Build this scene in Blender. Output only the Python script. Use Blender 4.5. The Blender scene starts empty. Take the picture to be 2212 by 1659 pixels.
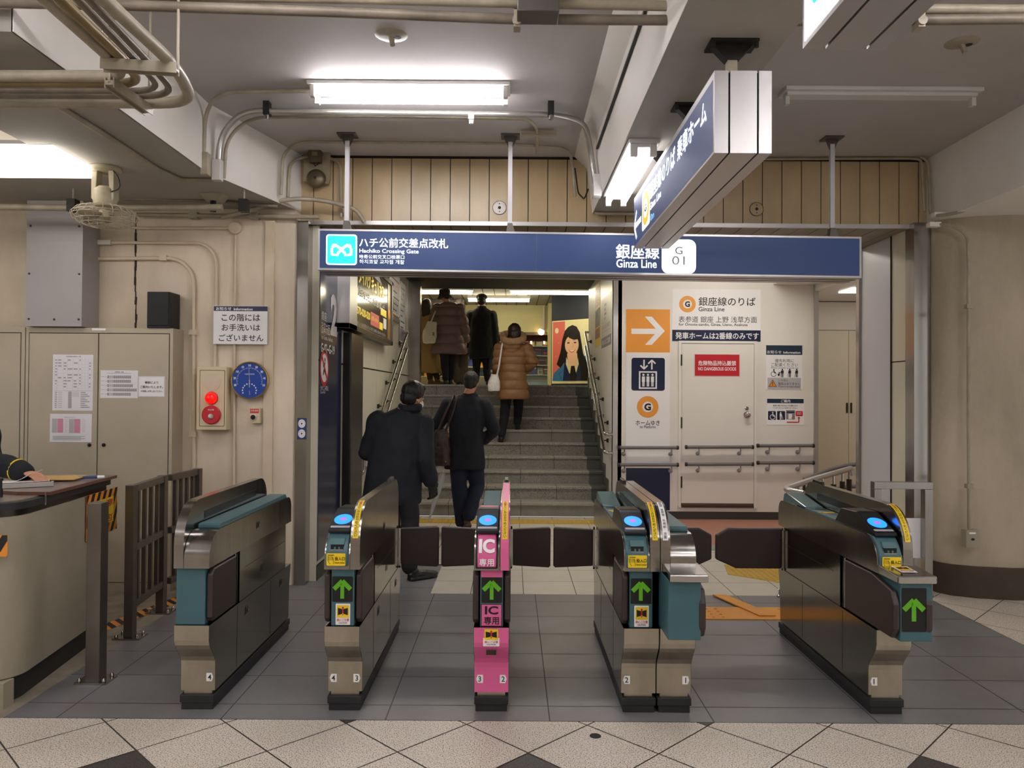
import bpy, bmesh, math, random
from mathutils import Vector, Matrix, noise
random.seed(7)
sc = bpy.context.scene
C = sc.collection
PI = math.pi
V = Vector

# ---------------------------------------------------------------- camera
FPX, CX, CY, EYE = 1660.0, 1106.0, 829.5, 1.55
pit, rol = 21.5/1660.0, 0.0068
Fv = V((0, math.cos(pit), math.sin(pit)))
U0 = V((0, -math.sin(pit), math.cos(pit))); R0 = V((1, 0, 0))
Rv = R0*math.cos(rol) + U0*math.sin(rol)
Uv = -R0*math.sin(rol) + U0*math.cos(rol)
cam = bpy.data.cameras.new('camera'); camo = bpy.data.objects.new('camera', cam); C.objects.link(camo)
cam.sensor_width = 36.0; cam.lens = FPX*36.0/2212.0; cam.clip_end = 200; cam.clip_start = 0.05
mw = Matrix((Rv, Uv, -Fv)).transposed().to_4x4(); mw.translation = V((0, 0, EYE))
camo.matrix_world = mw
sc.camera = camo
EV = V((0, 0, EYE))
def ray(px, py): return Fv + Rv*((px-CX)/FPX) + Uv*((CY-py)/FPX)
def atY(px, py, Y): d = ray(px, py); return EV + d*(Y/d.y)
def atX(px, py, X): d = ray(px, py); return EV + d*(X/d.x)
def atZ(px, py, Z): d = ray(px, py); return EV + d*((Z-EYE)/d.z)

# ---------------------------------------------------------------- view, world, ambient
sc.view_settings.view_transform = 'Standard'; sc.view_settings.look = 'None'
sc.view_settings.gamma = 1.0; sc.view_settings.use_curve_mapping = False
sc.view_settings.exposure = 0.5
w = bpy.data.worlds.new('station_air'); sc.world = w; w.use_nodes = True
w.node_tree.nodes['Background'].inputs[0].default_value = (0.95, 0.93, 0.90, 1)
w.node_tree.nodes['Background'].inputs[1].default_value = 0.62
LAMP = 33.0      # emission strength of every lit fluorescent tube
LAMP2 = 14.0

# ---------------------------------------------------------------- materials
def hexc(h):
    h = h.lstrip('#'); r = [int(h[i:i+2], 16)/255 for i in (0, 2, 4)]
    return tuple(((x/12.92) if x <= 0.04045 else ((x+0.055)/1.055)**2.4) for x in r) + (1,)
MATS = {}
def mat(name, col='#808080', rough=0.5, metal=0.0, emit=None, es=0.0, var=0.0, vs=3.0, stretch=(1, 1, 1),
        col2=None, bump=0.0, bs=60.0, trans=0.0, spec=0.5, speck=None, alpha=1.0, coat=0.0, rvar=0.0):
    m = bpy.data.materials.new(name); m.use_nodes = True; nt = m.node_tree; b = nt.nodes['Principled BSDF']
    c = hexc(col) if isinstance(col, str) else col
    b.inputs['Base Color'].default_value = c; b.inputs['Roughness'].default_value = rough
    b.inputs['Metallic'].default_value = metal; b.inputs['Specular IOR Level'].default_value = spec
    b.inputs['Transmission Weight'].default_value = trans; b.inputs['Alpha'].default_value = alpha
    b.inputs['Coat Weight'].default_value = coat
    if emit: b.inputs['Emission Color'].default_value = hexc(emit); b.inputs['Emission Strength'].default_value = es
    L = nt.links.new
    if var or bump or speck or rvar:
        g = nt.nodes.new('ShaderNodeNewGeometry'); mp = nt.nodes.new('ShaderNodeMapping')
        L(g.outputs['Position'], mp.inputs['Vector']); mp.inputs['Scale'].default_value = stretch
    last = None
    if var or col2:
        n = nt.nodes.new('ShaderNodeTexNoise'); n.inputs['Scale'].default_value = vs; n.inputs['Detail'].default_value = 6
        n.inputs['Roughness'].default_value = 0.62
        L(mp.outputs[0], n.inputs['Vector'])
        r = nt.nodes.new('ShaderNodeValToRGB'); r.color_ramp.elements[0].position = 0.33; r.color_ramp.elements[1].position = 0.67
        k = 1-var
        r.color_ramp.elements[0].color = hexc(col2) if col2 else (c[0]*k, c[1]*k, c[2]*k*0.96, 1)
        r.color_ramp.elements[1].color = c
        L(n.outputs['Fac'], r.inputs[0]); last = r.outputs[0]
    if rvar:
        n2 = nt.nodes.new('ShaderNodeTexNoise'); n2.inputs['Scale'].default_value = vs*1.7; n2.inputs['Detail'].default_value = 4
        L(mp.outputs[0], n2.inputs['Vector'])
        mr = nt.nodes.new('ShaderNodeMapRange'); mr.inputs[3].default_value = max(0.02, rough-rvar); mr.inputs[4].default_value = rough+rvar
        L(n2.outputs['Fac'], mr.inputs[0]); L(mr.outputs[0], b.inputs['Roughness'])
    if speck:
        sn = nt.nodes.new('ShaderNodeTexNoise'); sn.inputs['Scale'].default_value = speck[0]; sn.inputs['Detail'].default_value = 3
        L(g.outputs['Position'], sn.inputs['Vector'])
        sr = nt.nodes.new('ShaderNodeValToRGB'); sr.color_ramp.elements[0].position = speck[1]; sr.color_ramp.elements[1].position = speck[1]+0.07
        sr.color_ramp.elements[0].color = hexc(speck[2]); sr.color_ramp.elements[1].color = (1, 1, 1, 1)
        L(sn.outputs['Fac'], sr.inputs[0])
        mx = nt.nodes.new('ShaderNodeMixRGB'); mx.blend_type = 'MULTIPLY'; mx.inputs[0].default_value = 1
        if last: L(last, mx.inputs[1])
        else: mx.inputs[1].default_value = c
        L(sr.outputs[0], mx.inputs[2]); last = mx.outputs[0]
    if last: L(last, b.inputs['Base Color'])
    if bump:
        bn = nt.nodes.new('ShaderNodeTexNoise'); bn.inputs['Scale'].default_value = bs; bn.inputs['Detail'].default_value = 4
        L(g.outputs['Position'], bn.inputs['Vector'])
        bp = nt.nodes.new('ShaderNodeBump'); bp.inputs['Strength'].default_value = bump; bp.inputs['Distance'].default_value = 0.01
        L(bn.outputs['Fac'], bp.inputs['Height']); L(bp.outputs[0], b.inputs['Normal'])
    MATS[name] = m; return m
mat('ceiling_paint', '#b9b4b3', 0.7, var=0.10, vs=1.3, bump=0.10, bs=30)
mat('beam_paint_shaded', '#a8a39b', 0.65, var=0.14, vs=1.6, bump=0.10, bs=30)  # beam paint darkened: shade of the undersides put into the colour
mat('beam_paint_lit', '#e4dfd9', 0.6, var=0.08, vs=1.6)  # same beam paint lightened: light on the sides put into the colour
mat('wall_beige', '#e6d6c0', 0.55, var=0.30, vs=1.5, stretch=(1, 1, 0.35), bump=0.12, bs=40)
mat('wall_soiled', '#c4b6a0', 0.55, var=0.34, vs=1.7, stretch=(1, 1, 0.35), bump=0.2, bs=30)
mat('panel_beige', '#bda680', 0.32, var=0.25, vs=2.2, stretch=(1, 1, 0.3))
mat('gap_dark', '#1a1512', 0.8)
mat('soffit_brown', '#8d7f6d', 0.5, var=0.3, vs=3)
mat('white_wall', '#ece8e2', 0.35, var=0.03, vs=1)
mat('cream_panel', '#d6d0bd', 0.22, var=0.06, vs=1)
mat('light_panel', '#c9c8cc', 0.4)
mat('baseboard', '#3b3936', 0.5)
mat('brown_tile', '#4a3c32', 0.5, var=0.3, vs=6)
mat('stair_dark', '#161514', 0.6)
mat('steel', '#a8a4a0', 0.2, 1.0, var=0.14, vs=2.0, stretch=(6, 6, 0.8), rvar=0.06)
mat('steel_side', '#8d8982', 0.14, 1.0, var=0.12, vs=1.6, rvar=0.05)
mat('steel_dull', '#bdb5a6', 0.36, 1.0, var=0.22, vs=2.4, stretch=(3, 3, 1), rvar=0.08)
mat('steel_bright', '#bdbbb8', 0.16, 1.0)
mat('steel_dark', '#4b4640', 0.3, 0.85, var=0.15, vs=3)
mat('fence_steel', '#77706a', 0.38, 0.9, var=0.12, vs=5)
mat('alu', '#c9c7c8', 0.33, 0.75, var=0.04, vs=4)
mat('alu_grey', '#6f6a66', 0.4, 0.7, var=0.12, vs=4)  # darker grey aluminium for plates, clamps and frames
mat('teal', '#41666f', 0.38, var=0.06, vs=8)
mat('teal_dark', '#2d545e', 0.4)
mat('teal_glass', '#5d7d80', 0.12, 0.1)
mat('black_plastic', '#15161b', 0.3)
mat('black_matte', '#0d0d0d', 0.6)
mat('rubber', '#262628', 0.55, var=0.2, vs=9)
mat('brown_pad', '#3a2d2b', 0.42, var=0.06, vs=4, bump=0.08, bs=220)
mat('pink', '#e0649c', 0.38, var=0.04, vs=5)
mat('pink_dark', '#cf5c8f', 0.4)
mat('yellow', '#f2cf1c', 0.4)
mat('orange', '#f29b1d', 0.4)
mat('sign_orange', '#f0a03c', 0.4)
mat('white_print', '#f4f3f4', 0.4)
mat('white_paper', '#eceaf0', 0.6)
mat('warm_paper', '#e4dfd6', 0.6)
mat('grey_print', '#8d8a8e', 0.6)
mat('light_print', '#bcb9be', 0.6)
mat('black_print', '#14141a', 0.5)
mat('navy_print', '#142045', 0.4)
mat('navy_teal', '#1a3148', 0.45)
mat('red_print', '#cc2230', 0.4)
mat('pink_print', '#dd9bb5', 0.6)
mat('brown_print', '#5a4a3c', 0.5)
mat('sign_blue', '#33466f', 0.42, emit='#2a4276', es=0.16, spec=0.4)
mat('sign_blue_dim', '#24386b', 0.3, emit='#203a75', es=0.05)
mat('pillar_blue', '#232c50', 0.14, var=0.04, vs=2)
mat('lit_white', '#ffffff', 0.4, emit='#f4f8ff', es=1.0)
mat('lit_cyan', '#20c8cc', 0.4, emit='#14d8de', es=0.85)
mat('lit_orange', '#f2a31c', 0.4, emit='#f2a31c', es=0.7)
mat('lit_blue_text', '#6fb2e0', 0.4, emit='#7fc0f0', es=0.7)
mat('led_green', '#3f7a12', 0.5, emit='#5aa80e', es=0.22)
mat('led_blue', '#1f6cff', 0.3, emit='#1a76ff', es=1.6)
mat('led_pink', '#b04ad0', 0.3, emit='#a256e0', es=0.9)
mat('led_red', '#d01010', 0.2, emit='#ff1408', es=0.7)
mat('casing_steel', '#7d7a76', 0.25, 0.9, var=0.12, vs=2, stretch=(1, 1, 0.3))
mat('tube_lit', '#ffffff', 0.4, emit='#fbf7fa', es=LAMP)
mat('tube_soft', '#ffffff', 0.4, emit='#fbf7fa', es=9.0)
mat('tube_upper', '#ffffff', 0.4, emit='#fff3cf', es=LAMP2)
mat('tube_off', '#b9b7b6', 0.3)
mat('diffuser_lit', '#ffffff', 0.4, emit='#fff6ea', es=3.0)
mat('lamp_white', '#c9c6c2', 0.4)
mat('conduit', '#a99e8a', 0.42, var=0.32, vs=6)
mat('conduit_grime', '#85796a', 0.45, var=0.4, vs=7)
mat('conduit_brass', '#948057', 0.35, 0.25, var=0.3, vs=7)
mat('conduit_steel', '#b5b2ad', 0.3, 0.75, var=0.1, vs=5)
mat('iron_black', '#2a2724', 0.55, 0.4)
mat('cable_black', '#141312', 0.5)
mat('cabinet_paint', '#beb29d', 0.42, var=0.14, vs=2.2)
mat('cabinet_side', '#b0a48f', 0.45, var=0.14, vs=2.5)
mat('duct_grey', '#a9a4a6', 0.42, 0.15, var=0.05, vs=2)
mat('counter_body', '#a39a87', 0.45, var=0.18, vs=2.2, stretch=(1, 1, 0.5))
mat('counter_top', '#8f8477', 0.3, var=0.2, vs=5)
mat('wood_red', '#6b3c2b', 0.35, var=0.3, vs=6)
mat('tape_clear', '#d9d4cc', 0.2, alpha=0.22)
mat('alarm_cream', '#d9c8a6', 0.4)
mat('speaker_black', '#17171a', 0.5)
mat('dial_blue', '#1d46a0', 0.12)
mat('brass', '#c5a766', 0.3, 0.8)
mat('bell_iron', '#6f6350', 0.4, 0.6, var=0.25, vs=12)
mat('tile_light', '#ded4c8', 0.42, var=0.10, vs=1.7, speck=(170, 0.40, '#8d8278'))
mat('tile_dark', '#4a4744', 0.4, speck=(170, 0.42, '#777777'))
mat('grout', '#57504a', 0.8)
mat('floor_grey', '#7c7b7e', 0.34, var=0.20, vs=1.5, bump=0.12, bs=90, rvar=0.06)
mat('grout_grey', '#4d4c4e', 0.7)
mat('concrete', '#9b9080', 0.7, var=0.4, vs=6)
mat('tile_far', '#cbc5b8', 0.35, var=0.12, vs=2.5)
mat('tactile_yellow', '#c09a2c', 0.5, var=0.12, vs=5)
mat('tactile_orange', '#e89b2a', 0.5, var=0.10, vs=9)
mat('tactile_pale', '#b09b60', 0.5)
mat('floor_red', '#b27d6a', 0.55, var=0.1, vs=5)
mat('floor_green', '#8c9188', 0.55)
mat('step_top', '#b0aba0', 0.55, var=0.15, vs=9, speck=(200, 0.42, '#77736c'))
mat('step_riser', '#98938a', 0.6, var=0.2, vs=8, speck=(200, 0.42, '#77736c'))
mat('step_side', '#53544f', 0.6, var=0.15, vs=5)
mat('step_joint', '#2a2826', 0.8)
mat('shop_cream', '#e4dca6', 0.5)
mat('shop_navy', '#1c2433', 0.4)
mat('shop_maroon', '#5a1420', 0.4)
mat('shop_pinkwall', '#b98f78', 0.6)
mat('shop_blue', '#9fc3cf', 0.4)
mat('shelf_white', '#d5d8d0', 0.4)
mat('skin', '#c08a6c', 0.5)
mat('hair_black', '#0e0b0b', 0.42, bump=0.25, bs=180)
mat('hair_brown', '#22130f', 0.45, bump=0.25, bs=180)
mat('hair_grey', '#55504b', 0.6, bump=0.3, bs=200)
mat('coat_navy', '#12151f', 0.85, var=0.15, vs=20, bump=0.15, bs=140)
mat('coat_black', '#101116', 0.9, bump=0.2, bs=200)
mat('trouser_black', '#121217', 0.85)
mat('trouser_brown', '#3a3028', 0.85)
mat('coat_tan', '#9a7b46', 0.85, var=0.1, vs=8)
mat('puffer_tan', '#8f6742', 0.5, var=0.1, vs=6)
mat('puffer_mauve', '#6d5350', 0.5, var=0.1, vs=6)
mat('fur', '#a98560', 0.9, bump=1.0, bs=120)
mat('leather_brown', '#33201a', 0.4, var=0.2, vs=12)
mat('leather_white', '#e3dfda', 0.4)
mat('canvas_cream', '#cfc7b0', 0.8)
mat('leather_black', '#121112', 0.4)
mat('shoe_brown', '#4d2f1c', 0.45)
mat('suede', '#6b4d2b', 0.8)
mat('mask_white', '#e8e8ea', 0.7)
mat('umbrella_film', '#dfe6ea', 0.15, alpha=0.38)
mat('glove_black', '#0d0d10', 0.7)
mat('hazard_orange', '#e8932f', 0.45)
mat('poster_red', '#d6695c', 0.45)
mat('poster_cream', '#d9d2a4', 0.45)
mat('poster_skin', '#e3b694', 0.45)
mat('poster_blue', '#2f6f9f', 0.45)
mat('poster_hair', '#18140f', 0.35)
mat('mag_a', '#7d8a80', 0.5); mat('mag_b', '#a0524a', 0.5); mat('mag_c', '#d9cf4e', 0.5); mat('mag_d', '#3c4a5a', 0.5); mat('mag_e', '#c9cbc4', 0.5); mat('mag_f', '#4a5aa0', 0.5)
mat('rail_grey', '#6f6e70', 0.45)
mat('cupboard_cream', '#e6e0cb', 0.4)
mat('ad_dark', '#3a332c', 0.12, emit='#6a5a48', es=0.12); mat('ad_yellow', '#e0c62c', 0.3, emit='#e0c62c', es=0.25); mat('ad_gold', '#8a6a2a', 0.3)
mat('poster_grey', '#d4d2cc', 0.4)
mat('bell_board', '#978970', 0.6, var=0.3, vs=9)
mat('fan_cream', '#b7ac93', 0.4, var=0.2, vs=15)
mat('wall_conduit', '#dccbb2', 0.5, var=0.15, vs=5)
mat('plastic_sheet', '#ddd8d2', 0.12, alpha=0.2)
mat('hazard_tan', '#c9a25a', 0.5)
mat('poster_lblue', '#4f9cc8', 0.45)
mat('shop_glow2', '#ffb050', 0.5, emit='#ffb14a', es=1.6)
mat('trouser_navy', '#131b33', 0.85, var=0.1, vs=10)
mat('hair_short', '#1a1715', 0.6, bump=0.3, bs=220)
mat('hat_brown', '#2b2322', 0.8)
mat('diffuser_added', '#ffffff', 0.4, emit='#fff6ea', es=20.0)  # glow of the added lamps hidden above the passage
mat('crack', '#3a2c24', 0.9)
mat('shop_glow', '#ffd9a0', 0.5, emit='#ffdc9c', es=5.0)

# ---------------------------------------------------------------- mesh builder
_txt = {}
def textmesh(s, bold=0.0):
    k = (s, bold)
    if k in _txt: return _txt[k]
    c = bpy.data.curves.new('t', 'FONT'); c.body = s; c.offset = bold; c.resolution_u = 3
    o = bpy.data.objects.new('t', c); C.objects.link(o)
    dg = bpy.context.evaluated_depsgraph_get(); m = bpy.data.meshes.new_from_object(o.evaluated_get(dg))
    vs = [(v.co.x, v.co.y) for v in m.vertices]; fs = [tuple(p.vertices) for p in m.polygons]
    bpy.data.objects.remove(o); bpy.data.curves.remove(c); bpy.data.meshes.remove(m)
    xs = [v[0] for v in vs] or [0, 1]; ys = [v[1] for v in vs] or [0, 1]
    _txt[k] = (vs, fs, min(xs), min(ys), max(xs), max(ys)); return _txt[k]

def round_path(pts, rad, seg=5):
    pts = [V(p) for p in pts]
    if rad <= 0 or len(pts) < 3: return pts
    out = [pts[0]]
    for i in range(1, len(pts)-1):
        a, b, c = pts[i-1], pts[i], pts[i+1]
        d1 = (a-b); d2 = (c-b); r = min(rad, d1.length*0.49, d2.length*0.49)
        p1 = b+d1.normalized()*r; p2 = b+d2.normalized()*r
        for k in range(seg+1):
            t = k/seg; out.append(p1*(1-t)**2 + b*2*t*(1-t) + p2*t*t)
    out.append(pts[-1]); return out

class MB:
    def __init__(s): s.v = []; s.f = []; s.m = []; s.mats = []; s.sm = []
    def mi(s, m):
        if m not in s.mats: s.mats.append(m)
        return s.mats.index(m)
    def add(s, vs, fs, m, smooth=False):
        b = len(s.v); s.v += [V(p) for p in vs]; k = s.mi(m)
        for f in fs: s.f.append(tuple(b+i for i in f)); s.m.append(k); s.sm.append(smooth)
        return s
    def box(s, x0, x1, y0, y1, z0, z1, m):
        x0, x1 = min(x0, x1), max(x0, x1); y0, y1 = min(y0, y1), max(y0, y1); z0, z1 = min(z0, z1), max(z0, z1)
        return s.add([(x0, y0, z0), (x1, y0, z0), (x1, y1, z0), (x0, y1, z0), (x0, y0, z1), (x1, y0, z1), (x1, y1, z1), (x0, y1, z1)],
                     [(0, 3, 2, 1), (4, 5, 6, 7), (0, 1, 5, 4), (1, 2, 6, 5), (2, 3, 7, 6), (3, 0, 4, 7)], m)
    def obox(s, c, u, v, w, m):   # oriented box: centre, half vectors
        c, u, v, w = V(c), V(u), V(v), V(w)
        if u.cross(v).dot(w) < 0: u = -u
        p = [c+u*a+v*b+w*d for d in (-1, 1) for (a, b) in ((-1, -1), (1, -1), (1, 1), (-1, 1))]
        return s.add(p, [(0, 3, 2, 1), (4, 5, 6, 7), (0, 1, 5, 4), (1, 2, 6, 5), (2, 3, 7, 6), (3, 0, 4, 7)], m)
    def prism(s, poly, axis, a, b, m, smooth=False):
        # poly: list of 2d points in the plane perpendicular to axis ('x': (y,z), 'y': (x,z), 'z': (x,y))
        def P(p, t): return {'x': (t, p[0], p[1]), 'y': (p[0], t, p[1]), 'z': (p[0], p[1], t)}[axis]
        A = sum(poly[i][0]*poly[(i+1) % len(poly)][1]-poly[(i+1) % len(poly)][0]*poly[i][1] for i in range(len(poly)))
        if A < 0: poly = poly[::-1]
        n = len(poly)
        if a > b: a, b = b, a
        if axis == 'y': poly = poly[::-1]
        vs = [P(p, a) for p in poly]+[P(p, b) for p in poly]
        s.add(vs, [tuple(range(n-1, -1, -1)), tuple(range(n, 2*n))], m)
        base = len(s.v)-2*n; k = s.mi(m)
        for i in range(n):
            j = (i+1) % n; s.f.append((base+i, base+j, base+n+j, base+n+i)); s.m.append(k); s.sm.append(smooth)
        return s
    def tube(s, pts, r, m, n=10, rad=0.0, seg=5, caps=True):
        pts = round_path(pts, rad, seg); N = len(pts)
        rs = r if isinstance(r, (list, tuple)) else [r]*N
        if len(rs) != N: rs = [rs[0]]*N
        t0 = (pts[1]-pts[0]).normalized(); up = V((0, 0, 1)) if abs(t0.z) < 0.9 else V((1, 0, 0))
        nx = t0.cross(up).normalized(); vs = []
        for i, p in enumerate(pts):
            t = ((pts[min(i+1, N-1)]-pts[max(i-1, 0)])).normalized()
            nx = (nx - t*nx.dot(t)).normalized(); ny = t.cross(nx)
            for k in range(n):
                a = 2*PI*k/n; vs.append(p+nx*math.cos(a)*rs[i]+ny*math.sin(a)*rs[i])
        fs = [(i*n+k, i*n+(k+1) % n, (i+1)*n+(k+1) % n, (i+1)*n+k) for i in range(N-1) for k in range(n)]
        s.add(vs, fs, m, True)
        if caps:
            b = len(s.v)-len(vs); kk = s.mi(m)
            s.f.append(tuple(b+k for k in range(n-1, -1, -1))); s.m.append(kk); s.sm.append(False)
            s.f.append(tuple(b+(N-1)*n+k for k in range(n))); s.m.append(kk); s.sm.append(False)
        return s
    def cyl(s, a, b, r, m, n=16): return s.tube([a, b], r, m, n)
    def lathe(s, prof, c, axis, m, n=24, sx=1.0, caps=True):
        # prof: (radius, height) pairs along axis; axis a Vector
        ax = V(axis).normalized(); up = V((0, 0, 1)) if abs(ax.z) < 0.9 else V((1, 0, 0))
        e1 = ax.cross(up).normalized(); e2 = ax.cross(e1); c = V(c); vs = []
        for (r, h) in prof:
            for k in range(n):
                a = 2*PI*k/n; vs.append(c+ax*h+e1*math.cos(a)*r*sx+e2*math.sin(a)*r)
        N = len(prof)
        fs = [(i*n+k, (i+1)*n+k, (i+1)*n+(k+1) % n, i*n+(k+1) % n) for i in range(N-1) for k in range(n)]
        s.add(vs, fs, m, True)
        if not caps: return s
        b = len(s.v)-len(vs); kk = s.mi(m)
        if prof[0][0] > 1e-5: s.f.append(tuple(b+k for k in range(n))); s.m.append(kk); s.sm.append(False)
        if prof[-1][0] > 1e-5: s.f.append(tuple(b+(N-1)*n+k for k in range(n-1, -1, -1))); s.m.append(kk); s.sm.append(False)
        return s
    def raw(s, other, M=None):
        b = len(s.v); s.v += [(M @ p if M else p.copy()) for p in other.v]
        for f, k, sm in zip(other.f, other.m, other.sm):
            s.f.append(tuple(b+i for i in f)); s.m.append(s.mi(other.mats[k])); s.sm.append(sm)
        return s

class Pan:
    """a flat printed surface: origin, u right, v up, normal towards the reader"""
    def __init__(s, mb, o, u, v, dy=0.0012):
        s.mb = mb; s.o = V(o); s.u = V(u).normalized(); s.v = V(v).normalized(); s.n = s.u.cross(s.v).normalized(); s.d = dy
    def px(s, x, y):
        d = ray(x, y); t = (s.o-EV).dot(s.n)/d.dot(s.n); p = EV+d*t-s.o; return p.dot(s.u), p.dot(s.v)
    def P(s, a, b, h=0): return s.o+s.u*a+s.v*b+s.n*(s.d*h)
    def poly(s, pts, m, h=1): s.mb.add([s.P(a, b, h) for a, b in pts], [tuple(range(len(pts)))], m); return s
    def rect(s, a0, b0, a1, b1, m, h=1):
        a0, a1 = min(a0, a1), max(a0, a1); b0, b1 = min(b0, b1), max(b0, b1)
        return s.poly([(a0, b0), (a1, b0), (a1, b1), (a0, b1)], m, h)
    def slab(s, a0, b0, a1, b1, m, t):     # solid board whose front is at t in front of the origin plane
        c = s.o+s.u*((a0+a1)/2)+s.v*((b0+b1)/2)+s.n*(t/2)
        s.mb.obox(c, s.u*abs(a1-a0)/2, s.v*abs(b1-b0)/2, s.n*(t/2), m); return s
    def rrect(s, a0, b0, a1, b1, r, m, h=1, k=5):
        pts = []
        for cx, cy, st in ((a1-r, b0+r, -90), (a1-r, b1-r, 0), (a0+r, b1-r, 90), (a0+r, b0+r, 180)):
            for i in range(k+1): a = math.radians(st+90*i/k); pts.append((cx+r*math.cos(a), cy+r*math.sin(a)))
        return s.poly(pts, m, h)
    def ell(s, a, b, ra, rb, m, h=1, k=28, st=0, en=360):
        return s.poly([(a+ra*math.cos(math.radians(st+(en-st)*i/k)), b+rb*math.sin(math.radians(st+(en-st)*i/k))) for i in range(k + (0 if en-st == 360 else 1))], m, h)
    def ring(s, a, b, r0, r1, m, h=1, k=32, st=0, en=360):
        vs = []
        for i in range(k+1):
            t = math.radians(st+(en-st)*i/k)
            vs += [s.P(a+r0*math.cos(t), b+r0*math.sin(t), h), s.P(a+r1*math.cos(t), b+r1*math.sin(t), h)]
        s.mb.add(vs, [(2*i, 2*i+1, 2*i+3, 2*i+2) for i in range(k)], m); return s
    def line(s, pts, wd, m, h=1):
        for (a, b), (c, d) in zip(pts[:-1], pts[1:]):
            L = math.hypot(c-a, d-b) or 1e-6; nx, ny = -(d-b)/L*wd/2, (c-a)/L*wd/2
            s.poly([(a-nx, b-ny), (c-nx, d-ny), (c+nx, d+ny), (a+nx, b+ny)], m, h)
        return s
    def text(s, t, a0, b0, a1, b1, m, h=2, bold=0.0, rot=0):
        """fit the text into the rectangle a0,b0 (lower left) .. a1,b1"""
        if bold and any(ord(c) > 0x2E00 for c in t):
            e = (b1-b0)*bold*0.9 if rot in (0, 180) else (a1-a0)*bold*0.9; bold = 0
            for i, (dx, dy) in enumerate(((e, 0), (-e, 0), (0, e), (0, -e))): s.text(t, a0+e+dx, b0+e+dy, a1-e+dx, b1-e+dy, m, h+0.08*(i+1), 0, rot)
        vs, fs, x0, y0, x1, y1 = textmesh(t, bold)
        W, H = max(x1-x0, 1e-6), max(y1-y0, 1e-6); out = []
        for x, y in vs:
            p, q = (x-x0)/W, (y-y0)/H
            if rot == 180: p, q = 1-p, 1-q
            elif rot == 90: p, q = 1-q, p
            elif rot == -90: p, q = q, 1-p
            out.append(s.P(a0+(a1-a0)*p, b0+(b1-b0)*q, h))
        s.mb.add(out, fs, m); return s
    def textc(s, t, a, b, hh, m, h=2, bold=0.0):
        vs, fs, x0, y0, x1, y1 = textmesh(t, bold); w = hh*(x1-x0)/(y1-y0); return s.text(t, a-w/2, b-hh/2, a+w/2, b+hh/2, m, h, bold)
    # the same, in pixel corners projected on this real plane (upper left, lower right)
    def pr(s, x0, y0, x1, y1):
        a0, b1 = s.px(x0, y0); a1, b0 = s.px(x1, y1); c = s.px(x1, y0); d = s.px(x0, y1)
        return (a0+d[0])/2, (b0+d[1])/2, (a1+c[0])/2, (b1+c[1])/2
    def prect(s, x0, y0, x1, y1, m, h=1): return s.rect(*s.pr(x0, y0, x1, y1), m, h)
    def ptext(s, t, x0, y0, x1, y1, m, h=2, bold=0.0): return s.text(t, *s.pr(x0, y0, x1, y1), m, h, bold)
    def vtext(s, t, a0, b0, a1, b1, m, h=2, bold=0.0):   # upright characters stacked downwards
        n = len(t); hh = (b1-b0)/n
        for i, ch in enumerate(t):
            if ch == ' ': continue
            vs, fs, x0, y0, x1, y1 = textmesh(ch, bold); wv = min(1.0, (x1-x0)/0.92); hv = min(1.0, (y1-y0)/0.92)
            ca = (a0+a1)/2; cb = b1-hh*(i+0.5); s.text(ch, ca-(a1-a0)*wv/2, cb-hh*0.46*hv, ca+(a1-a0)*wv/2, cb+hh*0.46*hv, m, h, bold)
        return s

# ---------------------------------------------------------------- objects
def mkmesh(name, mb, off=None):
    me = bpy.data.meshes.new(name)
    vs = [tuple(p-off) if off is not None else tuple(p) for p in mb.v]
    me.from_pydata(vs, [], mb.f)
    for n in mb.mats: me.materials.append(MATS[n])
    me.polygons.foreach_set('material_index', mb.m); me.polygons.foreach_set('use_smooth', mb.sm)
    me.update()
    if any(mb.sm) and len(mb.f) < 9000: me.set_sharp_from_angle(angle=math.radians(40))
    return me
def root_of(p):
    while p.parent: p = p.parent
    return p
def obj(name, mb, parent=None, bevel=0.0, label=None, world=True, seg=2):
    off = None
    if parent is not None and world: off = root_of(parent).location.copy()
    o = bpy.data.objects.new(name, mkmesh(name, mb, off)); C.objects.link(o)
    if parent is not None: o.parent = parent
    if bevel:
        b = o.modifiers.new('bevel', 'BEVEL'); b.width = bevel; b.segments = seg; b.limit_method = 'ANGLE'; b.angle_limit = math.radians(40)
    if label: o['label'] = label
    return o
def tag(o, label, cat, group=None, kind=None):
    if label: o['label'] = label
    if cat: o['category'] = cat
    if group: o['group'] = group
    if kind: o['kind'] = kind
    return o
def thing(name, label, cat, loc, group=None):
    o = bpy.data.objects.new(name, None); C.objects.link(o); o.empty_display_size = 0.1
    o.location = V(loc); return tag(o, label, cat, group)
def solo(name, mb, label, cat, group=None, bevel=0.0):
    xs = [p.x for p in mb.v]; ys = [p.y for p in mb.v]; zs = [p.z for p in mb.v]
    off = V(((min(xs)+max(xs))/2, (min(ys)+max(ys))/2, min(zs)))
    o = bpy.data.objects.new(name, mkmesh(name, mb, off)); C.objects.link(o); o.location = off
    if bevel:
        b = o.modifiers.new('bevel', 'BEVEL'); b.width = bevel; b.segments = 2; b.limit_method = 'ANGLE'; b.angle_limit = math.radians(40)
    return tag(o, label, cat, group)
def struct(name, mb):
    o = bpy.data.objects.new(name, mkmesh(name, mb)); C.objects.link(o); o['kind'] = 'structure'; return o
def dup(root, loc, label=None, rz=None):
    r = root.copy(); C.objects.link(r); r.location = V(loc)
    if rz is not None: r.rotation_euler = (0, 0, rz)
    if label: r['label'] = label
    for ch in list(root.children):
        c = ch.copy(); C.objects.link(c); c.parent = r
        for g in list(ch.children):
            d = g.copy(); C.objects.link(d); d.parent = c
    return r
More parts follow.
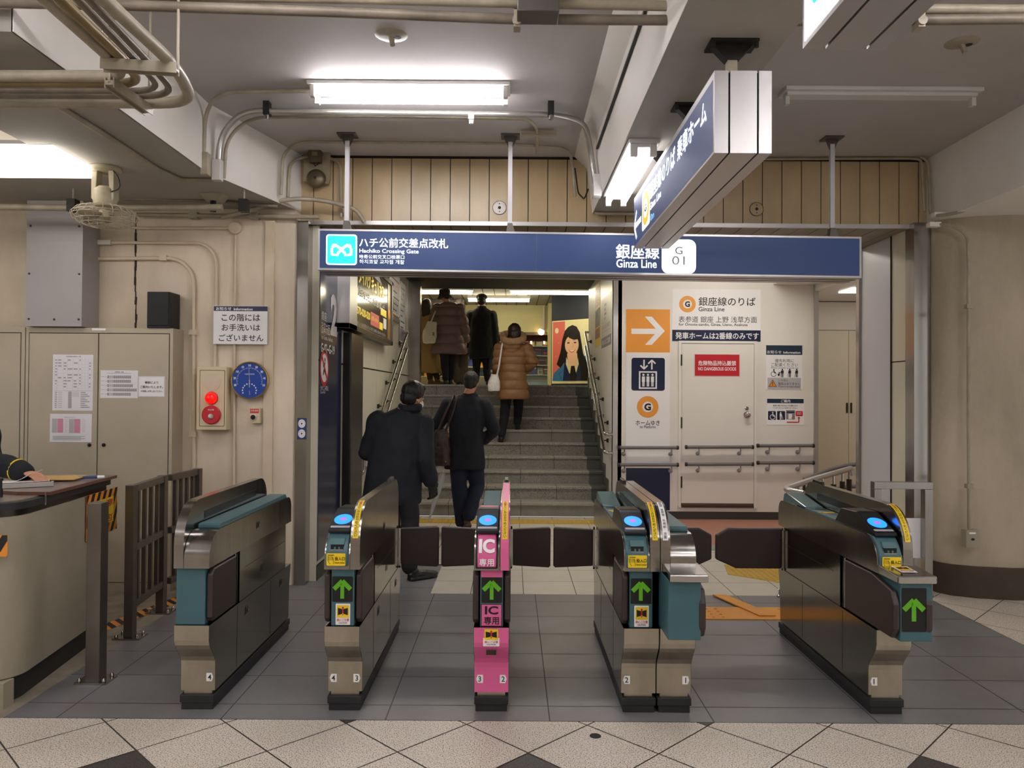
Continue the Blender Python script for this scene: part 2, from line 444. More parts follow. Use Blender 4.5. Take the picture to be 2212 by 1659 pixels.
# ================================================================ the setting
PY = 6.28            # plane of the beige metal header over the passage
XL, XR = -1.60, 1.25 # side walls of the stairway
WY = 9.60            # white lift wall
ZC = 3.50            # concourse ceiling
ZS = 2.93            # header soffit
# --- ceiling
m = MB(); m.box(-6.5, 6.5, -6, PY+0.4, ZC, ZC+0.2, 'ceiling_paint'); struct('ceiling', m)
# --- concourse floor: diamond tiles
m = MB(); m.box(-7, 7, -6, 3.665, -0.12, -0.004, 'grout')
m.box(3.21, 7, 3.665, 6.6, -0.12, -0.004, 'grout')
S = 0.5645; X0, Y0 = -1.613, 3.34; g = 0.0035
def clip(poly, f):      # keep the side where f(p) >= 0 (f linear)
    out = []
    for i in range(len(poly)):
        a, b = poly[i], poly[(i+1) % len(poly)]; fa, fb = f(a), f(b)
        if fa >= 0: out.append(a)
        if fa*fb < 0: t = fa/(fa-fb); out.append((a[0]+(b[0]-a[0])*t, a[1]+(b[1]-a[1])*t))
    return out
for i in range(-22, 34):
    for j in range(-34, 22):
        cx = X0+(i+j)*S/2; cy = Y0+(j-i)*S/2-S/2     # tile centre; top vertex on the lattice
        if abs(cx) > 7.2 or cy < -6 or cy > 6.8: continue
        h = S/2-g*1.4; d = [(cx, cy+h), (cx-h, cy), (cx, cy-h), (cx+h, cy)]
        regs = [[lambda p: 3.660-p[1]], [lambda p: p[1]-3.670, lambda p: p[0]-3.215, lambda p: 6.6-p[1]]]
        n_ = round((cx-X0)/S); mm_ = round((Y0-S/2-cy)/(S/2))
        dark = (abs((cx-X0)/S-n_) < 0.01 and n_ % 3 == 0 and mm_ % 6 == 0) or (abs((cx-X0)/S-n_) > 0.01 and mm_ % 6 == 3 and (round((cx-X0-S/2)/S)) % 3 == 1)
        for rg in regs:
            q = d
            for f in rg:
                if q: q = clip(q, f)
            if q and len(q) > 2: m.add([(x, y, 0.0) for x, y in q], [tuple(range(len(q)))] if (q[1][0]-q[0][0])*(q[2][1]-q[1][1])-(q[1][1]-q[0][1])*(q[2][0]-q[1][0]) > 0 else [tuple(range(len(q)-1, -1, -1))], 'tile_dark' if dark else 'tile_light')
struct('floor', m)
# --- grey gate zone
def tiles(m, x0, x1, y0, y1, dx, dy, mt, gr, z=0.0, gap=0.003, ox=0.0, oy=0.0):
    m.box(x0, x1, y0, y1, z-0.1, z-0.002, gr)
    i0 = math.floor((x0-ox)/dx); j0 = math.floor((y0-oy)/dy)
    for i in range(i0, math.ceil((x1-ox)/dx)):
        for j in range(j0, math.ceil((y1-oy)/dy)):
            a, b = max(x0, ox+i*dx+gap), min(x1, ox+(i+1)*dx-gap); c, d = max(y0, oy+j*dy+gap), min(y1, oy+(j+1)*dy-gap)
            if b-a > 0.004 and d-c > 0.004: m.add([(a, c, z), (b, c, z), (b, d, z), (a, d, z)], [(0, 1, 2, 3)], mt)
m = MB(); tiles(m, -2.40, 3.21, 3.665, 5.97, 0.78, 0.385, 'floor_grey', 'grout_grey', ox=0.19, oy=3.84)
tiles(m, -1.62, -0.62, 5.97, 6.95, 0.78, 0.385, 'floor_grey', 'grout_grey', ox=0.19, oy=3.84)
struct('floor_gates', m)
m = MB(); m.box(-7, -2.40, 3.665, 6.25, -0.1, 0.0, 'concrete'); m.box(-2.40, -1.62, 5.97, 6.4, -0.1, -0.001, 'floor_grey'); struct('floor_office', m)
m = MB(); tiles(m, -0.62, 3.3, 5.97, 7.0, 0.41, 0.41, 'tile_far', 'grout', ox=0.1, oy=5.97)
tiles(m, -1.62, 3.3, 7.0, 9.75, 0.41, 0.41, 'tile_far', 'grout', ox=0.1, oy=5.97)
struct('floor_passage', m)
m = MB(); m.box(1.30, 6.5, 7.95, WY, -0.05, 0.006, 'floor_red'); m.box(1.30, 3.24, 7.70, 7.95, -0.05, 0.006, 'floor_green')
m.box(3.24, 6.5, 7.20, 7.95, -0.05, 0.006, 'floor_red'); m.box(3.9, 6.5, WY, 11.5, -0.05, 0.006, 'floor_red'); struct('floor_lift_lobby', m)
# --- tactile paving
def studs(m, x0, x1, y0, y1, mt, z=0.004, r=0.014, d=0.06):
    nx = int((x1-x0)/d); ny = int((y1-y0)/d)
    for i in range(nx):
        for j in range(ny):
            m.lathe([(r, 0), (r*0.7, 0.004), (0, 0.005)], (x0+(x1-x0)*(i+.5)/nx, y0+(y1-y0)*(j+.5)/ny, z), (0, 0, 1), mt, 8)
m = MB(); pts = [atZ(x, y, 0) for x, y in ((1545, 1196), (1470, 1212), (1556, 1251), (1666, 1233))]
# a square pad lying on the tiles
xa, xb, ya, yb = 1.90, 2.50, 6.42, 7.02
m.prism([(xa-0.02, ya+0.25), (xa+0.32, ya-0.02), (xb+0.12, yb-0.42), (xb-0.15, yb+0.05), (xa+0.05, yb+0.02)], 'z', 0.0, 0.004, 'tactile_yellow')
for i in range(11):
    for j in range(10):
        x = xa+0.05*i+0.06; y = ya+0.055*j+0.03
        if y > ya+0.25-(x-xa)*0.8 and y > ya+(x-xa-0.32)*0.55: m.lathe([(0.013, 0), (0.009, 0.005), (0, 0.006)], (x, y, 0.004), (0, 0, 1), 'tactile_yellow', 8)
solo('tactile_pad', m, 'mustard yellow dotted tactile pad on the white tiles behind the wide gate', 'tactile paving')
m = MB(); m.box(0.98, 2.32, 5.33, 5.63, 0.0, 0.006, 'tactile_orange'); 
m.prism([(1.56, 5.95), (1.66, 5.95), (1.86, 5.40), (1.74, 5.40)], 'z', 0.0061, 0.014, 'tactile_orange')
for i in range(20):
    x = 1.02+i*0.066
    if x < 2.3:
        for j in range(4):
            if not (1.5 < x < 1.9): m.lathe([(0.012, 0), (0.008, 0.005), (0, 0.006)], (x, 5.37+j*0.07, 0.006), (0, 0, 1), 'tactile_orange', 8)
solo('tactile_strip', m, 'bright orange tactile strip on the grey floor between the double gate and rightmost gate', 'tactile paving')
m = MB(); m.box(-1.45, 1.20, 9.20, 9.50, 0.0, 0.005, 'tactile_yellow'); studs(m, -1.4, 1.15, 9.21, 9.49, 'tactile_yellow', 0.005)
solo('tactile_strip', m, 'worn yellow tactile strip along the foot of the stairs', 'tactile paving')
# --- beams
def struct_box(name, args, mt): m = MB(); m.box(*args, mt); return struct(name, m)
m = MB(); m.box(-2.92, -2.07, 3.15, 5.15, 3.03, ZC, 'beam_paint_shaded')
m.box(-2.075, -2.065, 3.15, 5.15, 3.03, ZC, 'beam_paint_lit')
m.prism([(-6.5, 5.15), (-2.07, 5.15), (-1.80, 6.1), (-1.74, PY), (-6.5, PY)], 'z', 3.03, ZC, 'beam_paint_shaded')
m.prism([(-2.069, 5.15), (-1.798, 6.1), (-1.738, PY), (-1.75, PY), (-1.81, 6.1), (-2.08, 5.15)], 'z', 3.031, ZC, 'beam_paint_lit')
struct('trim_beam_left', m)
m = MB(); m.prism([(0.65, 3.03), (1.13, 3.03), (1.13, ZC), (0.50, ZC), (0.60, 3.40)], 'y', -2, PY, 'beam_paint_shaded'); m.prism([(0.649, 3.031), (0.66, 3.031), (0.61, 3.40), (0.51, ZC), (0.499, ZC), (0.599, 3.40)], 'y', -2, PY-0.001, 'beam_paint_lit')
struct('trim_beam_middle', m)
m = MB(); m.box(3.39, 6.5, 1.0, PY, 2.96, ZC, 'beam_paint_lit'); struct('trim_beam_right', m)
# --- walls of the concourse
m = MB()
m.box(-7, -1.80, 6.20, 6.45, 0, 3.03, 'wall_beige')
cyc = [(-1.80, 6.20), (-1.765, 6.205), (-1.745, 6.23), (-1.74, 6.27), (-1.74, 6.45), (-1.80, 6.45)]
m.prism(cyc, 'z', 0, 3.03, 'wall_beige', True)
rq = random.Random(5); zc, xo = 2.0, 0.0
while zc < 2.95:
    zn = zc+rq.uniform(0.02, 0.06); wq = rq.uniform(0.003, 0.009); m.box(-3.045+xo-wq, -3.045+xo+wq, 6.1965, 6.2, zc, zn+0.004, 'crack'); xo = max(-0.006, min(0.006, xo+rq.uniform(-0.004, 0.004))); zc = zn

m.box(-7, -6.8, 3.6, 6.2, 0, 3.5, 'wall_beige')
struct('wall_left', m)
m = MB()   # right wall, bulging like a broad round pillar
prof = [(3.385, 6.28), (3.385, 6.14), (3.45, 6.05), (3.60, 5.97), (3.85, 5.92), (4.15, 5.92), (5.2, 5.92), (7, 5.92), (7, 6.28)]
m.prism(prof, 'z', 0.24, 2.96, 'wall_soiled', True)
prof2 = [(3.375, 6.28), (3.375, 6.12), (3.44, 6.02), (3.59, 5.94), (3.85, 5.885), (4.15, 5.885), (5.2, 5.885), (7, 5.885), (7, 6.28)]
struct('wall_right', m)
m = MB(); m.prism(prof2, 'z', 0.0, 0.24, 'brown_tile', True); struct('baseboard_right', m)
# far back of the hall behind the camera
m = MB(); m.box(-7, 7, -6.2, -6.0, 0, ZC, 'wall_beige'); struct('wall_back', m)
# --- beige metal header and its soffit, slat by slat
m = MB(); pitch = 42.3*PY/1660; x = -1.74; m.box(-1.74, 3.39, PY+0.012, PY+0.4, ZS+0.02, ZC, 'gap_dark')
xs0 = atY(719.5, 420, PY).x; k = 0; x = xs0-8*pitch
while x < 3.39:
    a, b = max(-1.74, x+0.003), min(3.39, x+pitch-0.004)
    if b > a+0.01: m.box(a, b, PY, PY+0.02, ZS+0.03, 3.475, 'panel_beige')
    x += pitch
m.box(-1.74, 3.39, PY-0.006, PY+0.02, ZS-0.002, ZS+0.03, 'alu')
struct('wall_header', m)
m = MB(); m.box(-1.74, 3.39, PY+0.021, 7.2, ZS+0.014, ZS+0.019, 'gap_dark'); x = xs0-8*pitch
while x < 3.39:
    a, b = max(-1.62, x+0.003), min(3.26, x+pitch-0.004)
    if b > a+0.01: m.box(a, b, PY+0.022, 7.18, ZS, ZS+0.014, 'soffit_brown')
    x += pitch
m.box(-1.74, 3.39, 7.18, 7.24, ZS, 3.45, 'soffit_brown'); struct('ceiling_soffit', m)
# --- steel portal columns
m = MB(); m.box(-1.742, -1.655, 6.20, 6.34, 0, 2.94, 'steel'); struct('trim_steel_left', m)
m = MB(); m.box(3.245, 3.372, 6.20, 6.34, 0, 2.96, 'steel'); struct('trim_steel_right', m)
# --- left side wall of the passage and stairway (cream panels with dark joints)
m = MB(); m.box(XL-0.25, XL-0.014, 6.34, 11.95, 0, 3.3, 'gap_dark')
def panels(m, y0, y1, zs, mt='cream_panel'):
    for a, b in zip(zs[:-1], zs[1:]): m.box(XL-0.02, XL, y0+0.006, y1-0.006, a+0.008, b-0.008, mt)
for a, b in ((6.345, 7.24), (7.25, 8.16), (8.16, 9.06), (9.06, 9.93), (9.93, 10.87), (10.87, 11.8)): panels(m, a, b, [0.12 if a < 9.7 else 0.12, 1.82, 3.29])
m.box(XL-0.02, XL+0.004, 6.34, 9.7, 0, 0.12, 'steel_dark')
m.box(-1.655, -1.60, 6.335, 6.345, 0, 2.93, 'cream_panel')
struct('wall_stair_left', m)
m = MB(); m.box(XL-0.02, -1.42, 11.80, 12.0, 1.2, 3.3, 'steel'); struct('trim_steel_stair', m)
# --- right side wall of stairway + lift front wall
m = MB(); m.box(XR, XR+0.12, WY, 12.60, 0, 3.28, 'white_wall')
sp = [(9.75, 0.0), (9.75, 0.30)]
for k in range(10): sp += [(9.75+0.322*k+0.12, 0.17*(k+1)+0.12), (9.75+0.322*k+0.12, 0.17*(k+2)+0.12)] if k < 9 else []
sp += [(12.60, 1.82), (12.60, 0)]
m.prism(sp, 'x', XR-0.012, XR, 'step_side'); struct('wall_stair_right', m)
m = MB(); m.box(XR+0.12, 3.80, WY, WY+0.2, 0.10, 3.28, 'white_wall'); m.box(XR, XR+0.12, WY, WY+0.005, 0.1, 3.28, 'white_wall')
struct('wall_lift', m); m = MB(); m.box(3.72, 3.80, WY+0.2, 11, 0.1, 3.2, 'white_wall'); struct('wall_lift_side', m)
m = MB(); m.box(XR, 3.80, WY-0.012, WY+0.2, 0, 0.10, 'baseboard'); struct('baseboard_lift', m)
a = atY(1325, 900, WY).x; b = atY(1334, 900, WY).x
m = MB(); m.box(a-0.01, b, WY-0.02, WY+0.02, 0.0, 3.2, 'alu'); struct('trim_lift_left', m)
a = atY(1757, 900, WY).x; b = atY(1765, 900, WY).x
m = MB(); m.box(a, b+0.01, WY-0.02, WY+0.05, 0.1, 3.2, 'alu'); struct('trim_lift_right', m)
# --- right jamb of the portal
m = MB(); m.box(3.26, 3.39, 6.34, 6.60, 1.85, 2.93, 'cream_panel'); m.box(3.26, 3.39, 6.34, 6.60, 0.06, 1.84, 'cream_panel')
m.box(3.264, 3.39, 6.34, 6.60, 0, 2.93, 'gap_dark'); m.box(3.262, 3.39, 6.606, 7.18, 0.06, 2.93, 'light_panel'); m.box(3.25, 3.39, 6.595, 6.604, 0, 2.93, 'gap_dark')
m.box(3.24, 3.41, 7.18, 7.24, 0, 2.93, 'steel'); struct('wall_jamb_right', m)
# --- lobby beyond on the right: back wall, ceiling
m = MB(); m.box(3.6, 7, 11.05, 11.2, 0, 2.9, 'white_wall'); struct('wall_lobby', m); m = MB(); m.box(6.4, 6.5, 7.2, 11.0, 0, 2.86, 'white_wall'); struct('wall_lobby_side', m)
m = MB(); m.box(3.78, 6.5, 7.24, 11.2, 2.86, 2.96, 'white_wall'); m.box(3.26, 3.78, 7.24, 9.6, 2.94, 3.0, 'white_wall'); struct('ceiling_lobby', m)
# --- stairway ceiling (dark) and upper concourse
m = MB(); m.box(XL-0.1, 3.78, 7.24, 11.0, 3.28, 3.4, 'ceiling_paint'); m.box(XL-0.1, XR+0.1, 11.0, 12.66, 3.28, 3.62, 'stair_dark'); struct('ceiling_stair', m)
m = MB(); m.box(-6, 6, 12.66, 22, 3.52, 3.7, 'beam_paint_shaded')
for i in range(28): m.box(-3+i*0.22, -2.988+i*0.22, 12.7, 17.9, 3.512, 3.52, 'gap_dark')
struct('ceiling_upper', m)
# --- steps
RUN, RISE, SD = 0.322, 0.17, 9.75
m = MB()
for k in range(10):
    y0 = SD+RUN*k; z1 = RISE*(k+1)
    y1 = SD+RUN*(k+1) if k < 9 else 13.2
    m.box(XL, XR, y0+0.02, y1+0.02, z1-RISE-0.001 if k else 0, z1-0.03, 'step_riser')
    m.box(XL, XR-0.2 if k < 9 else XR, y0, y1+0.02, z1-0.03, z1, 'step_top')
    if k < 9: m.box(XR-0.2, XR, y0-0.001, y1+0.02, z1-0.03, z1+0.001, 'step_side')
    m.box(XR-0.2, XR, y0+0.019, y0+0.03, z1-RISE, z1-0.03, 'step_side')
    off = 0.35 if k % 2 else 0.8
    for j in range(4):
        xx = XL+off+j*0.92
        if xx < XR-0.22: m.box(xx, xx+0.006, y0+0.0185, y0+0.03, z1-RISE, z1-0.031, 'step_joint'); m.box(xx, xx+0.006, y0-0.0012, y1, z1-0.028, z1+0.0008, 'step_joint')
struct('floor_stairs', m)
m = MB(); m.box(-6, 6, 13.2, 22, 1.5, 1.70, 'tile_far'); struct('floor_upper', m)
# ================================================================ ticket gates
GY, GL = 3.77, 1.28      # front of the plinths, length
WU = 0.170               # width of one unit
def arrow_pts(cx, cz, w, h):    # upward arrow outline
    a, b = w/2, h/2; t = w*0.145
    return [(cx, cz+b), (cx+a, cz+b-a*0.95), (cx+a, cz+b-a*0.95-t*1.9), (cx+t, cz+b-t*2.2), (cx+t, cz-b), (cx-t, cz-b), (cx-t, cz+b-t*2.2), (cx-a, cz+b-a*0.95-t*1.9), (cx-a, cz+b-a*0.95)]
def hexlabel(P, a, b, w, h, n, flip):
    s = 1 if flip else -1
    P.poly([(a-s*w/2, b-h/2), (a+s*w*0.28, b-h/2), (a+s*w/2, b), (a+s*w*0.28, b+h/2), (a-s*w/2, b+h/2)][::(1 if flip else -1)], 'white_print', 1)
    P.textc(n, a-w*0.02*s, b, h*0.66, 'black_print', 2, 0.01)
def caution(P, a, b, w, h):
    P.rrect(a-w/2, b-h/2, a+w/2, b+h/2, 0.004, 'white_print', 1)
    z0 = b-h*0.16; P.rect(a-w*0.42, z0, a+w*0.42, b+h*0.43, 'yellow', 2)
    zc = (z0+b+h*0.43)/2
    P.poly([(a-w*0.34, zc-h*0.17), (a-w*0.04, zc-h*0.11), (a-w*0.04, zc+h*0.11), (a-w*0.34, zc+h*0.17)], 'black_print', 3)
    P.poly([(a+w*0.04, zc-h*0.11), (a+w*0.34, zc-h*0.17), (a+w*0.34, zc+h*0.17), (a+w*0.04, zc+h*0.11)], 'black_print', 3)
    P.poly([(a-w*0.035, zc-h*0.08), (a+w*0.035, zc-h*0.08), (a+w*0.065, zc+h*0.22), (a-w*0.065, zc+h*0.22)], 'red_print', 4)
    P.ell(a, zc-h*0.15, w*0.045, w*0.045, 'red_print', 4, 12)
    P.text('扉にご注意', a-w*0.42, b-h*0.33, a+w*0.42, b-h*0.20, 'red_print', 2, 0.01)
    P.text('CAUTION', a-w*0.28, b-h*0.44, a+w*0.28, b-h*0.37, 'black_print', 2, 0.02)
def side_pts(y0, y1, z0, z1, rf, rb, k=6):     # rounded upper front and rear corners, in (y, z)
    pts = [(y1, z0), ]
    for i in range(k+1): a = PI/2*i/k; pts.append((y1-rb+rb*math.cos(a), z1-rb+rb*math.sin(a)))
    for i in range(k+1): a = PI/2+PI/2*i/k; pts.append((y0+rf+rf*math.cos(a), z1-rf*1.0+rf*math.sin(a)))
    pts.append((y0, z0)); return pts
def s_front(): # S curved front of the lower body, bottom to top
    out = []
    for i in range(15):
        t = i/14; z = 0.09+0.34*t; e = min(1, max(0, (t-0.38)/0.42)); e = e*e*(3-2*e)
        out.append((0.012-0.085*e, z))
    return out
def unit(root, x0, kind, guard, tray=False, pink=False, numl=None, numr=None, flapl=0, flapr=0, padl=True, padr=True):
    """one gate body between x0 and x0+WU (world x); kind 'reader' or 'blank'; guard 'L' or 'R'"""
    x1 = x0+WU; y0, y1 = GY, GY+GL; gw = 0.046
    col = 'pink' if pink else 'teal'
    m = MB(); m.box(x0+0.008, x1-0.008, y0, y1, 0.0, 0.035, 'rubber'); m.box(x0+0.002, x1-0.002, y0-0.006, y1+0.004, 0.035, 0.072, 'rubber')
    m.box(x0+0.016, x1-0.016, y0+0.012, y1-0.02, 0.07, 0.092, 'steel_dull'); obj('plinth', m, root, 0.003)
    # lower body
    sf = [(y0+a, z) for a, z in s_front()]
    m = MB(); m.prism(sf+[(y1-0.0, 0.43), (y1-0.03, 0.30), (y1-0.04, 0.09)], 'x', x0, x1, 'steel_side')
    for k in range(len(sf)-1):      # brushed front skin
        (a, z), (b, zz) = sf[k], sf[k+1]
        m.add([(x0+0.002, a-0.0015, z), (x1-0.002, a-0.0015, z), (x1-0.002, b-0.0015, zz), (x0+0.002, b-0.0015, zz)], [(0, 1, 2, 3)], 'pink' if pink else 'steel_dull', True)
    for sx, xx in ((-1, x0), (1, x1)):
        m.box(xx-0.0006, xx+0.0006, y0+0.30, y0+0.303, 0.10, 0.42, 'gap_dark'); m.box(xx-0.0006, xx+0.0006, y0+0.86, y0+0.863, 0.10, 0.42, 'gap_dark')
    obj('lower_body', m, root)
    # middle body, recessed where the doors fold in
    m = MB(); m.box(x0+0.028, x1-0.028, y0-0.02, y0+0.33, 0.43, 0.705, 'black_matte'); m.box(x0+0.001, x1-0.001, y0+0.335, y1-0.13, 0.432, 0.705, 'steel_side')
    m.box(x0+0.03, x1-0.03, y1-0.13, y1-0.02, 0.43, 0.705, 'black_matte')
    for xx in (x0+0.001, x1-0.001): m.box(xx-0.0008, xx+0.0008, y0+0.335, y1-0.13, 0.4305, 0.4345, 'gap_dark'); m.box(xx-0.0008, xx+0.0008, y0+0.42, y1-0.13, 0.60, 0.602, 'gap_dark')
    obj('middle_body', m, root)
    # front door pads folded against the body
    for on, xx, s in ((padl, x0, -1), (padr, x1, 1)):
        if on:
            m = MB(); yf = y0-0.055 if not tray else y0-0.255; 
            if tray: m.prism([(yf+0.03, 0.44), (y0+0.27, 0.44), (y0+0.27, 0.695), (y0-0.03, 0.695), (yf+0.03, 0.66), (yf, 0.60), (yf, 0.49)], 'x', xx-s*0.024, xx+s*0.006, 'brown_pad')
            else: m.prism([(yf+0.02, 0.44), (y0+0.27, 0.44), (y0+0.27, 0.695), (yf+0.03, 0.695), (yf, 0.67), (yf, 0.465)], 'x', xx-s*0.024, xx+s*0.006, 'brown_pad')
            obj('folded_door', m, root, 0.01, seg=3)
            m = MB(); m.cyl((xx-s*0.010, y0+0.293, 0.44), (xx-s*0.010, y0+0.293, 0.70), 0.011, 'steel_bright', 12); obj('hinge_post', m, root)
    # display block on the front
    cxm = (x0+x1)/2; yd = y0-0.245 if tray else y0-0.062
    dl, dr = (x0+0.030, x1-0.030)
    if kind == 'blank': dl = x0+0.004 if guard == 'L' else dl; dr = x1-0.027
    if tray: dl, dr = x0+0.028, x1+0.006
    if tray and kind == 'blank': dl, dr = x0+0.004, x1-0.016
    m = MB(); m.box(dl, dr, yd, y0-0.012, 0.43, 0.705, 'teal'); fb = obj('front_block', m, root, 0.004)
    if kind == 'reader':
        m = MB(); P = Pan(m, (0, yd, 0), (1, 0, 0), (0, 0, 1), 0.001)
        c = (dl+dr)/2; hw = (dr-dl)/2-0.004 if not tray else 0.058
        if tray: c = dl+0.064
        if not pink: c -= 0.002
        if pink: P.rrect(dl+0.004, 0.668, dr-0.004, 0.700, 0.004, 'pink', 1)
        zb, zt = (0.545, 0.667) if not tray else (0.46, 0.672)
        if tray: zb, zt = 0.475, 0.675
        P.rrect(c-hw+0.002, zb, c+hw, zt, 0.006, 'black_matte', 1); s_ = hw*1.78
        ap = arrow_pts(c, (zb+zt)/2, s_, min(s_*0.98, zt-zb-0.02)); P.poly(ap[:3]+ap[7:], 'led_green', 2) if False else None
        cx_, cz_, w_, h_ = c, (zb+zt)/2, s_, min(s_*1.0, zt-zb-0.016)
        t_ = w_*0.105; top = cz_+h_/2
        P.line([(cx_-w_*0.44, top-w_*0.50), (cx_, top-w_*0.06)], w_*0.24, 'led_green', 2); P.line([(cx_, top-w_*0.06), (cx_+w_*0.44, top-w_*0.50)], w_*0.24, 'led_green', 3)
        P.rect(cx_-w_*0.10, cz_-h_/2, cx_+w_*0.10, top-w_*0.16, 'led_green', 2)
        obj('arrow_display', m, root)
        m = MB(); P = Pan(m, (0, yd, 0), (1, 0, 0), (0, 0, 1), 0.001)
        if pink:
            P.rect(dl+0.005, 0.432, dr-0.005, 0.540, 'black_print', 1); P.rect(dl+0.008, 0.436, dr-0.008, 0.537, 'pink', 2)
            P.text('IC', c-0.032, 0.490, c+0.032, 0.530, 'black_print', 3, 0.03); P.text('専用', c-0.036, 0.442, c+0.036, 0.480, 'black_print', 3, 0.02)
        elif not tray: caution(P, c+0.004, 0.486, 0.070, 0.102)
        if m.v: obj('sticker', m, root)
    if tray:
        m = MB(); m.prism([(y0-0.275, 0.700), (y0-0.275, 0.735), (y0-0.10, 0.745), (y0-0.05, 0.745), (y0-0.05, 0.700)], 'x', x0+0.004, x1+(0.012 if kind == 'blank' else 0.012), 'steel_bright'); obj('luggage_shelf', m, root, 0.006)
        if kind == 'reader':
            m = MB(); P = Pan(m, (0, y0-0.17, 0.7425), (1, 0, 0), (0, 1, 0.05), 0.001); caution(P, cxm, 0.0, 0.075, 0.105); obj('sticker', m, root)
    # upper body: steel cheeks with a rounded front
    ux0, ux1 = (x0+gw+0.002, x1) if guard == 'L' else (x0, x1-gw-0.002)
    m = MB(); pr = side_pts(y0-0.085, y1, 0.705, 0.872, 0.13, 0.07)
    m.prism(pr, 'x', ux0, ux1, 'steel' if kind == 'blank' else 'steel', True)
    for xx in (ux0, ux1): m.box(xx-0.0006, xx+0.0006, y0+0.30, y0+0.303, 0.71, 0.80, 'gap_dark') if False else None
    ub = obj('upper_body', m, root)
    for xx, s in ((x0, -1), (x1, 1)):
        def PN(m): return Pan(m, (xx, 0, 0), (0, -s, 0) if s < 0 else (0, 1, 0), (0, 0, 1), 0.001)
        yy = y0+0.62; yy_ = -yy if s < 0 else yy
        def lock(a, b, w, h):
            m = MB(); Pn = PN(m); Pn.rrect(a-w, b-h, a+w, b+h, 0.006, 'steel_bright', 1); Pn.rrect(a-w+0.005, b-h+0.005, a+w-0.005, b+h-0.005, 0.005, 'steel_dark', 2)
            Pn.rect(a-w*0.5, b-0.008, a+w*0.3, b+0.006, 'black_matte', 3); Pn.ell(a+w*0.42, b-0.004, 0.006, 0.006, 'steel_bright', 4, 10); obj('lock', m, root)
        lock(yy_, 0.795, 0.030, 0.023); lock(yy_-0.17, 0.36, 0.030, 0.025); lock(yy_+0.45, 0.36, 0.030, 0.025)
        m = MB(); Pn = PN(m)
        for q in range(6): Pn.rect(yy_+0.06+q*0.011, 0.520, yy_+0.066+q*0.011, 0.552, 'black_matte', 1)
        obj('speaker_slots', m, root)
    # top cover
    m = MB(); ta, tb = ux0+0.008, ux1-0.008
    if kind == 'blank': m.prism([(y0+0.06, 0.872), (y0+0.06, 0.890), (y0+0.075, 0.896), (y1-0.10, 0.896), (y1-0.07, 0.872)], 'x', ta, tb, 'teal'); obj('top_cover', m, root, 0.004)
    else:
        m.box(ta, tb, y0+0.30, y1-0.30, 0.870, 0.880, 'teal'); obj('top_cover', m, root)
        m = MB(); P = Pan(m, ((ta+tb)/2, y0+0.75, 0.881), (1, 0, 0), (0, 1, 0), 0.001)
        P.rect(-0.045, -0.10, 0.045, -0.075, 'yellow', 1); P.rect(-0.03, -0.13, 0.03, -0.115, 'yellow', 1); P.rect(-0.045, 0.02, 0.045, 0.05, 'black_matte', 1); obj('ticket_outlet', m, root)
        m = MB(); m.prism([(y0+0.84, 0.870), (y0+0.84, 0.886), (y0+1.16, 0.93), (y0+1.20, 0.92), (y0+1.22, 0.870)], 'x', ta, tb, 'teal_glass'); obj('rear_cover', m, root, 0.004)
        # reader housing
        m = MB(); m.prism([(y0-0.045, 0.872), (y0-0.045, 0.888), (y0+0.155, 0.962), (y0+0.34, 0.955), (y0+0.42, 0.872)], 'x', ta-0.002, tb+0.002, 'black_plastic')
        rd = obj('card_reader', m, root, 0.004)
        sl = V((0, 0.20, 0.074)).normalized(); P0 = V(((ta+tb)/2, y0-0.045, 0.8885))
        m = MB(); P = Pan(m, P0, (1, 0, 0), sl, 0.001); hw = (tb-ta)/2
        P.rrect(-hw+0.006, 0.018, hw-0.006, 0.036, 0.005, 'light_print', 1); P.text('ICカード ふれてください', -hw+0.012, 0.023, hw-0.012, 0.031, 'black_print', 2)
        P.rect(-hw+0.002, 0.042, hw-0.002, 0.188, 'black_matte', 1); obj('reader_label', m, rd)
        m = MB(); P = Pan(m, P0, (1, 0, 0), sl, 0.001); P.ell(0.0, 0.098, hw*0.83, 0.050, 'led_blue', 2); P.ell(0, 0.098, hw*0.30, 0.014, 'led_pink', 3); obj('touch_light', m, rd)
        m = MB(); P = Pan(m, (0, y0+0.155, 0.963), (1, 0, 0), (0, 1, -0.037), 0.001)
        P.rect(ta+0.004, 0.01, tb-0.004, 0.16, 'steel_dark', 1)
        if pink: P.rect(ta+0.006, 0.09, tb-0.006, 0.15, 'pink', 2)
        obj('passage_screen', m, rd)
        # ticket slot face, bulging along the rounded front
        m = MB(); prof = []
        for i in range(9):
            a = PI/2*i/8; prof.append((y0-0.085+0.13-0.145*math.cos(a)*1.0, 0.742+0.145*math.sin(a)))
        fr = [(y0-0.098, 0.722)]+[(a-0.000, z+0.003) for a, z in prof]
        pc = col if pink else 'teal'
        bx = (ta+0.008, tb-0.008) if pink else (ta, tb)
        m.prism(fr+[(y0+0.04, 0.72)], 'x', bx[0], bx[1], pc, True)
        if pink: m.prism([(y0-0.094, 0.714)]+[(a+0.004, z) for a, z in prof]+[(y0+0.04, 0.714)], 'x', ta, tb, 'black_plastic', True)
        sf_ = obj('ticket_slot', m, root, 0.006, seg=2)
        m = MB(); 
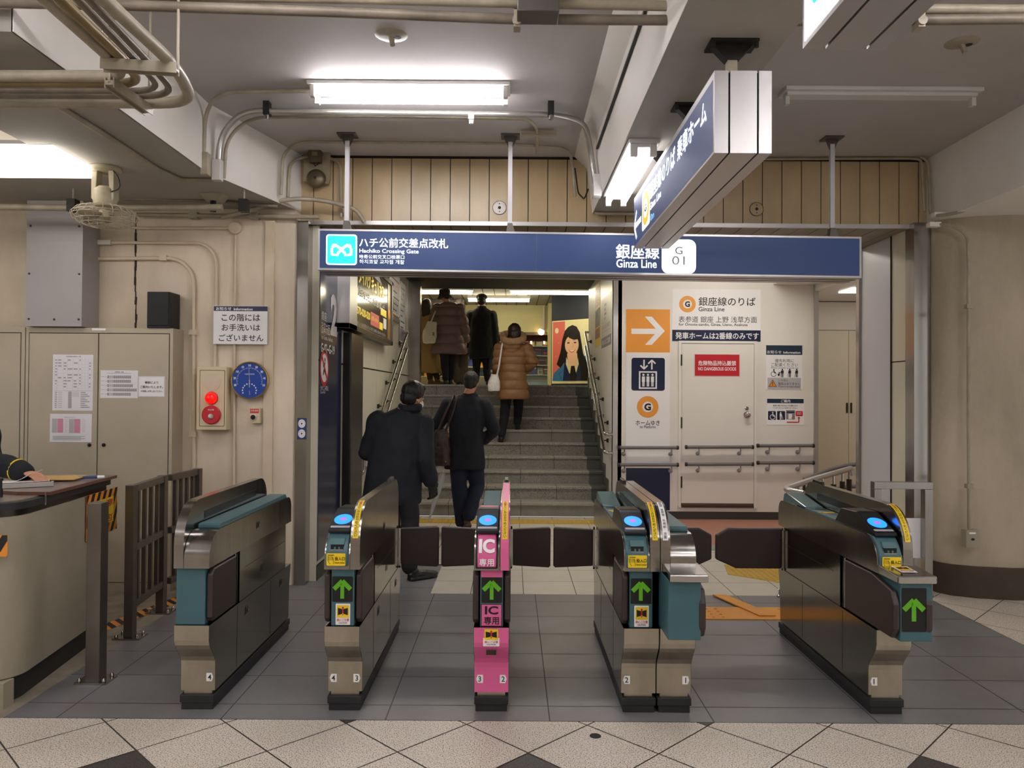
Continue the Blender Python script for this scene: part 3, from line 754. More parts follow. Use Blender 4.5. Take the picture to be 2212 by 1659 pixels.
        if pink:
            P = Pan(m, (0, y0-0.104, 0), (1, 0, 0), (0, 0, 1), 0.0012); P.text('専用', bx[0]+0.010, 0.730, bx[1]-0.010, 0.766, 'white_print', 1, 0.02)
            # IC letters follow the bulge
            vs, fs, a0, b0, a1, b1 = textmesh('IC', 0.045); W_ = bx[1]-bx[0]-0.014; pv = []
            bm = bmesh.new(); bv = [bm.verts.new((q[0], q[1], 0)) for q in vs]
            for f in fs: bm.faces.new([bv[i] for i in f])
            for q in range(1, 10): bmesh.ops.bisect_plane(bm, geom=bm.verts[:]+bm.edges[:]+bm.faces[:], plane_co=(0, b0+(b1-b0)*q/10, 0), plane_no=(0, 1, 0))
            bm.verts.index_update(); vs = [(q.co.x, q.co.y) for q in bm.verts]; fs = [tuple(q.index for q in f.verts) for f in bm.faces]; bm.free()
            for x_, y_ in vs:
                uu = bx[0]+0.007+W_*(x_-a0)/(a1-a0); ar = 0.045+0.062*(y_-b0)/(b1-b0)*1.15; ang = (ar)/0.145
                pv.append((uu, y0-0.085+0.13-0.1490*math.cos(ang), 0.745+0.1475*math.sin(ang)+0.0))
            m.add(pv, fs, 'white_print'); obj('lettering', m, sf_)
        else:
            c_ = (bx[0]+bx[1])/2
            m.box(c_-0.030, c_+0.030, y0-0.088, y0-0.06, 0.800, 0.826, 'black_matte'); m.box(c_-0.030, c_+0.030, y0-0.091, y0-0.087, 0.797, 0.801, 'steel_bright'); m.box(c_-0.014, c_-0.006, y0-0.089, y0-0.08, 0.800, 0.814, 'teal_glass'); m.box(c_+0.006, c_+0.014, y0-0.089, y0-0.08, 0.800, 0.814, 'teal_glass')
            m.prism([(y0-0.092, 0.826), (y0-0.070, 0.852), (y0-0.05, 0.850), (y0-0.05, 0.826)], 'x', c_-0.034, c_+0.034, 'teal_glass'); obj('slot_mouth', m, sf_)
            m = MB(); P = Pan(m, (c_, y0-0.1022, 0), (1, 0, 0), (0, 0, 1), 0.0012)
            P.rrect(-0.046, 0.727, 0.044, 0.786, 0.003, 'yellow', 1); P.text('投入口', -0.006, 0.752, 0.041, 0.770, 'black_print', 2, 0.02); P.text('Insert ticket', -0.006, 0.738, 0.041, 0.746, 'black_print', 2, 0.01)
            P.rect(-0.040, 0.776, -0.010, 0.779, 'black_print', 2); P.line([(-0.039, 0.772), (-0.040, 0.755), (-0.034, 0.742), (-0.028, 0.735)], 0.0018, 'black_print', 2); P.line([(-0.012, 0.735), (-0.012, 0.756), (-0.018, 0.770)], 0.0018, 'black_print', 2)
            for q in range(4): P.line([(-0.036+q*0.006, 0.772), (-0.034+q*0.006, 0.752)], 0.0016, 'black_print', 2)
            obj('insert_sticker', m, sf_)
    # guard wall with its long slot
    gx0, gx1 = (x0, x0+gw) if guard == 'L' else (x1-gw, x1)
    m = MB(); pr = side_pts(y0-0.085, y1-0.12, 0.705, 1.012, 0.20, 0.12, 9); m.prism(pr, 'x', gx0, gx1, 'steel', True)
    if pink:
        cy_, cz_ = y0+0.115, 0.812
        ln = [(y0-0.0865, 0.707)]+[(cy_-0.2015*math.cos(PI/2*i/12), cz_+0.2015*math.sin(PI/2*i/12)) for i in range(13)]+[(y1-0.40, 1.0135)]
        for (a, z), (b, zz) in zip(ln[:-1], ln[1:]): m.add([(gx0+0.004, a, z), (gx1-0.004, a, z), (gx1-0.004, b, zz), (gx0+0.004, b, zz)], [(0, 1, 2, 3)], 'pink')
    gd = obj('guard_wall', m, root)
    m = MB(); xi = gx1 if guard == 'L' else gx0; s = 1 if guard == 'L' else -1
    m.prism([(y0+0.16, 0.905), (y0+0.95, 0.915), (y0+0.95, 0.955), (y0+0.16, 0.945)], 'x', xi-0.002, xi+s*0.0015, 'black_plastic'); obj('sensor_strip', m, gd)
    if not (kind == 'blank' and not tray):
        m = MB(); st = []
        for i in range(10): a = math.radians(12+70*i/9); st.append((y0-0.085+0.20-0.2025*math.cos(a), 0.812+0.2025*math.sin(a)))
        lc = 'yellow' if kind == 'reader' else 'white_print'
        for (a, z), (b, zz) in zip(st[:-1], st[1:]): m.add([(gx0+0.010, a, z), (gx1-0.010, a, z), (gx1-0.010, b, zz), (gx0+0.010, b, zz)], [(0, 1, 2, 3)], lc)
        body = '危険！かけこみはおやめください' if kind == 'reader' else '銀座線　表参道　外苑前　方面'
        for i, ch in enumerate(body):
            if ch in ' 　': continue
            a = math.radians(80-66*(i+0.5)/len(body)); pc_ = V((0, y0-0.085+0.20-0.2037*math.cos(a), 0.812+0.2037*math.sin(a))); tdir = V((0, math.sin(a), math.cos(a))).normalized()
            P = Pan(m, V(((gx0+gx1)/2, pc_.y, pc_.z)), (1, 0, 0), tdir, 0.0005); P.text(ch, -0.007, -0.0068, 0.007, 0.0068, 'red_print' if (kind == 'reader' and i < 3) else 'black_print', 1, 0.01)
        obj('sticker', m, gd)
    if kind == 'reader':
        m = MB(); xc = (gx0+gx1)/2; m.prism([(y1-0.36, 1.010), (y1-0.35, 1.026), (y1-0.23, 1.030), (y1-0.21, 1.010)], 'x', xc-0.011, xc+0.011, 'black_plastic'); obj('guard_cap', m, gd, 0.003)
    # number stickers on the lower front
    for n_, xq, fl in ((numl, x0+0.027, False), (numr, x1-0.027, True)):
        if n_: m = MB(); P = Pan(m, (0, y0+0.0095, 0), (1, 0, 0), (0, 0, 1), 0.001); hexlabel(P, xq, 0.155, 0.034, 0.040, n_, fl); obj('number_sticker', m, root)
    if pink:
        m = MB(); P = Pan(m, (cxm, y0-0.0735, 0), (1, 0, 0), (0, 0, 1), 0.001); caution(P, 0.0, 0.385, 0.078, 0.088); P.rect(-0.024, 0.297, 0.024, 0.320, 'steel_dark', -8); obj('sticker', m, root)
    # paddles across the lane
    for on, xx, s in ((flapl, x0, -1), (flapr, x1, 1)):
        if not on: continue
        yb = y1-0.10; e = xx+s*on; a = xx+s*0.018
        m = MB()
        if on > 0.3: poly = [(a, 0.442), (a, 0.700), (xx+s*(on-0.08), 0.700), (e-s*0.0, 0.655), (e, 0.50), (xx+s*(on-0.13), 0.442)]
        else: poly = [(a, 0.452), (a, 0.685), (e-s*0.010, 0.697), (e, 0.688), (e, 0.452), (e-s*0.01, 0.440)]
        m.prism(poly, 'y', yb-0.018, yb+0.018, 'brown_pad'); obj('door_paddle', m, root, 0.010, seg=3)
        m = MB(); m.box(xx+s*0.001, xx+s*0.017, yb-0.016, yb+0.016, 0.445, 0.685, 'steel_bright'); m.cyl((xx+s*0.009, yb, 0.43), (xx+s*0.009, yb, 0.70), 0.006, 'steel_dark', 8); obj('paddle_hinge', m, root)
    return root

gx = {1: -1.612, 2: -0.892, 3: -0.176, 4: 0.543, 5: 1.753}
GG = 'ticket gates across the passage'
r = thing('ticket_gate', 'leftmost ticket gate, teal front block and teal top without card reader, beside the steel fence', 'ticket gate', (gx[1]+WU/2, GY+GL/2, 0), GG)
unit(r, gx[1], 'blank', 'L', numr='4', padl=False)
r = thing('ticket_gate', 'narrow ticket gate with teal ticket slot, blue reader light and stickers 4 and 3', 'ticket gate', (gx[2]+WU/2, GY+GL/2, 0), GG)
unit(r, gx[2], 'reader', 'R', numl='4', numr='3', flapr=0.26)
r = thing('ticket_gate', 'narrow ticket gate with pink front and large white IC lettering', 'ticket gate', (gx[3]+WU/2, GY+GL/2, 0), GG)
unit(r, gx[3], 'reader', 'R', pink=True, numl='3', numr='2', flapl=0.27, flapr=0.26)
r = thing('ticket_gate', 'double-width ticket gate with teal fronts, steel luggage shelf and stickers 2 and 1', 'ticket gate', (gx[4]+WU, GY+GL/2, 0), GG)
unit(r, gx[4], 'reader', 'R', numl='2', flapl=0.27, padr=False)
unit(r, gx[4]+WU+0.004, 'blank', 'L', tray=True, numr='1', flapr=0.40, padl=False)
r = thing('ticket_gate', 'rightmost ticket gate with bright green arrow under a steel shelf, beside the round wall', 'ticket gate', (gx[5]+WU/2, GY+GL/2, 0), GG)
unit(r, gx[5], 'reader', 'R', tray=True, numl='1', flapl=0.44)
# ================================================================ hanging signs
# --- wide blue sign over the passage (slightly tilted as in the place)
SY0, SY1 = 5.63, 5.93
A, B = atY(687, 494, SY0), atY(1861, 511.5, SY0); Cc = atY(687, 583, SY0)
sx0, sx1 = A.x, B.x; H_ = A.z-Cc.z; dz = (B.z-A.z)
root = thing('hanging_sign', 'long dark blue hanging sign with cyan emblem and white station lettering above the gates', 'sign', ((sx0+sx1)/2, 5.78, Cc.z), 'hanging direction signs')
ux = V((sx1-sx0, 0, dz)).normalized(); uz = V((0, 0, 1)); 
def sbox(m, a0, a1, y0, y1, b0, b1, mt):   # box in the tilted frame of the sign
    o = V((sx0, 0, Cc.z)); c = o+ux*((a0+a1)/2)+uz*((b0+b1)/2)+V((0, (y0+y1)/2, 0))
    m.obox(c, ux*(a1-a0)/2, V((0, (y1-y0)/2, 0)), uz*(b1-b0)/2, mt)
Ls = (B-A).length
m = MB(); sbox(m, 0, Ls, SY0+0.012, SY1, 0, H_, 'alu'); sbox(m, -0.001, Ls+.001, SY0, SY0+0.012, 0, 0.014, 'alu'); sbox(m, 0, Ls, SY0, SY0+0.012, H_-0.014, H_, 'alu')
sbox(m, 0, 0.014, SY0, SY0+0.012, 0.014, H_-0.014, 'alu'); sbox(m, Ls-0.014, Ls, SY0, SY0+0.012, 0.014, H_-0.014, 'alu')
sbox(m, 0.003, Ls-0.003, SY0+0.10, SY0+0.107, -0.002, 0.0, 'gap_dark'); sbox(m, 0.003, Ls-0.003, SY0+0.19, SY0+0.197, -0.002, 0.0, 'gap_dark'); obj('sign_box', m, root)
m = MB(); sbox(m, 0.014, Ls*0.402, SY0+0.004, SY0+0.012, 0.014, H_-0.014, 'sign_blue'); sbox(m, Ls*0.402+0.003, Ls-0.014, SY0+0.004, SY0+0.012, 0.014, H_-0.014, 'sign_blue'); obj('sign_face', m, root)
P0 = Pan(None, A*1.0, ux, uz); P0.o = V((A.x, SY0+0.004, A.z))
def face(fn, nm, lab=None):
    m = MB(); P0.mb = m; P0.d = 0.0012; fn(P0); o = obj(nm, m, root)
    if lab: o['label'] = lab
def emblem(P):
    a0, b0, a1, b1 = P.pr(704, 506, 771, 572); P.rrect(a0, b0, a1, b1, 0.022, 'lit_white', 1); P.rrect(a0+0.010, b0+0.010, a1-0.010, b1-0.010, 0.016, 'lit_cyan', 2)
    cx, cy = (a0+a1)/2, (b0+b1)/2-0.004; w = (a1-a0)*0.5
    for s in (-1, 1):
        o_ = [(0.02, -0.26), (0.25, -0.38), (0.60, -0.36), (0.70, 0.10), (0.56, 0.42), (0.30, 0.40), (0.0, 0.12)]
        P.line([(cx+s*w*0.62, cy-w*0.32), (cx+s*w*0.62, cy+w*0.12)], w*0.17, 'lit_white', 3)
        P.line([(cx+s*w*0.62, cy+w*0.16), (cx+s*w*0.42, cy+w*0.36), (cx+s*w*0.05, cy+w*0.10), (cx-s*w*0.24, cy-w*0.22)], w*0.17, 'lit_white', 3+s*0.2)
        P.line([(cx+s*w*0.60, cy-w*0.30), (cx+s*w*0.18, cy-w*0.32)], w*0.13, 'lit_white', 3.4)
        P.ell(cx+s*w*0.50, cy+w*0.28, w*0.13, w*0.13, 'lit_white', 3.3, 12)
face(emblem, 'emblem', 'white winged emblem on a cyan square')
def let(P):
    P.ptext('ハチ公前交差点改札', 776, 513, 968, 534, 'lit_white', 2, 0.014)
    P.ptext('Hachiko Crossing Gate', 776, 537, 904, 548, 'lit_white', 2, 0.008)
    P.ptext('哈奇公前交叉口检票口', 776, 549.5, 873, 558, 'lit_white', 2, 0.0)
    P.ptext('하치코앞 교차점 개찰', 776, 560, 873, 569, 'lit_white', 2, 0.0)
    P.ptext('銀座線', 1330, 522, 1424, 554, 'lit_white', 2, 0.016)
    P.ptext('Ginza Line', 1331, 555, 1418, 573, 'lit_white', 2, 0.012)
face(let, 'lettering')
def g01(P):
    P.rrect(*P.pr(1429, 511, 1503, 585), 0.05, 'lit_white', 1); P.ptext('G', 1458, 527, 1474, 543, 'pillar_blue', 2, 0.005); P.ptext('01', 1451, 547, 1479, 566, 'pillar_blue', 2, 0.005)
face(g01, 'station_number_plate')
for px, ty in ((750, 290), (1102, 297), (1797, 300)):
    p = atY(px, 400, 5.78); m = MB(); zb = Cc.z+H_+dz*(p.x-sx0)/Ls
    m.box(p.x-0.016, p.x+0.016, 5.765, 5.795, zb, ZC-0.05, 'light_panel'); obj('hanging_rod', m, root)
    m = MB(); m.box(p.x-0.07, p.x+0.07, 5.72, 5.84, ZC-0.012, ZC, 'alu_grey'); m.prism([(p.x-0.05, ZC-0.012), (p.x+0.05, ZC-0.012), (p.x+0.018, ZC-0.09), (p.x-0.018, ZC-0.09)], 'y', 5.775, 5.785, 'alu_grey'); obj('ceiling_plate', m, root)
    m = MB(); m.prism([(p.x-0.03, zb), (p.x+0.045, zb), (p.x+0.018, zb+0.09), (p.x-0.018, zb+0.09)], 'y', 5.75, 5.81, 'alu_grey'); obj('rod_clamp', m, root)

# --- double-sided sign boxes hanging along the middle beam
def beam_sign(y0, y1, z0, z1, xl, xr, label, faces, posts):
    r = thing('hanging_sign', label, 'sign', ((xl+xr)/2, (y0+y1)/2, z0), 'hanging direction signs')
    w = xr-xl; g1, g2 = xl+w*0.26, xl+w*0.76
    m = MB(); e = 0.004
    for a, b in ((xl, g1-e), (g1+e, g2-e), (g2+e, xr)): m.box(a, b, y0, y1, z0, z1, 'alu')
    m.box(xl+0.01, xr-0.01, y0+0.012, y1-0.012, z0+0.012, z1-0.004, 'gap_dark')
    obj('sign_box', m, r)
    for fn, nm in faces: m = MB(); fn(m); obj(nm, m, r)
    for yy in posts:
        m = MB(); xc = (xl+xr)/2-0.02; m.box(xc-0.02, xc+0.02, yy-0.02, yy+0.02, z1, 2.97, 'conduit'); obj('hanging_post', m, r)
        m = MB(); m.box(xc-0.10, xc+0.10, yy-0.06, yy+0.06, 3.018, 3.03, 'iron_black'); m.prism([(xc-0.085, 3.018), (xc+0.085, 3.018), (xc+0.025, 2.955), (xc-0.025, 2.955)], 'y', yy-0.025, yy+0.025, 'iron_black')
        for s in (-1, 1): m.cyl((xc+s*0.09, yy-0.05, 2.995), (xc+s*0.09, yy-0.05, 3.02), 0.010, 'iron_black', 8)
        obj('mounting_plate', m, r)
xl = 0.818; sy0, sy1, sz0, sz1 = 3.12, 5.18, 2.538, 2.876
def f1(m):
    P = Pan(m, (xl, sy1, sz0), (0, -1, 0), (0, 0, 1), 0.001); L = sy1-sy0; P.rect(0.012, 0.012, L-0.02, sz1-sz0-0.03, 'sign_blue', 1)
def f2(m):
    P = Pan(m, (xl, sy1, sz0), (0, -1, 0), (0, 0, 1), 0.001)
    def q(x0, y0, x1, y1): # pixel corners -> s range
        return P.px(x0, (y0+y1)/2)[0], P.px(x1, (y0+y1)/2)[0]
    H = sz1-sz0
    def tx(t, x0, x1, b0, b1, mt='lit_white', b=0.02): a0 = P.px(x0, 400)[0]; a1 = P.px(x1, 400)[0]; P.text(t, a0, b0*H, a1, b1*H, mt, 3, b)
    tx('銀座線のりば', 1405, 1459, 0.50, 0.82); tx('乗車ホーム', 1464, 1527, 0.50, 0.82)
    tx('Ginza Line', 1405, 1429, 0.32, 0.45); tx('10m', 1405, 1414, 0.12, 0.24, 'lit_blue_text')
    a0 = P.px(1371, 400)[0]; a1 = P.px(1386, 400)[0]; c = (a0+a1)/2; h = H*0.40
    P.line([(a1-0.0, h), (a0+0.03, h)], 0.035, 'lit_white', 3); P.line([(a0+0.11, h+0.09), (a0+0.02, h), (a0+0.11, h-0.09)], 0.03, 'lit_white', 4)
def f3(m):
    P = Pan(m, (xl, sy1, sz0), (0, -1, 0), (0, 0, 1), 0.001); H = sz1-sz0
    a0 = P.px(1388, 400)[0]; a1 = P.px(1404.5, 400)[0]; P.rrect(a0, H*0.12, a1, H*0.84, 0.03, 'lit_white', 2)
    c = (a0+a1)/2; r_ = (a1-a0)*0.43; P.ell(c, H*0.48, r_, H*0.31, 'lit_orange', 3); P.ell(c, H*0.48, r_*0.58, H*0.175, 'lit_white', 4); P.text('G', c-r_*0.3, H*0.41, c+r_*0.3, H*0.55, 'pillar_blue', 5, 0.04)
beam_sign(sy0, sy1, sz0, sz1, xl, 1.052, 'blue end-on sign box below the middle beam with white arrow and lettering', [(f1, 'sign_face'), (f2, 'lettering'), (f3, 'line_symbol')], (3.22, 3.92, 4.70))
def n1(m):
    P = Pan(m, (0.823, 2.18, 2.54), (0, -1, 0), (0, 0, 1), 0.001); P.rect(0.014, 0.014, 1.2, 0.31, 'lit_white', 1)
def n2(m):
    P = Pan(m, (0.823, 2.18, 2.54), (0, -1, 0), (0, 0, 1), 0.001); P.rrect(0.075, 0.085, 0.28, 0.29, 0.02, 'lit_cyan', 2)
beam_sign(1.0, 2.18, 2.54, 2.878, 0.823, 1.058, 'nearest hanging sign box, white lit face with cyan square, at the top edge', [(n1, 'sign_face'), (n2, 'emblem')], (1.3, 1.95))

# ================================================================ notices on the lift wall
def board(name, label, cat, px, Y, fn, t=0.004, m0='white_print', group=None, back=True):
    x0, y0, x1, y1 = px; m = MB(); P = Pan(m, (0, Y, 1), (1, 0, 0), (0, 0, 1), 0.0009); q = P.pr(x0, y0, x1, y1)
    P.slab(*q, m0, t); P.o = P.o+P.n*t; fn(P, q); return solo(name, m, label, cat, group)
def b_arrow(P, q):
    P.rect(*q, 'sign_orange', 1)
    P.prect(1364, 710, 1424, 721.5, 'white_print', 2)
    a = [P.px(x, y) for x, y in ((1393, 684), (1408, 684), (1436, 715), (1408, 745), (1393, 745), (1421, 715))]
    P.poly([a[0], a[5], a[2], a[1]], 'white_print', 3); P.poly([a[5], a[4], a[3], a[2]], 'white_print', 3)
board('direction_panel', 'orange square panel with a white right-pointing arrow on the white lift wall', 'sign', (1352, 668, 1447, 761), WY, b_arrow)
def b_lift(P, q):
    P.rect(*q, 'white_print', 1)
    P.rrect(*P.pr(1364, 773, 1436, 844), 0.03, 'navy_print', 2)
    x0, y0, x1, y1 = P.pr(1380, 802, 1419, 840); P.rect(x0, y0, x1, y1, 'white_print', 3); P.rect(x0+0.018, y0+0.018, x1-0.018, y1-0.018, 'navy_print', 4)
    for i in range(3):
        cx = x0+(x1-x0)*(0.25+0.25*i); b = y0+0.03; P.ell(cx, b+0.145, 0.014, 0.014, 'white_print', 5, 12); P.rect(cx-0.019, b+0.055, cx+0.019, b+0.125, 'white_print', 5); P.rect(cx-0.014, b, cx-0.002, b+0.06, 'white_print', 5); P.rect(cx+0.002, b, cx+0.014, b+0.06, 'white_print', 5)
    for cx, s in ((1391, 1), (1408, -1)):
        a, b = P.px(cx, 777 if s < 0 else 798); c, d = P.px(cx, 798 if s < 0 else 777)
        P.rect(a-0.009, min(b, d), a+0.009, max(b, d), 'white_print', 5); P.line([(a-0.045, b+s*0.05), (a, b+s*0.006), (a+0.045, b+s*0.05)], 0.018, 'white_print', 6)
    cx, cy = P.px(1399, 879); P.ring(cx, cy, 0.066, 0.135, 'sign_orange', 2); P.text('G', cx-0.042, cy-0.045, cx+0.042, cy+0.045, 'black_print', 3, 0.045)
    P.ptext('ホームゆき', 1373, 908, 1425, 919, 'black_print', 2, 0.01); P.ptext('to Platform', 1382, 919, 1416, 925, 'black_print', 2, 0.01)
board('direction_panel', 'tall white panel with lift pictogram and orange G ring above a navy lower part', 'sign', (1352, 761.5, 1447, 1100), WY, lambda P, q: (b_lift(P, q), P.prect(1352, 1011, 1447, 1102, 'navy_print', 2)))
def b_main(P, q):
    cx, cy = P.px(1485, 657); P.ring(cx, cy, 0.055, 0.104, 'sign_orange', 1); P.text('G', cx-0.032, cy-0.036, cx+0.032, cy+0.036, 'black_print', 2, 0.045)
    P.ptext('銀座線のりば', 1509, 642, 1632, 661, 'black_print', 1, 0.01); P.ptext('Ginza Line', 1509, 663, 1565, 672.5, 'black_print', 1, 0.01)
    P.ptext('表参道 銀座 上野 浅草方面', 1466, 683.5, 1635, 697, 'black_print', 1, 0.0); P.ptext('for Omote-sando, Ginza, Ueno, Asakusa', 1466, 698, 1615, 705, 'black_print', 1, 0.01)
    P.prect(1452, 713, 1643, 737.5, 'navy_print', 1); P.ptext('発車ホームは2番線のみです', 1459, 718, 1639, 733, 'white_print', 2, 0.02)
board('line_sign', 'large white sign with orange G ring and navy strip over the white door', 'sign', (1452, 625, 1643, 738), WY, b_main)
def b_info(P, q):
    P.prect(1655, 746, 1733, 766.5, 'navy_teal', 1); P.ptext('お知らせ', 1657, 757, 1688, 764, 'white_print', 2, 0.01); P.ptext('Information', 1692, 759, 1729, 764, 'white_print', 2, 0.02)
    P.ptext('優先利用に', 1674, 775.5, 1715, 783, 'black_print', 1); P.ptext('ご配慮ください', 1666, 784, 1724, 792, 'black_print', 1); P.ptext('Please consider priority use', 1666, 793, 1724, 797, 'black_print', 1)
    for i, cx in enumerate((1671, 1690, 1706, 1721)):
        a, b = P.px(cx, 806); 
        if i == 0: P.ring(a, b-0.012, 0.028, 0.034, 'black_print', 1); P.ell(a+0.004, b+0.040, 0.010, 0.010, 'black_print', 1, 10); P.line([(a+0.004, b+0.032), (a+0.008, b+0.004), (a+0.028, b+0.004)], 0.01, 'black_print', 1)
        else:
            P.ell(a, b+0.045, 0.010, 0.010, 'black_print', 1, 10); P.rect(a-0.016, b-0.004, a+0.016, b+0.034, 'black_print', 1); P.rect(a-0.012, b-0.052, a-0.002, b, 'black_print', 1); P.rect(a+0.002, b-0.052, a+0.012, b, 'black_print', 1); P.line([(a-0.016, b+0.02), (a-0.026, b-0.05)], 0.004, 'black_print', 1)
            if i == 1: P.line([(a-0.016, b+0.02), (a-0.04, b-0.01)], 0.006, 'black_print', 1); P.ell(a-0.045, b-0.02, 0.014, 0.018, 'black_print', 1, 10); P.ell(a-0.04, b+0.008, 0.008, 0.008, 'black_print', 1, 10)
    P.prect(1658, 816, 1730, 841, 'light_print', 1)
    a, b = P.px(1669, 829); P.poly([(a-0.052, b-0.038), (a+0.052, b-0.038), (a, b+0.052)], 'black_print', 2); P.poly([(a-0.042, b-0.032), (a+0.042, b-0.032), (a, b+0.040)], 'orange', 3); P.text('!', a-0.006, b-0.024, a+0.006, b+0.024, 'black_print', 4, 0.03)
    P.ptext('この先に', 1681, 819, 1703, 824, 'black_print', 2); P.ptext('階段はありません', 1681, 826, 1728, 832, 'black_print', 2); P.ptext('There is no stairs ahead.', 1681, 833, 1728, 837, 'black_print', 2)
board('notice', 'white notice with teal heading, pictogram figures and yellow warning triangle beside the white door', 'notice', (1655, 746, 1733, 841.5), WY, b_info)
def b_guide(P, q):
    P.prect(1657, 861.5, 1736, 871, 'navy_teal', 1); P.ptext('ご案内', 1687, 863, 1707, 869.5, 'white_print', 2, 0.02)
    P.ptext('乗車の際にお手伝いが必要な方は', 1670, 874.5, 1723, 878, 'black_print', 1, 0.01); P.ptext('インターホンにてお知らせください。', 1670, 879.5, 1723, 883, 'black_print', 1, 0.01)
    P.rrect(*P.pr(1659, 888, 1676, 907), 0.01, 'navy_print', 1); P.rrect(*P.pr(1678.5, 888, 1696, 907), 0.01, 'navy_print', 1)
    a, b = P.px(1668, 899); P.ring(a+0.004, b-0.010, 0.026, 0.034, 'white_print', 2); P.ell(a+0.006, b+0.045, 0.009, 0.009, 'white_print', 2, 10); P.line([(a+0.006, b+0.036), (a+0.010, b+0.0), (a+0.03, b)], 0.01, 'white_print', 2)
    a, b = P.px(1687, 898); P.ell(a-0.004, b+0.038, 0.009, 0.009, 'white_print', 2, 10); P.rect(a-0.016, b-0.01, a+0.006, b+0.028, 'white_print', 2); P.rect(a-0.014, b-0.05, a-0.006, b-0.01, 'white_print', 2); P.rect(a-0.002, b-0.05, a+0.006, b-0.01, 'white_print', 2); P.line([(a+0.006, b+0.02), (a+0.026, b-0.05)], 0.005, 'white_print', 2)
    P.prect(1698, 886, 1717, 906, 'grey_print', 1); P.prect(1699, 889, 1716, 892, 'navy_print', 2); P.prect(1703, 894, 1711, 905, 'white_print', 2); a, b = P.px(1713.5, 903); P.ring(a, b, 0.014, 0.020, 'red_print', 3)
    P.rrect(*P.pr(1718.5, 888, 1734, 899), 0.008, 'red_print', 1); P.prect(1721, 891, 1731, 892, 'white_print', 2); P.prect(1721, 894, 1731, 895, 'white_print', 2)
    a, b = P.px(1699.5, 912); c, d = P.px(1725.5, 902); P.line([(a, b), (c, b), (c, d-0.004)], 0.014, 'red_print', 1); P.poly([(c-0.018, d-0.01), (c+0.018, d-0.01), (c, d+0.014)], 'red_print', 2)
board('notice', 'small white notice with two navy pictograms and a red bent arrow', 'notice', (1656.5, 861, 1737, 918), WY, b_guide)
# --- the door in the lift wall
m = MB(); P = Pan(m, (0, WY, 0), (1, 0, 0), (0, 0, 1), 0.001)
q = P.pr(1471, 742, 1628, 1093); x0, z0, x1, z1 = q
m.box(x0-0.035, x0, WY-0.022, WY, z0-0.02, z1+0.03, 'white_wall'); m.box(x1, x1+0.035, WY-0.022, WY, z0-0.02, z1+0.03, 'white_wall'); m.box(x0, x1, WY-0.022, WY, z1, z1+0.03, 'white_wall'); m.box(x0-0.035, x1+0.035, WY-0.02, WY, z0-0.02, z0, 'brown_tile')
dr = struct('door_1', m)
m = MB(); m.box(x0+0.004, x1-0.004, WY-0.014, WY, z0+0.035, z1-0.006, 'white_wall'); m.box(x0, x1, WY-0.003, WY, z0, z1, 'gap_dark'); m.box(x0+0.01, x1-0.01, WY-0.012, WY, z0+0.004, z0+0.030, 'brown_print'); obj('door_leaf', m, dr)
for py in (778, 913, 1041):
    p = atY(1471, py, WY); m = MB(); m.cyl((p.x+0.002, WY-0.022, p.z-0.07), (p.x+0.002, WY-0.022, p.z+0.07), 0.010, 'steel_dark', 8); obj('hinge', m, dr)
p = atY(1612, 896, WY); m = MB(); m.lathe([(0.0, 0.075), (0.022, 0.072), (0.034, 0.060), (0.034, 0.048), (0.016, 0.034), (0.014, 0.012), (0.038, 0.010), (0.040, 0.0)][::-1], (p.x, WY-0.014, p.z), (0, -1, 0), 'steel_bright', 20); obj('door_knob', m, dr)
p = atY(1612, 882, WY); m = MB(); m.lathe([(0.024, 0), (0.024, 0.012), (0.01, 0.016), (0, 0.016)], (p.x, WY-0.014, p.z), (0, -1, 0), 'steel_bright', 16); obj('deadbolt', m, dr)
m = MB(); a = atY(1635, 940, WY); b = atY(1635, 1092, WY)
P = Pan(m, (0, WY-0.014, 1), (1, 0, 0), (0, 0, 1), 0.0012); 
q = P.pr(1501, 766, 1597, 812); P.rect(q[0]-0.012, q[1]-0.012, q[2]+0.012, q[3]+0.008, 'tape_clear', 1); P.rect(*q, 'red_print', 2); P.ptext('危険物品持込厳禁', 1508, 779, 1590, 790, 'white_print', 3, 0.02); P.ptext('NO DANGEROUS GOODS', 1508, 793, 1590, 800.5, 'white_print', 3, 0.02)
solo('door_notice', m, 'red taped notice forbidding dangerous goods on the white door', 'notice')
# --- handrails on the lift wall (three pairs)
def hrail(x0, y0, x1, y1, brs, label, tagt):
    a, b = atY(x0, y0, WY-0.09), atY(x1, y1, WY-0.09); r = thing('handrail', label, 'handrail', (a+b)/2, 'grey handrails on the lift wall')
    m = MB(); m.tube([a, b], 0.021, 'rail_grey', 12); obj('rail', m, r)
    for px in (x0, x1):
        p = atY(px, (y0+y1)/2, WY-0.09); s = 1 if px == x1 else -1; m = MB(); m.cyl(p-V((s*0.02, 0, 0)), p+V((s*0.006, 0, 0)), 0.025, 'rubber', 12); obj('end_cap', m, r)
    for px in brs:
        p = atY(px, (y0+y1)/2, WY-0.09); m = MB(); m.cyl(p, p+V((0, 0.0, -0.05)), 0.008, 'steel_bright', 8); m.tube([p+V((0, 0, -0.045)), p+V((0, 0.02, -0.075)), p+V((0, 0.09, -0.085))], 0.012, 'light_print', 8); m.cyl((p.x, WY-0.02, p.z-0.085), (p.x, WY, p.z-0.085), 0.026, 'grey_print', 14); obj('bracket', m, r)
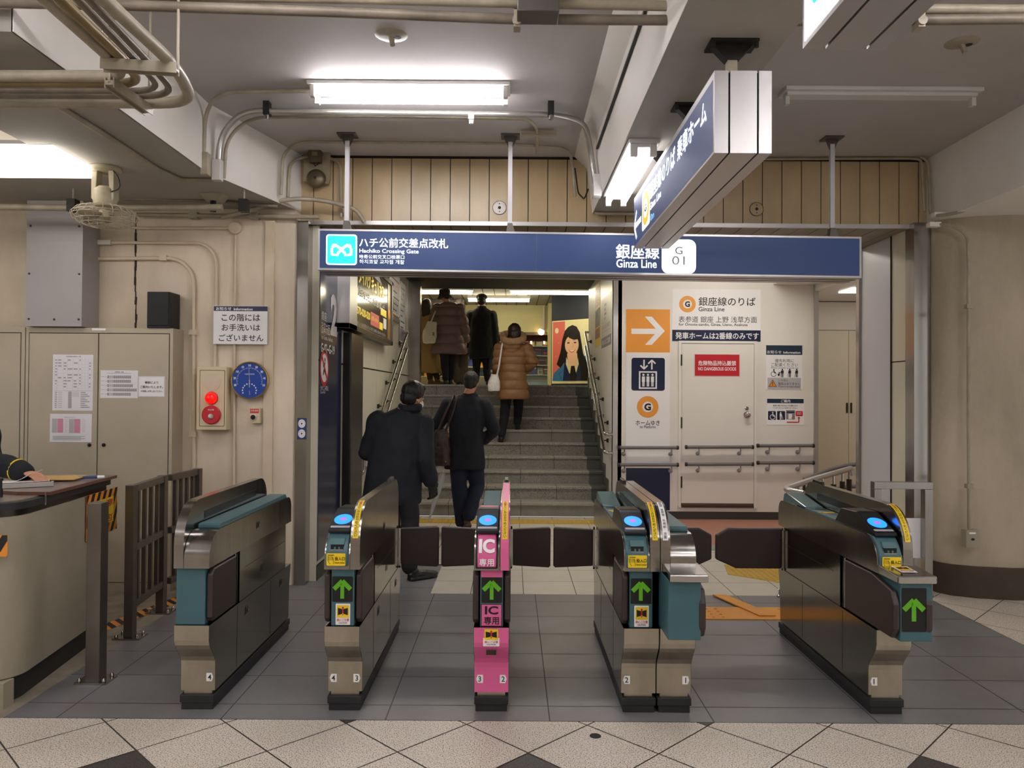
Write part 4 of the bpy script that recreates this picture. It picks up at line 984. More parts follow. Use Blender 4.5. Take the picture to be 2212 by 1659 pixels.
for row, (dy, w_) in enumerate(((0, 'upper'), (37, 'lower'))):
    hrail(1336, 967+dy, 1465, 967+dy, (1349, 1451), w_+' grey handrail left of the white door, crossing the white and orange panel column', 0)
    hrail(1481, 966+dy, 1627, 965.5+dy, (1510, 1600), w_+' grey handrail across the white door', 0)
    hrail(1636, 963+dy, 1758, 962.5+dy, (1662, 1728), w_+' grey handrail right of the white door', 0)
# --- recessed cupboard in the lobby on the right
Yc = 10.6; m = MB(); a = atY(1766, 714, Yc); b = atY(1872, 1100, Yc); c = atY(1833, 800, Yc)
r = thing('cupboard', 'tall cream built-in cupboard with two doors and slim pulls beyond the lift wall', 'cupboard', ((a.x+b.x)/2+0.3, Yc+0.2, 0.0))
m.box(a.x-0.2, b.x+1.2, Yc+0.02, Yc+0.4, 0, 2.85, 'cream_panel'); m.box(a.x-0.2, b.x+1.2, Yc, Yc+0.02, a.z+0.01, 2.85, 'white_wall'); obj('cabinet_body', m, r)
for xa, xb, xh in ((a.x-0.2, c.x-0.003, 1829), (c.x+0.003, b.x+1.2, 1838)):
    m = MB(); m.box(xa, xb, Yc-0.005, Yc+0.02, 0.06, a.z, 'cupboard_cream'); d = obj('door', m, r)
    h = atY(xh, 881, Yc); m = MB(); m.box(h.x-0.012, h.x+0.012, Yc-0.015, Yc-0.004, h.z-0.07, h.z+0.07, 'steel_dark'); obj('handle', m, d)

# ================================================================ left side wall: blue column sign, light box, frames
XW = XL+0.001
def wallpan(m, t=0.0): return Pan(m, (XL+t, 0, 0), (0, 1, 0), (0, 0, 1), 0.0012)
m = MB(); P = wallpan(m); ya, yb = 6.36, 7.17
P.slab(ya, 0.16, yb, 3.0, 'pillar_blue', 0.006); P.o = V((XL+0.006, 0, 0))
P.poly([(ya+0.12, 3.0), (yb, 2.55), (yb, 3.0)], 'white_print', 1); P.poly([(ya+0.32, 3.0), (yb, 2.62), (yb, 3.0)], 'sign_orange', 2)
def t(tx, x0, y0, x1, y1, mt='white_print', b=0.0):
    q0 = P.px(x0, y0); q1 = P.px(x1, y1); q2 = P.px(x1, y0); q3 = P.px(x0, y1)
    P.text(tx, q0[0], (q3[1]+q1[1])/2, q1[0], (q0[1]+q2[1])/2, mt, 2, b)
t('2', 714, 636, 727, 726, b=0.05); t('銀座', 694, 673, 705, 693); t('浅草方面', 694, 698, 712, 723)
t('for Ginza, Asakusa', 694, 726, 718, 737); t('G-02~G-19', 693, 744, 722, 764, b=0.02)
q = P.px(700, 795); P.ell(q[0], q[1], 0.155, 0.155, 'red_print', 2); P.ell(q[0], q[1], 0.12, 0.12, 'white_print', 3); P.line([(q[0]-0.09, q[1]+0.09), (q[0]+0.09, q[1]-0.09)], 0.03, 'red_print', 5)
P.ell(q[0]+0.01, q[1]+0.07, 0.018, 0.018, 'black_print', 4, 12); P.line([(q[0]+0.01, q[1]+0.05), (q[0]-0.01, q[1]-0.01), (q[0]+0.04, q[1]-0.05)], 0.028, 'black_print', 4); P.line([(q[0]-0.01, q[1]-0.01), (q[0]-0.05, q[1]-0.06)], 0.024, 'black_print', 4); P.line([(q[0]+0.01, q[1]+0.04), (q[0]-0.05, q[1]+0.01)], 0.018, 'black_print', 4)
t('かけこみ禁止', 692, 833, 709, 844); t('Do not Rush', 692, 844, 702, 850)
solo('platform_sign', m, 'tall glossy navy wall panel with a big white 2 and red prohibition ring', 'sign')
m = MB(); m.box(XL, XL+0.075, 7.30, 7.86, 0.02, 2.12, 'casing_steel'); m.box(XL, XL+0.06, 7.27, 7.30, 0.02, 2.12, 'black_matte'); solo('steel_door_casing', m, 'dark steel door casing standing below the lit advert on the left passage wall', 'door casing')
r = thing('advert_light_box', 'steel-framed advert light box with yellow headline and phone number on the left passage wall', 'light box', (XL+0.07, 8.25, 2.14))
m = MB(); y0, y1, z0, z1 = 6.98, 9.52, 2.14, 2.92; e = 0.05
m.box(XL, XL+0.12, y0, y1, z0, z0+0.05, 'steel_dark'); m.box(XL, XL+0.12, y0, y1, z1-0.05, z1, 'steel_dark'); m.box(XL, XL+0.12, y0, y0+0.34, z0, z1, 'alu'); m.box(XL, XL+0.12, y1-0.10, y1, z0, z1, 'alu_grey'); obj('frame', m, r, 0.003)
m = MB(); P = Pan(m, (XL+0.02, 0, 0), (0, 1, 0), (0, 0, 1), 0.0015); P.slab(y0+0.34, z0+0.05, y1-0.10, z1-0.05, 'ad_dark', 0.085); P.o = V((XL+0.106, 0, 0))
a0, a1 = y0+0.36, y1-0.12
P.text('ダイハツ キュリオス', a0+0.1, 2.62, a0+1.55, 2.80, 'ad_yellow', 1, 0.03); P.text('12月8日(金)と9日(土) 渋谷で会いましょう', a0+0.05, 2.48, a0+1.60, 2.58, 'warm_paper', 1, 0.03)
P.text('570-020-520', a0+0.02, 2.31, a0+0.72, 2.39, 'ad_yellow', 1, 0.05); P.rect(a0+0.74, 2.27, a0+1.25, 2.41, 'poster_red', 1); P.text('お問い合わせ', a0+0.78, 2.32, a0+1.2, 2.37, 'ad_yellow', 2)
P.rect(a0+1.28, 2.27, a0+1.5, 2.35, 'ad_yellow', 1); P.rect(a0+1.54, 2.30, a0+1.75, 2.42, 'warm_paper', 1); P.rect(a0+1.36, 2.44, a0+1.75, 2.52, 'ad_yellow', 1)
P.text('詳しくは店頭スタッフまでお問い合わせください', a0+0.02, 2.21, a0+1.7, 2.245, 'light_print', 1)
P.rect(a1-0.22, 2.2, a1, 2.86, 'ad_gold', 1); P.ell(a1-0.11, 2.50, 0.09, 0.06, 'orange', 2)
P.poly([(a0+0.5, 2.86), (a0+1.2, 2.86), (a0+1.45, 2.78), (a0+0.9, 2.80)], 'grey_print', 1)
obj('poster', m, r)
for (ya, yb, za, lab, c1) in ((9.72, 10.72, 2.52, 'framed timetable poster with red heading on the left stair wall, nearer one', 'red_print'), (10.82, 11.45, 2.20, 'narrow printed poster beside the steel column on the left stair wall', 'navy_print')):
    m = MB(); P = wallpan(m); P.slab(ya, za, yb, 3.18, 'alu_grey', 0.03 if za > 2.4 else 0.004); P.o = V((XL+(0.03 if za > 2.4 else 0.004), 0, 0)); P.rect(ya+0.05, za+0.05, yb-0.05, 3.15, 'white_paper', 1)
    for k in range(8): P.rect(ya+0.12, 3.05-k*0.08, yb-0.12-0.1*(k % 3), 3.07-k*0.08, c1 if k < 2 else 'black_print', 2)
    for k in range(6): P.rect(ya+0.1+k*(yb-ya-0.2)/6, za+0.1, ya+0.16+k*(yb-ya-0.2)/6, za+0.28, 'grey_print', 2)
    P.rect(ya+0.06, za+0.07, yb-0.06, za+0.085, 'sign_orange', 3)
    solo('poster', m, lab, 'poster')
# posters on the right stair wall (plane x = XR, read from the left)
def rpan(m): return Pan(m, (XR, 0, 0), (0, -1, 0), (0, 0, 1), 0.0012)
m = MB(); P = rpan(m); q = P.pr(1286, 610, 1297, 748); P.slab(*q, 'yellow', 0.003); P.o = V((XR-0.003, 0, 0)); a0, b0, a1, b1 = q; W_ = a1-a0; H_ = b1-b0
P.rect(a0+W_*.06, b0+H_*.62, a1-W_*.06, b1-H_*.06, 'poster_red', 1); P.rect(a0+W_*.06, b0+H_*.30, a1-W_*.06, b0+H_*.58, 'grey_print', 1); P.rect(a0+W_*.06, b0+H_*.12, a1-W_*.06, b0+H_*.28, 'mag_b', 1)
for k in range(6): P.text('お客様へご案内', a0+W_*.12, b0+H_*(.66+.04*k), a1-W_*.12, b0+H_*(.69+.04*k), 'white_print', 2)
P.rect(a0+W_*.12, b0+H_*.44, a0+W_*.6, b0+H_*.55, 'mag_d', 2); solo('poster', m, 'tall red and yellow poster on the right stair wall', 'poster')
m = MB(); P = rpan(m); q = P.pr(1300, 640, 1321, 748); P.slab(*q, 'poster_grey', 0.003); P.o = V((XR-0.003, 0, 0)); a0, b0, a1, b1 = q; W_ = a1-a0; H_ = b1-b0
P.text('ゆったり東京', a0+W_*.1, b0+H_*.36, a1-W_*.08, b0+H_*.46, 'grey_print', 1); P.text('for your comfortable journey', a0+W_*.1, b0+H_*.30, a1-W_*.1, b0+H_*.33, 'grey_print', 1)
for k in range(4): P.rect(a0+W_*.3, b0+H_*(.55+.09*k), a0+W_*(.45+.06*(k % 2)), b0+H_*(.60+.09*k), 'pink_print' if k == 1 else 'light_print', 1)
P.rect(a0, b0, a1, b0+H_*.2, 'grey_print', 1); P.text('足もとにご注意', a0+W_*.1, b0+H_*.05, a1-W_*.1, b0+H_*.15, 'white_print', 2, 0.02); solo('poster', m, 'pale poster with a grey lower band on the right stair wall', 'poster')
# ================================================================ lamps
def batten(name, label, c, axis, L, n, lit, w=0.16, mt='tube_lit', zt=None, group='ceiling fluorescent battens'):
    """ceiling fitting with n bare tubes; c = centre of its top face"""
    c = V(c); r = thing(name, label, 'lamp', (c.x, c.y, c.z-0.06), group)
    ax = V((1, 0, 0)) if axis == 'x' else V((0, 1, 0)); sd = V((0, 1, 0)) if axis == 'x' else V((1, 0, 0)); up = V((0, 0, 1))
    m = MB(); m.obox(c-up*0.012, ax*(L/2), sd*(w/2), up*0.012, 'lamp_white'); m.obox(c-up*0.032, ax*(L/2-0.02), sd*(w*0.28), up*0.012, 'lamp_white'); obj('housing', m, r, 0.003)
    for i in range(n):
        o = (i-(n-1)/2)*(w*0.62) if n > 1 else 0
        if lit: m = MB(); m.cyl(c-up*0.072+sd*o-ax*(L/2-0.045), c-up*0.072+sd*o+ax*(L/2-0.045), 0.0165, mt, 14); obj('tube', m, r)
        for s in (-1, 1):
            m = MB(); m.obox(c-up*0.060+sd*o+ax*(s*(L/2-0.03)), ax*0.014, sd*0.020, up*0.036, 'lamp_white'); obj('lamp_holder', m, r, 0.003)
    return r
a = atZ(672, 188, ZC); b = atZ(1103, 196, ZC)
batten('fluorescent_lamp', 'lit twin-tube fluorescent batten in the ceiling bay above the wide blue sign', ((a.x+b.x)/2, 4.86, ZC), 'x', 1.27, 2, True, 0.20)
a = atZ(1680, 205, ZC); b = atZ(2118, 193, ZC)
batten('fluorescent_lamp', 'unlit fluorescent batten without tubes on the right-hand ceiling', ((a.x+b.x)/2, 4.88, ZC), 'x', b.x-a.x, 1, False, 0.16)
batten('fluorescent_lamp', 'lit twin-tube fluorescent batten running along the middle beam beside the hanging sign', (0.755, 5.04, 3.03), 'y', 1.25, 2, True, 0.18, 'tube_soft')
# added unseen fittings overhead and behind the viewer, to brighten the foreground
for x, y in ((-0.9, 2.2), (2.3, 2.1), (-3.9, 1.9), (-1.6, 0.6), (2.4, 0.2), (-1.6, -1.8), (2.4, -1.8), (-4.6, -0.8), (4.9, 0.3)):
    batten('fluorescent_lamp', 'added lit fluorescent batten out of view, brightening the hall', (x, y, ZC), 'x', 1.27, 2, True, 0.20)
# office luminaire on the far left
m = MB(); p = atY(113, 340, 4.6); m.box(p.x-1.4, p.x, 4.6, 5.05, p.z, p.z+0.10, 'diffuser_lit'); m.box(p.x-1.41, p.x+0.004, 4.59, 5.06, p.z+0.10, 3.03, 'lamp_white')
solo('office_lamp', m, 'bright white rectangular lamp under the left beam above the cabinets', 'lamp')
# upper concourse lamps
for (x0, y0, x1, y1, Y, lab) in ((905, 631, 1022, 630, 14.1, 'lit tube lamp above the hatted woman at the top of the stairs'), (1010, 648, 1145, 647, 15.4, 'lit tube lamp above the man in the black coat'), (1101, 632, 1290, 630, 14.1, 'lit tube lamp above the girl poster at the top of the stairs')):
    a, b = atY(x0, y0, Y), atY(x1, y1, Y); zz = a.z
    r = thing('tube_lamp', lab, 'lamp', ((a.x+b.x)/2, Y, zz), 'tube lamps on the upper ceiling')
    m = MB(); m.box(a.x, b.x, Y-0.06, Y+0.06, zz+0.03, 3.52, 'lamp_white'); obj('housing', m, r)
    for s in (-1, 1): m = MB(); m.cyl((a.x+0.02, Y+s*0.04, zz), (b.x-0.02, Y+s*0.04, zz), 0.028, 'tube_upper', 12); obj('tube', m, r)
m = MB(); a = atY(1800, 640, 8.9); m.box(a.x, a.x+0.5, 8.2, 8.9, 2.925, 2.94, 'diffuser_lit') if False else None
m.box(4.10, 5.4, 9.25, 9.65, 2.845, 2.86, 'diffuser_lit'); solo('ceiling_panel_lamp', m, 'bright flat ceiling lamp in the lobby beyond the lift wall', 'lamp')
m = MB(); m.box(2.0, 3.2, 8.2, 8.4, 3.24, 3.28, 'diffuser_added'); solo('ceiling_panel_lamp', m, 'added unseen ceiling lamp above the lift wall, brightening the passage', 'lamp')  # added lamp, kept out of view to light the passage
m = MB(); m.box(-0.9, 0.3, 8.6, 8.85, 3.24, 3.28, 'diffuser_added'); solo('ceiling_panel_lamp', m, 'added unseen ceiling lamp above the foot of the stairs, brightening the steps', 'lamp')  # second added lamp, out of view, to light the stairs

# ================================================================ pipes and conduits
def pipe(name, pts, r, mt, label, cat='conduit', rad=0.12, group=None, clips=(), n=10, extra=None):
    m = MB(); m.tube(pts, r, mt, n, rad, 6)
    for c in clips: c = V(c); m.obox(c, (r*1.9, 0, 0), (0, r*1.9, 0), (0, 0, r*1.4), mt)
    return solo(name, m, label, cat, group)
cg = 'conduits and pipes'
# two pipes crossing near the top edge
for ys, zz, r_, mt, lab in (((-40, -3), (4, 4), 0, 0, 0),):
    pass
zt = 3.12
p1 = [atZ(x, y, zt) for x, y in ((-80, 4), (260, 11), (700, 25), (1105, 41), (1300, 43), (1740, 45), (2300, 40))]
pipe('ceiling_pipe', p1, 0.021, 'conduit_grime', 'lower of the two dusty pipes crossing under the ceiling at the top edge', 'pipe', 0)
p2 = [atZ(x, y, zt+0.05) for x, y in ((240, -12), (700, -4), (1110, 6), (1300, 10), (1740, 18), (2300, 22))]
pipe('ceiling_pipe', p2, 0.021, 'conduit', 'upper of the two dusty pipes crossing under the ceiling at the top edge', 'pipe', 0)
p = atZ(1162, 10, zt+0.02); m = MB(); m.box(p.x-0.085, p.x+0.085, p.y-0.05, p.y+0.07, zt-0.03, zt+0.12, 'alu_grey')
for s in (-1, 1): m.cyl((p.x+s*0.06, p.y+0.01, zt+0.12), (p.x+s*0.06, p.y+0.01, ZC), 0.008, 'conduit', 6)
solo('junction_box', m, 'grey square junction box on the crossing pipes at the top edge', 'junction box', bevel=0.004)
for px, lab in ((243, 'pipe clamp above the left pipe rack at the top edge'), (1117, 'pipe clamp beside the grey junction box at the top edge'), (1985, 'pipe clamp right of the nearest hanging sign')):
    p = atZ(px, 40 if px > 500 else 12, zt); m = MB(); m.box(p.x-0.014, p.x+0.014, p.y-0.025, p.y+0.03, zt-0.045, zt+0.08, 'conduit'); m.cyl((p.x, p.y+0.0, zt+0.08), (p.x, p.y, ZC), 0.007, 'conduit', 6); m.lathe([(0.02, 0), (0.02, 0.008), (0, 0.01)], (p.x, p.y-0.025, zt-0.02), (0, -1, 0), 'conduit', 10); solo('pipe_clamp', m, lab, 'clamp')
# rack of pipes on the left, turning towards the office
zr = 2.90
rack = [((205, -20), (375, 138), (420, 215), (360, 222), (-60, 219), 0.026, 'conduit', 'thick outermost pale pipe of the left rack'),
        ((175, -20), (320, 133), (380, 196), (330, 207), (-60, 204), 0.015, 'conduit_grime', 'second pipe of the left rack, thin and dusty'),
        ((150, -20), (295, 133), (350, 185), (300, 196), (-60, 196), 0.014, 'conduit_grime', 'third pipe of the left rack, thin and dusty'),
        ((112, -20), (268, 131), (300, 168), (255, 180), (-60, 182), 0.020, 'conduit_brass', 'brass-coloured pipe of the left rack'),
        ((78, -20), (240, 127), (262, 152), (225, 164), (-60, 166), 0.024, 'conduit', 'innermost thick pipe of the left rack')]
for a, b, c, d, e, r_, mt, lab in rack:
    dz = -0.0
    pts = [atZ(*a, zr), atZ(*b, zr), atZ(*c, zr), atZ(*d, zr), atZ(*e, zr)]
    pts = [pts[0], pts[1]+V((0, 0.02, 0)), V((pts[2].x-0.02, pts[3].y, zr)), V((pts[4].x-1, pts[3].y+0.02, zr))]
    pipe('rack_pipe', pts, r_, mt, lab, 'pipe', 0.16, 'pipes of the left ceiling rack')
for (xa, ya_, xb, yb_), lab in (((220, 140, 384, 150), 'upper steel channel bracket carrying the left pipe rack'), ((236, 178, 322, 240), 'lower steel channel bracket carrying the left pipe rack')):
    a, b = atZ(xa, ya_, zr-0.04), atZ(xb, yb_, zr-0.04); m = MB(); d = (b-a); L = d.length; u = d.normalized(); n_ = V((-u.y, u.x, 0))
    c = (a+b)/2; m.obox(c, u*(L/2), n_*0.020, V((0, 0, 0.010)), 'conduit'); m.obox(c+n_*0.019, u*(L/2), n_*0.002, V((0, 0, 0.022)), 'conduit'); m.obox(c-n_*0.019, u*(L/2), n_*0.002, V((0, 0, 0.022)), 'conduit')
    for e in (a, b): m.cyl(e+V((0, 0, 0)), V((e.x, e.y, ZC if e.x > -2.05 else 3.03)), 0.006, 'conduit', 6)
    solo('channel_bracket', m, lab, 'bracket')
# conduits around the ceiling bay
def P3(*a): return [atZ(x, y, z) for x, y, z in a]
pipe('wiring_duct', [atY(470, 375, 5.20), atY(476, 290, 5.20), atZ(525, 239, 3.44), atZ(800, 243, 3.44), atZ(1200, 248, 3.44), atZ(1262, 262, 3.44), V((0.56, 5.60, 3.36)), V((0.60, 5.62, 3.10))], 0.020, 'conduit_steel', 'pale steel conduit crossing the bay just below the lit lamp', 'conduit', 0.16, cg)
pipe('conduit_pipe', [atY(484, 385, 5.30), atY(488, 300, 5.30), atZ(540, 254, 3.46), atZ(800, 251, 3.47), atZ(1140, 257, 3.47), atZ(1160, 275, 3.47), atZ(1160, 330, 3.45)], 0.012, 'conduit', 'thin cream conduit running behind the steel conduit to the cross bracket', 'conduit', 0.14, cg)
pipe('conduit_pipe', [atY(440, 345, 5.09), atY(443, 240, 5.09), atZ(475, 199, 3.47), atZ(672, 196, 3.47)], 0.013, 'conduit', 'cream conduit rising from the left beam to the lit lamp', 'conduit', 0.18, cg)
pipe('conduit_pipe', [atY(607, 420, 5.94), atY(611, 330, 5.94), atZ(648, 306, 3.47), atZ(1090, 310, 3.47), atZ(1225, 320, 3.47), V((0.47, 6.15, 3.44)), V((0.50, 6.20, 3.15))], 0.012, 'conduit', 'cream conduit along the ceiling just in front of the beige header', 'conduit', 0.16, cg)
pipe('conduit_pipe', [atY(622, 425, 6.08), atY(626, 350, 6.08), atY(660, 338, 6.2), atY(700, 338, 6.22), atY(736, 350, 6.24), atY(737, 470, 6.24)], 0.012, 'conduit', 'cream conduit looping past the alarm bell down the beige header', 'conduit', 0.10, cg)
pipe('conduit_pipe', [atY(480, 470, 6.1), atY(540, 455, 6.05), atY(620, 428, 5.98), atY(700, 432, 6.12), atY(770, 452, 6.17), atY(787, 480, 6.22)], 0.017, 'conduit', 'bent cream pipe sweeping across the header left of the wide sign', 'conduit', 0.16, cg)
pipe('conduit_pipe', [V((-1.87, 5.9, 3.02)), atY(634, 440, 6.16), atY(690, 470, 6.17)], 0.015, 'conduit', 'short cream pipe ending above the left steel column', 'conduit', 0.05, cg) if False else None
pipe('conduit_pipe', [atY(296, 464, 6.14), atY(690, 469, 6.15)], 0.018, 'conduit', 'long straight pipe along the top of the left wall', 'conduit', 0, cg, clips=[atY(420, 466, 6.16), atY(550, 467, 6.16)])
pipe('conduit_pipe', [atY(-60, 446, 5.6), atY(155, 449, 5.6), atY(300, 449, 5.6), atY(480, 448, 5.6)], 0.024, 'conduit', 'thick pale pipe passing behind the fan at the left edge', 'conduit', 0, cg)
pipe('conduit_pipe', [atY(270, 430, 5.9), atY(470, 435, 5.9), atY(600, 446, 5.98)], 0.014, 'conduit_grime', 'dusty thin conduit under the left beam above the info sign', 'conduit', 0, cg)
for px, py, lab in ((158, 449, 'black clamp holding the thick pipe left of the fan'), (527, 449, 'black clamp holding the thick pipe right of the fan')):
    p = atY(px, py, 5.6); m = MB(); m.box(p.x-0.03, p.x+0.03, 5.565, 5.635, p.z-0.03, p.z+0.06, 'iron_black'); m.cyl((p.x, 5.6, p.z+0.06), (p.x, 5.6, 3.03), 0.007, 'conduit', 6); solo('pipe_clamp', m, lab, 'clamp')
pipe('conduit_pipe', [atZ(115, 222, 3.015), atZ(225, 290, 3.015), atZ(335, 362, 3.015)], 0.016, 'conduit', 'pale conduit running under the left beam', 'conduit', 0, cg)
pipe('conduit_pipe', [atZ(335, 362, 3.015), V((-2.3, 5.3, 3.017)), V((-2.07, 5.3, 3.017))], 0.014, 'conduit', 'short conduit crossing the underside of the left beam', 'conduit', 0.03, cg)
m = MB(); p = atY(470, 362, 5.18); m.box(p.x-0.03, p.x+0.03, 5.15, 5.21, p.z-0.09, p.z+0.05, 'lamp_white'); solo('junction_box', m, 'small pale junction box at the left beam corner', 'junction box', bevel=0.004)
m = MB(); p = atY(442, 350, 5.10); m.box(p.x-0.018, p.x+0.03, 5.07, 5.13, p.z-0.09, p.z+0.06, 'conduit'); solo('junction_box', m, 'cream junction box on the end of the left beam', 'junction box', bevel=0.004)
m = MB(); p = atY(1290, 365, 5.62); m.box(0.585, 0.645, 5.58, 5.68, 3.0, 3.16, 'lamp_white'); solo('junction_box', m, 'white junction box with black plug on the side of the middle beam', 'junction box', bevel=0.004)
pipe('power_cable', [V((0.55, 5.63, 3.06)), V((0.53, 5.7, 3.0)), V((0.50, 5.9, 3.1)), V((0.49, 6.1, 3.35))], 0.006, 'cable_black', 'black cable and plug hanging by the middle beam', 'cable', 0.05)
pipe('conduit_pipe', [V((0.60, 1.0, 3.32)), V((0.60, 5.5, 3.32))], 0.009, 'cable_black', 'dark cable clipped along the side of the middle beam', 'cable', 0)
pipe('conduit_pipe', [V((0.66, 6.2, 3.016)), V((1.0, 6.2, 3.016))], 0.014, 'conduit', 'short horizontal conduit under the middle beam by the header', 'conduit', 0, cg)
m = MB(); p = atZ(1164, 287, 3.47); m.box(p.x-0.13, p.x+0.13, p.y-0.02, p.y+0.02, 3.45, 3.478, 'conduit'); solo('cross_bracket', m, 'small cream cross bracket on the ceiling right of the lit lamp', 'bracket')
for px, lab in ((577, 'black hanger clip on the steel conduit left of the lit lamp'), (1190, 'black hanger clip on the steel conduit right of the lit lamp')):
    p = atZ(px, 240, 3.44); m = MB(); m.box(p.x-0.02, p.x+0.02, p.y-0.03, p.y+0.03, 3.41, 3.50, 'iron_black'); m.lathe([(0.016, 0), (0.016, 0.03), (0, 0.034)], (p.x, p.y-0.01, 3.41), (0, 0, -1), 'steel_bright', 10); solo('hanger_clip', m, lab, 'clamp')
m = MB(); p = atZ(1018, 248, 3.42); m.box(p.x-0.018, p.x+0.018, p.y-0.03, p.y+0.03, 3.385, 3.42, 'white_print'); m.cyl((p.x, p.y, 3.385), (p.x, p.y, 3.36), 0.014, 'white_print', 12); solo('sensor', m, 'tiny white sensor hanging from the steel conduit under the lit lamp', 'sensor')
# ceiling scars (patched holes)
for px, py, lab in ((845, 76, 'patched hole with a stub pipe in the ceiling bay above the lit lamp'), (2078, 92, 'patched hole with a stub pipe in the right-hand ceiling')):
    p = atZ(px, py, ZC); m = MB(); m.lathe([(0.09, 0), (0.07, 0.008), (0.03, 0.012), (0.0, 0.012)], (p.x, p.y, ZC), (0, 0, -1), 'conduit', 14); m.cyl((p.x, p.y, ZC-0.01), (p.x+0.01, p.y-0.01, ZC-0.06), 0.014, 'conduit', 8); m.lathe([(0.022, 0.0125), (0.0, 0.013)], (p.x+0.035, p.y, ZC), (0, 0, -1), 'black_matte', 10); solo('ceiling_stub', m, lab, 'ceiling fitting')
# right-hand conduits
for dy, mt, lab, off in ((0, 'conduit', 'outer of two cream conduits bending down beside the right end of the header', 0), (7, 'conduit', 'inner of two cream conduits bending down beside the right end of the header', 1)):
    pipe('conduit_pipe', [atY(1500, 337+dy, 6.22), atY(1975-off*6, 335+dy, 6.22), V((3.355-off*0.05, 6.2, atY(2010, 345, 6.2).z)), V((3.355-off*0.05, 6.16, 3.02+off*0.02))], 0.011, mt, lab, 'conduit', 0.16, cg)
pipe('conduit_pipe', [atY(2024, 466, 6.0), atY(2060, 462, 5.86), atY(2115, 445, 5.8), atY(2260, 431, 5.8)], 0.013, 'conduit', 'cream conduit running right under the right beam', 'conduit', 0.12, cg)
pipe('conduit_pipe', [V(atY(2012, 484, 6.06)), atY(2055, 486, 5.94), atY(2090, 505, 5.87), atY(2092, 560, 5.86), atY(2092, 880, 5.86), atY(2093, 1146, 5.86)], 0.012, 'conduit', 'cream conduit running down the round right wall to the grey outlet box', 'conduit', 0.10, cg, clips=[atY(2092, 662, 5.87), atY(2093, 1050, 5.87)])
m = MB(); p = atY(2097, 1182, 5.86); m.box(p.x-0.052, p.x+0.042, 5.83, 5.90, p.z, p.z+0.135, 'counter_body'); P = Pan(m, (p.x, 5.83, p.z), (1, 0, 0), (0, 0, 1), 0.001); P.rect(-0.03, 0.105, 0.02, 0.118, 'white_print', 1); P.ell(-0.002, 0.065, 0.014, 0.010, 'black_matte', 1); solo('outlet_box', m, 'grey outlet box at the foot of the conduit on the round right wall', 'outlet box', bevel=0.003)
for px, py, lab in ((2030, 464, 'upper small cream conduit box at the right end of the header'), (2020, 485, 'lower small cream conduit box at the right end of the header')):
    p = atY(px, py, 6.02); m = MB(); m.box(p.x-0.05, p.x+0.04, 6.0, 6.06, p.z-0.018, p.z+0.018, 'warm_paper'); solo('junction_box', m, lab, 'junction box', bevel=0.003)
# round discs on the header
for px, py, lab in ((1079, 449, 'round white detector plate on the left half of the header'), (1634, 452, 'round beige detector plate on the right half of the header')):
    p = atY(px, py, PY); m = MB(); m.lathe([(0.054, 0), (0.054, 0.006), (0.050, 0.009), (0, 0.009)], (p.x, PY, p.z), (0, -1, 0), 'warm_paper' if px < 1200 else 'panel_beige', 28); m.lathe([(0.013, 0.0095), (0, 0.0097)], (p.x, PY, p.z), (0, -1, 0), 'black_matte', 14)
    for s in (-1, 1): m.lathe([(0.005, 0.0095), (0, 0.0097)], (p.x, PY, p.z+s*0.032), (0, -1, 0), 'black_matte', 8)
    m.lathe([(0.058, 0), (0.058, 0.004), (0.0545, 0.004)], (p.x, PY, p.z), (0, -1, 0), 'gap_dark', 28, caps=False); solo('detector_plate', m, lab, 'detector')
# alarm bell
r = thing('alarm_bell', 'old brown alarm bell on a beige backboard at the left end of the header', 'bell', atY(685, 400, 6.22))
q0, q1 = atY(657, 313, 6.22), atY(713, 398, 6.22)
m = MB(); m.prism([(q0.x, q1.z+0.02), (q1.x-0.01, q1.z), (q1.x, q1.z+0.03), (q1.x, q0.z), (q0.x, q0.z)], 'y', 6.21, 6.235, 'bell_board'); m.box(q0.x-0.005, q1.x+0.005, 6.20, 6.24, q0.z, q0.z+0.008, 'iron_black'); obj('backboard', m, r)
p = atY(683, 386, 6.2); m = MB(); m.lathe([(0.0, 0.045), (0.010, 0.045), (0.012, 0.040), (0.055, 0.034), (0.074, 0.018), (0.078, 0.0)][::-1], (p.x, 6.205, p.z), (0, -1, 0), 'bell_iron', 28); m.lathe([(0.008, 0.044), (0.008, 0.052), (0, 0.053)], (p.x, 6.205, p.z), (0, -1, 0), 'iron_black', 10); obj('gong', m, r)
p = atY(683, 338, 6.2); m = MB(); m.box(p.x-0.048, p.x+0.048, 6.15, 6.21, p.z-0.058, p.z+0.05, 'bell_iron'); m.box(p.x-0.022, p.x+0.022, 6.145, 6.15, p.z-0.01, p.z+0.022, 'conduit_brass'); m.tube([(p.x-0.02, 6.18, p.z-0.05), (p.x, 6.17, p.z-0.085), (p.x+0.03, 6.18, p.z-0.06)], 0.006, 'iron_black', 8); obj('striker_box', m, r, 0.006)

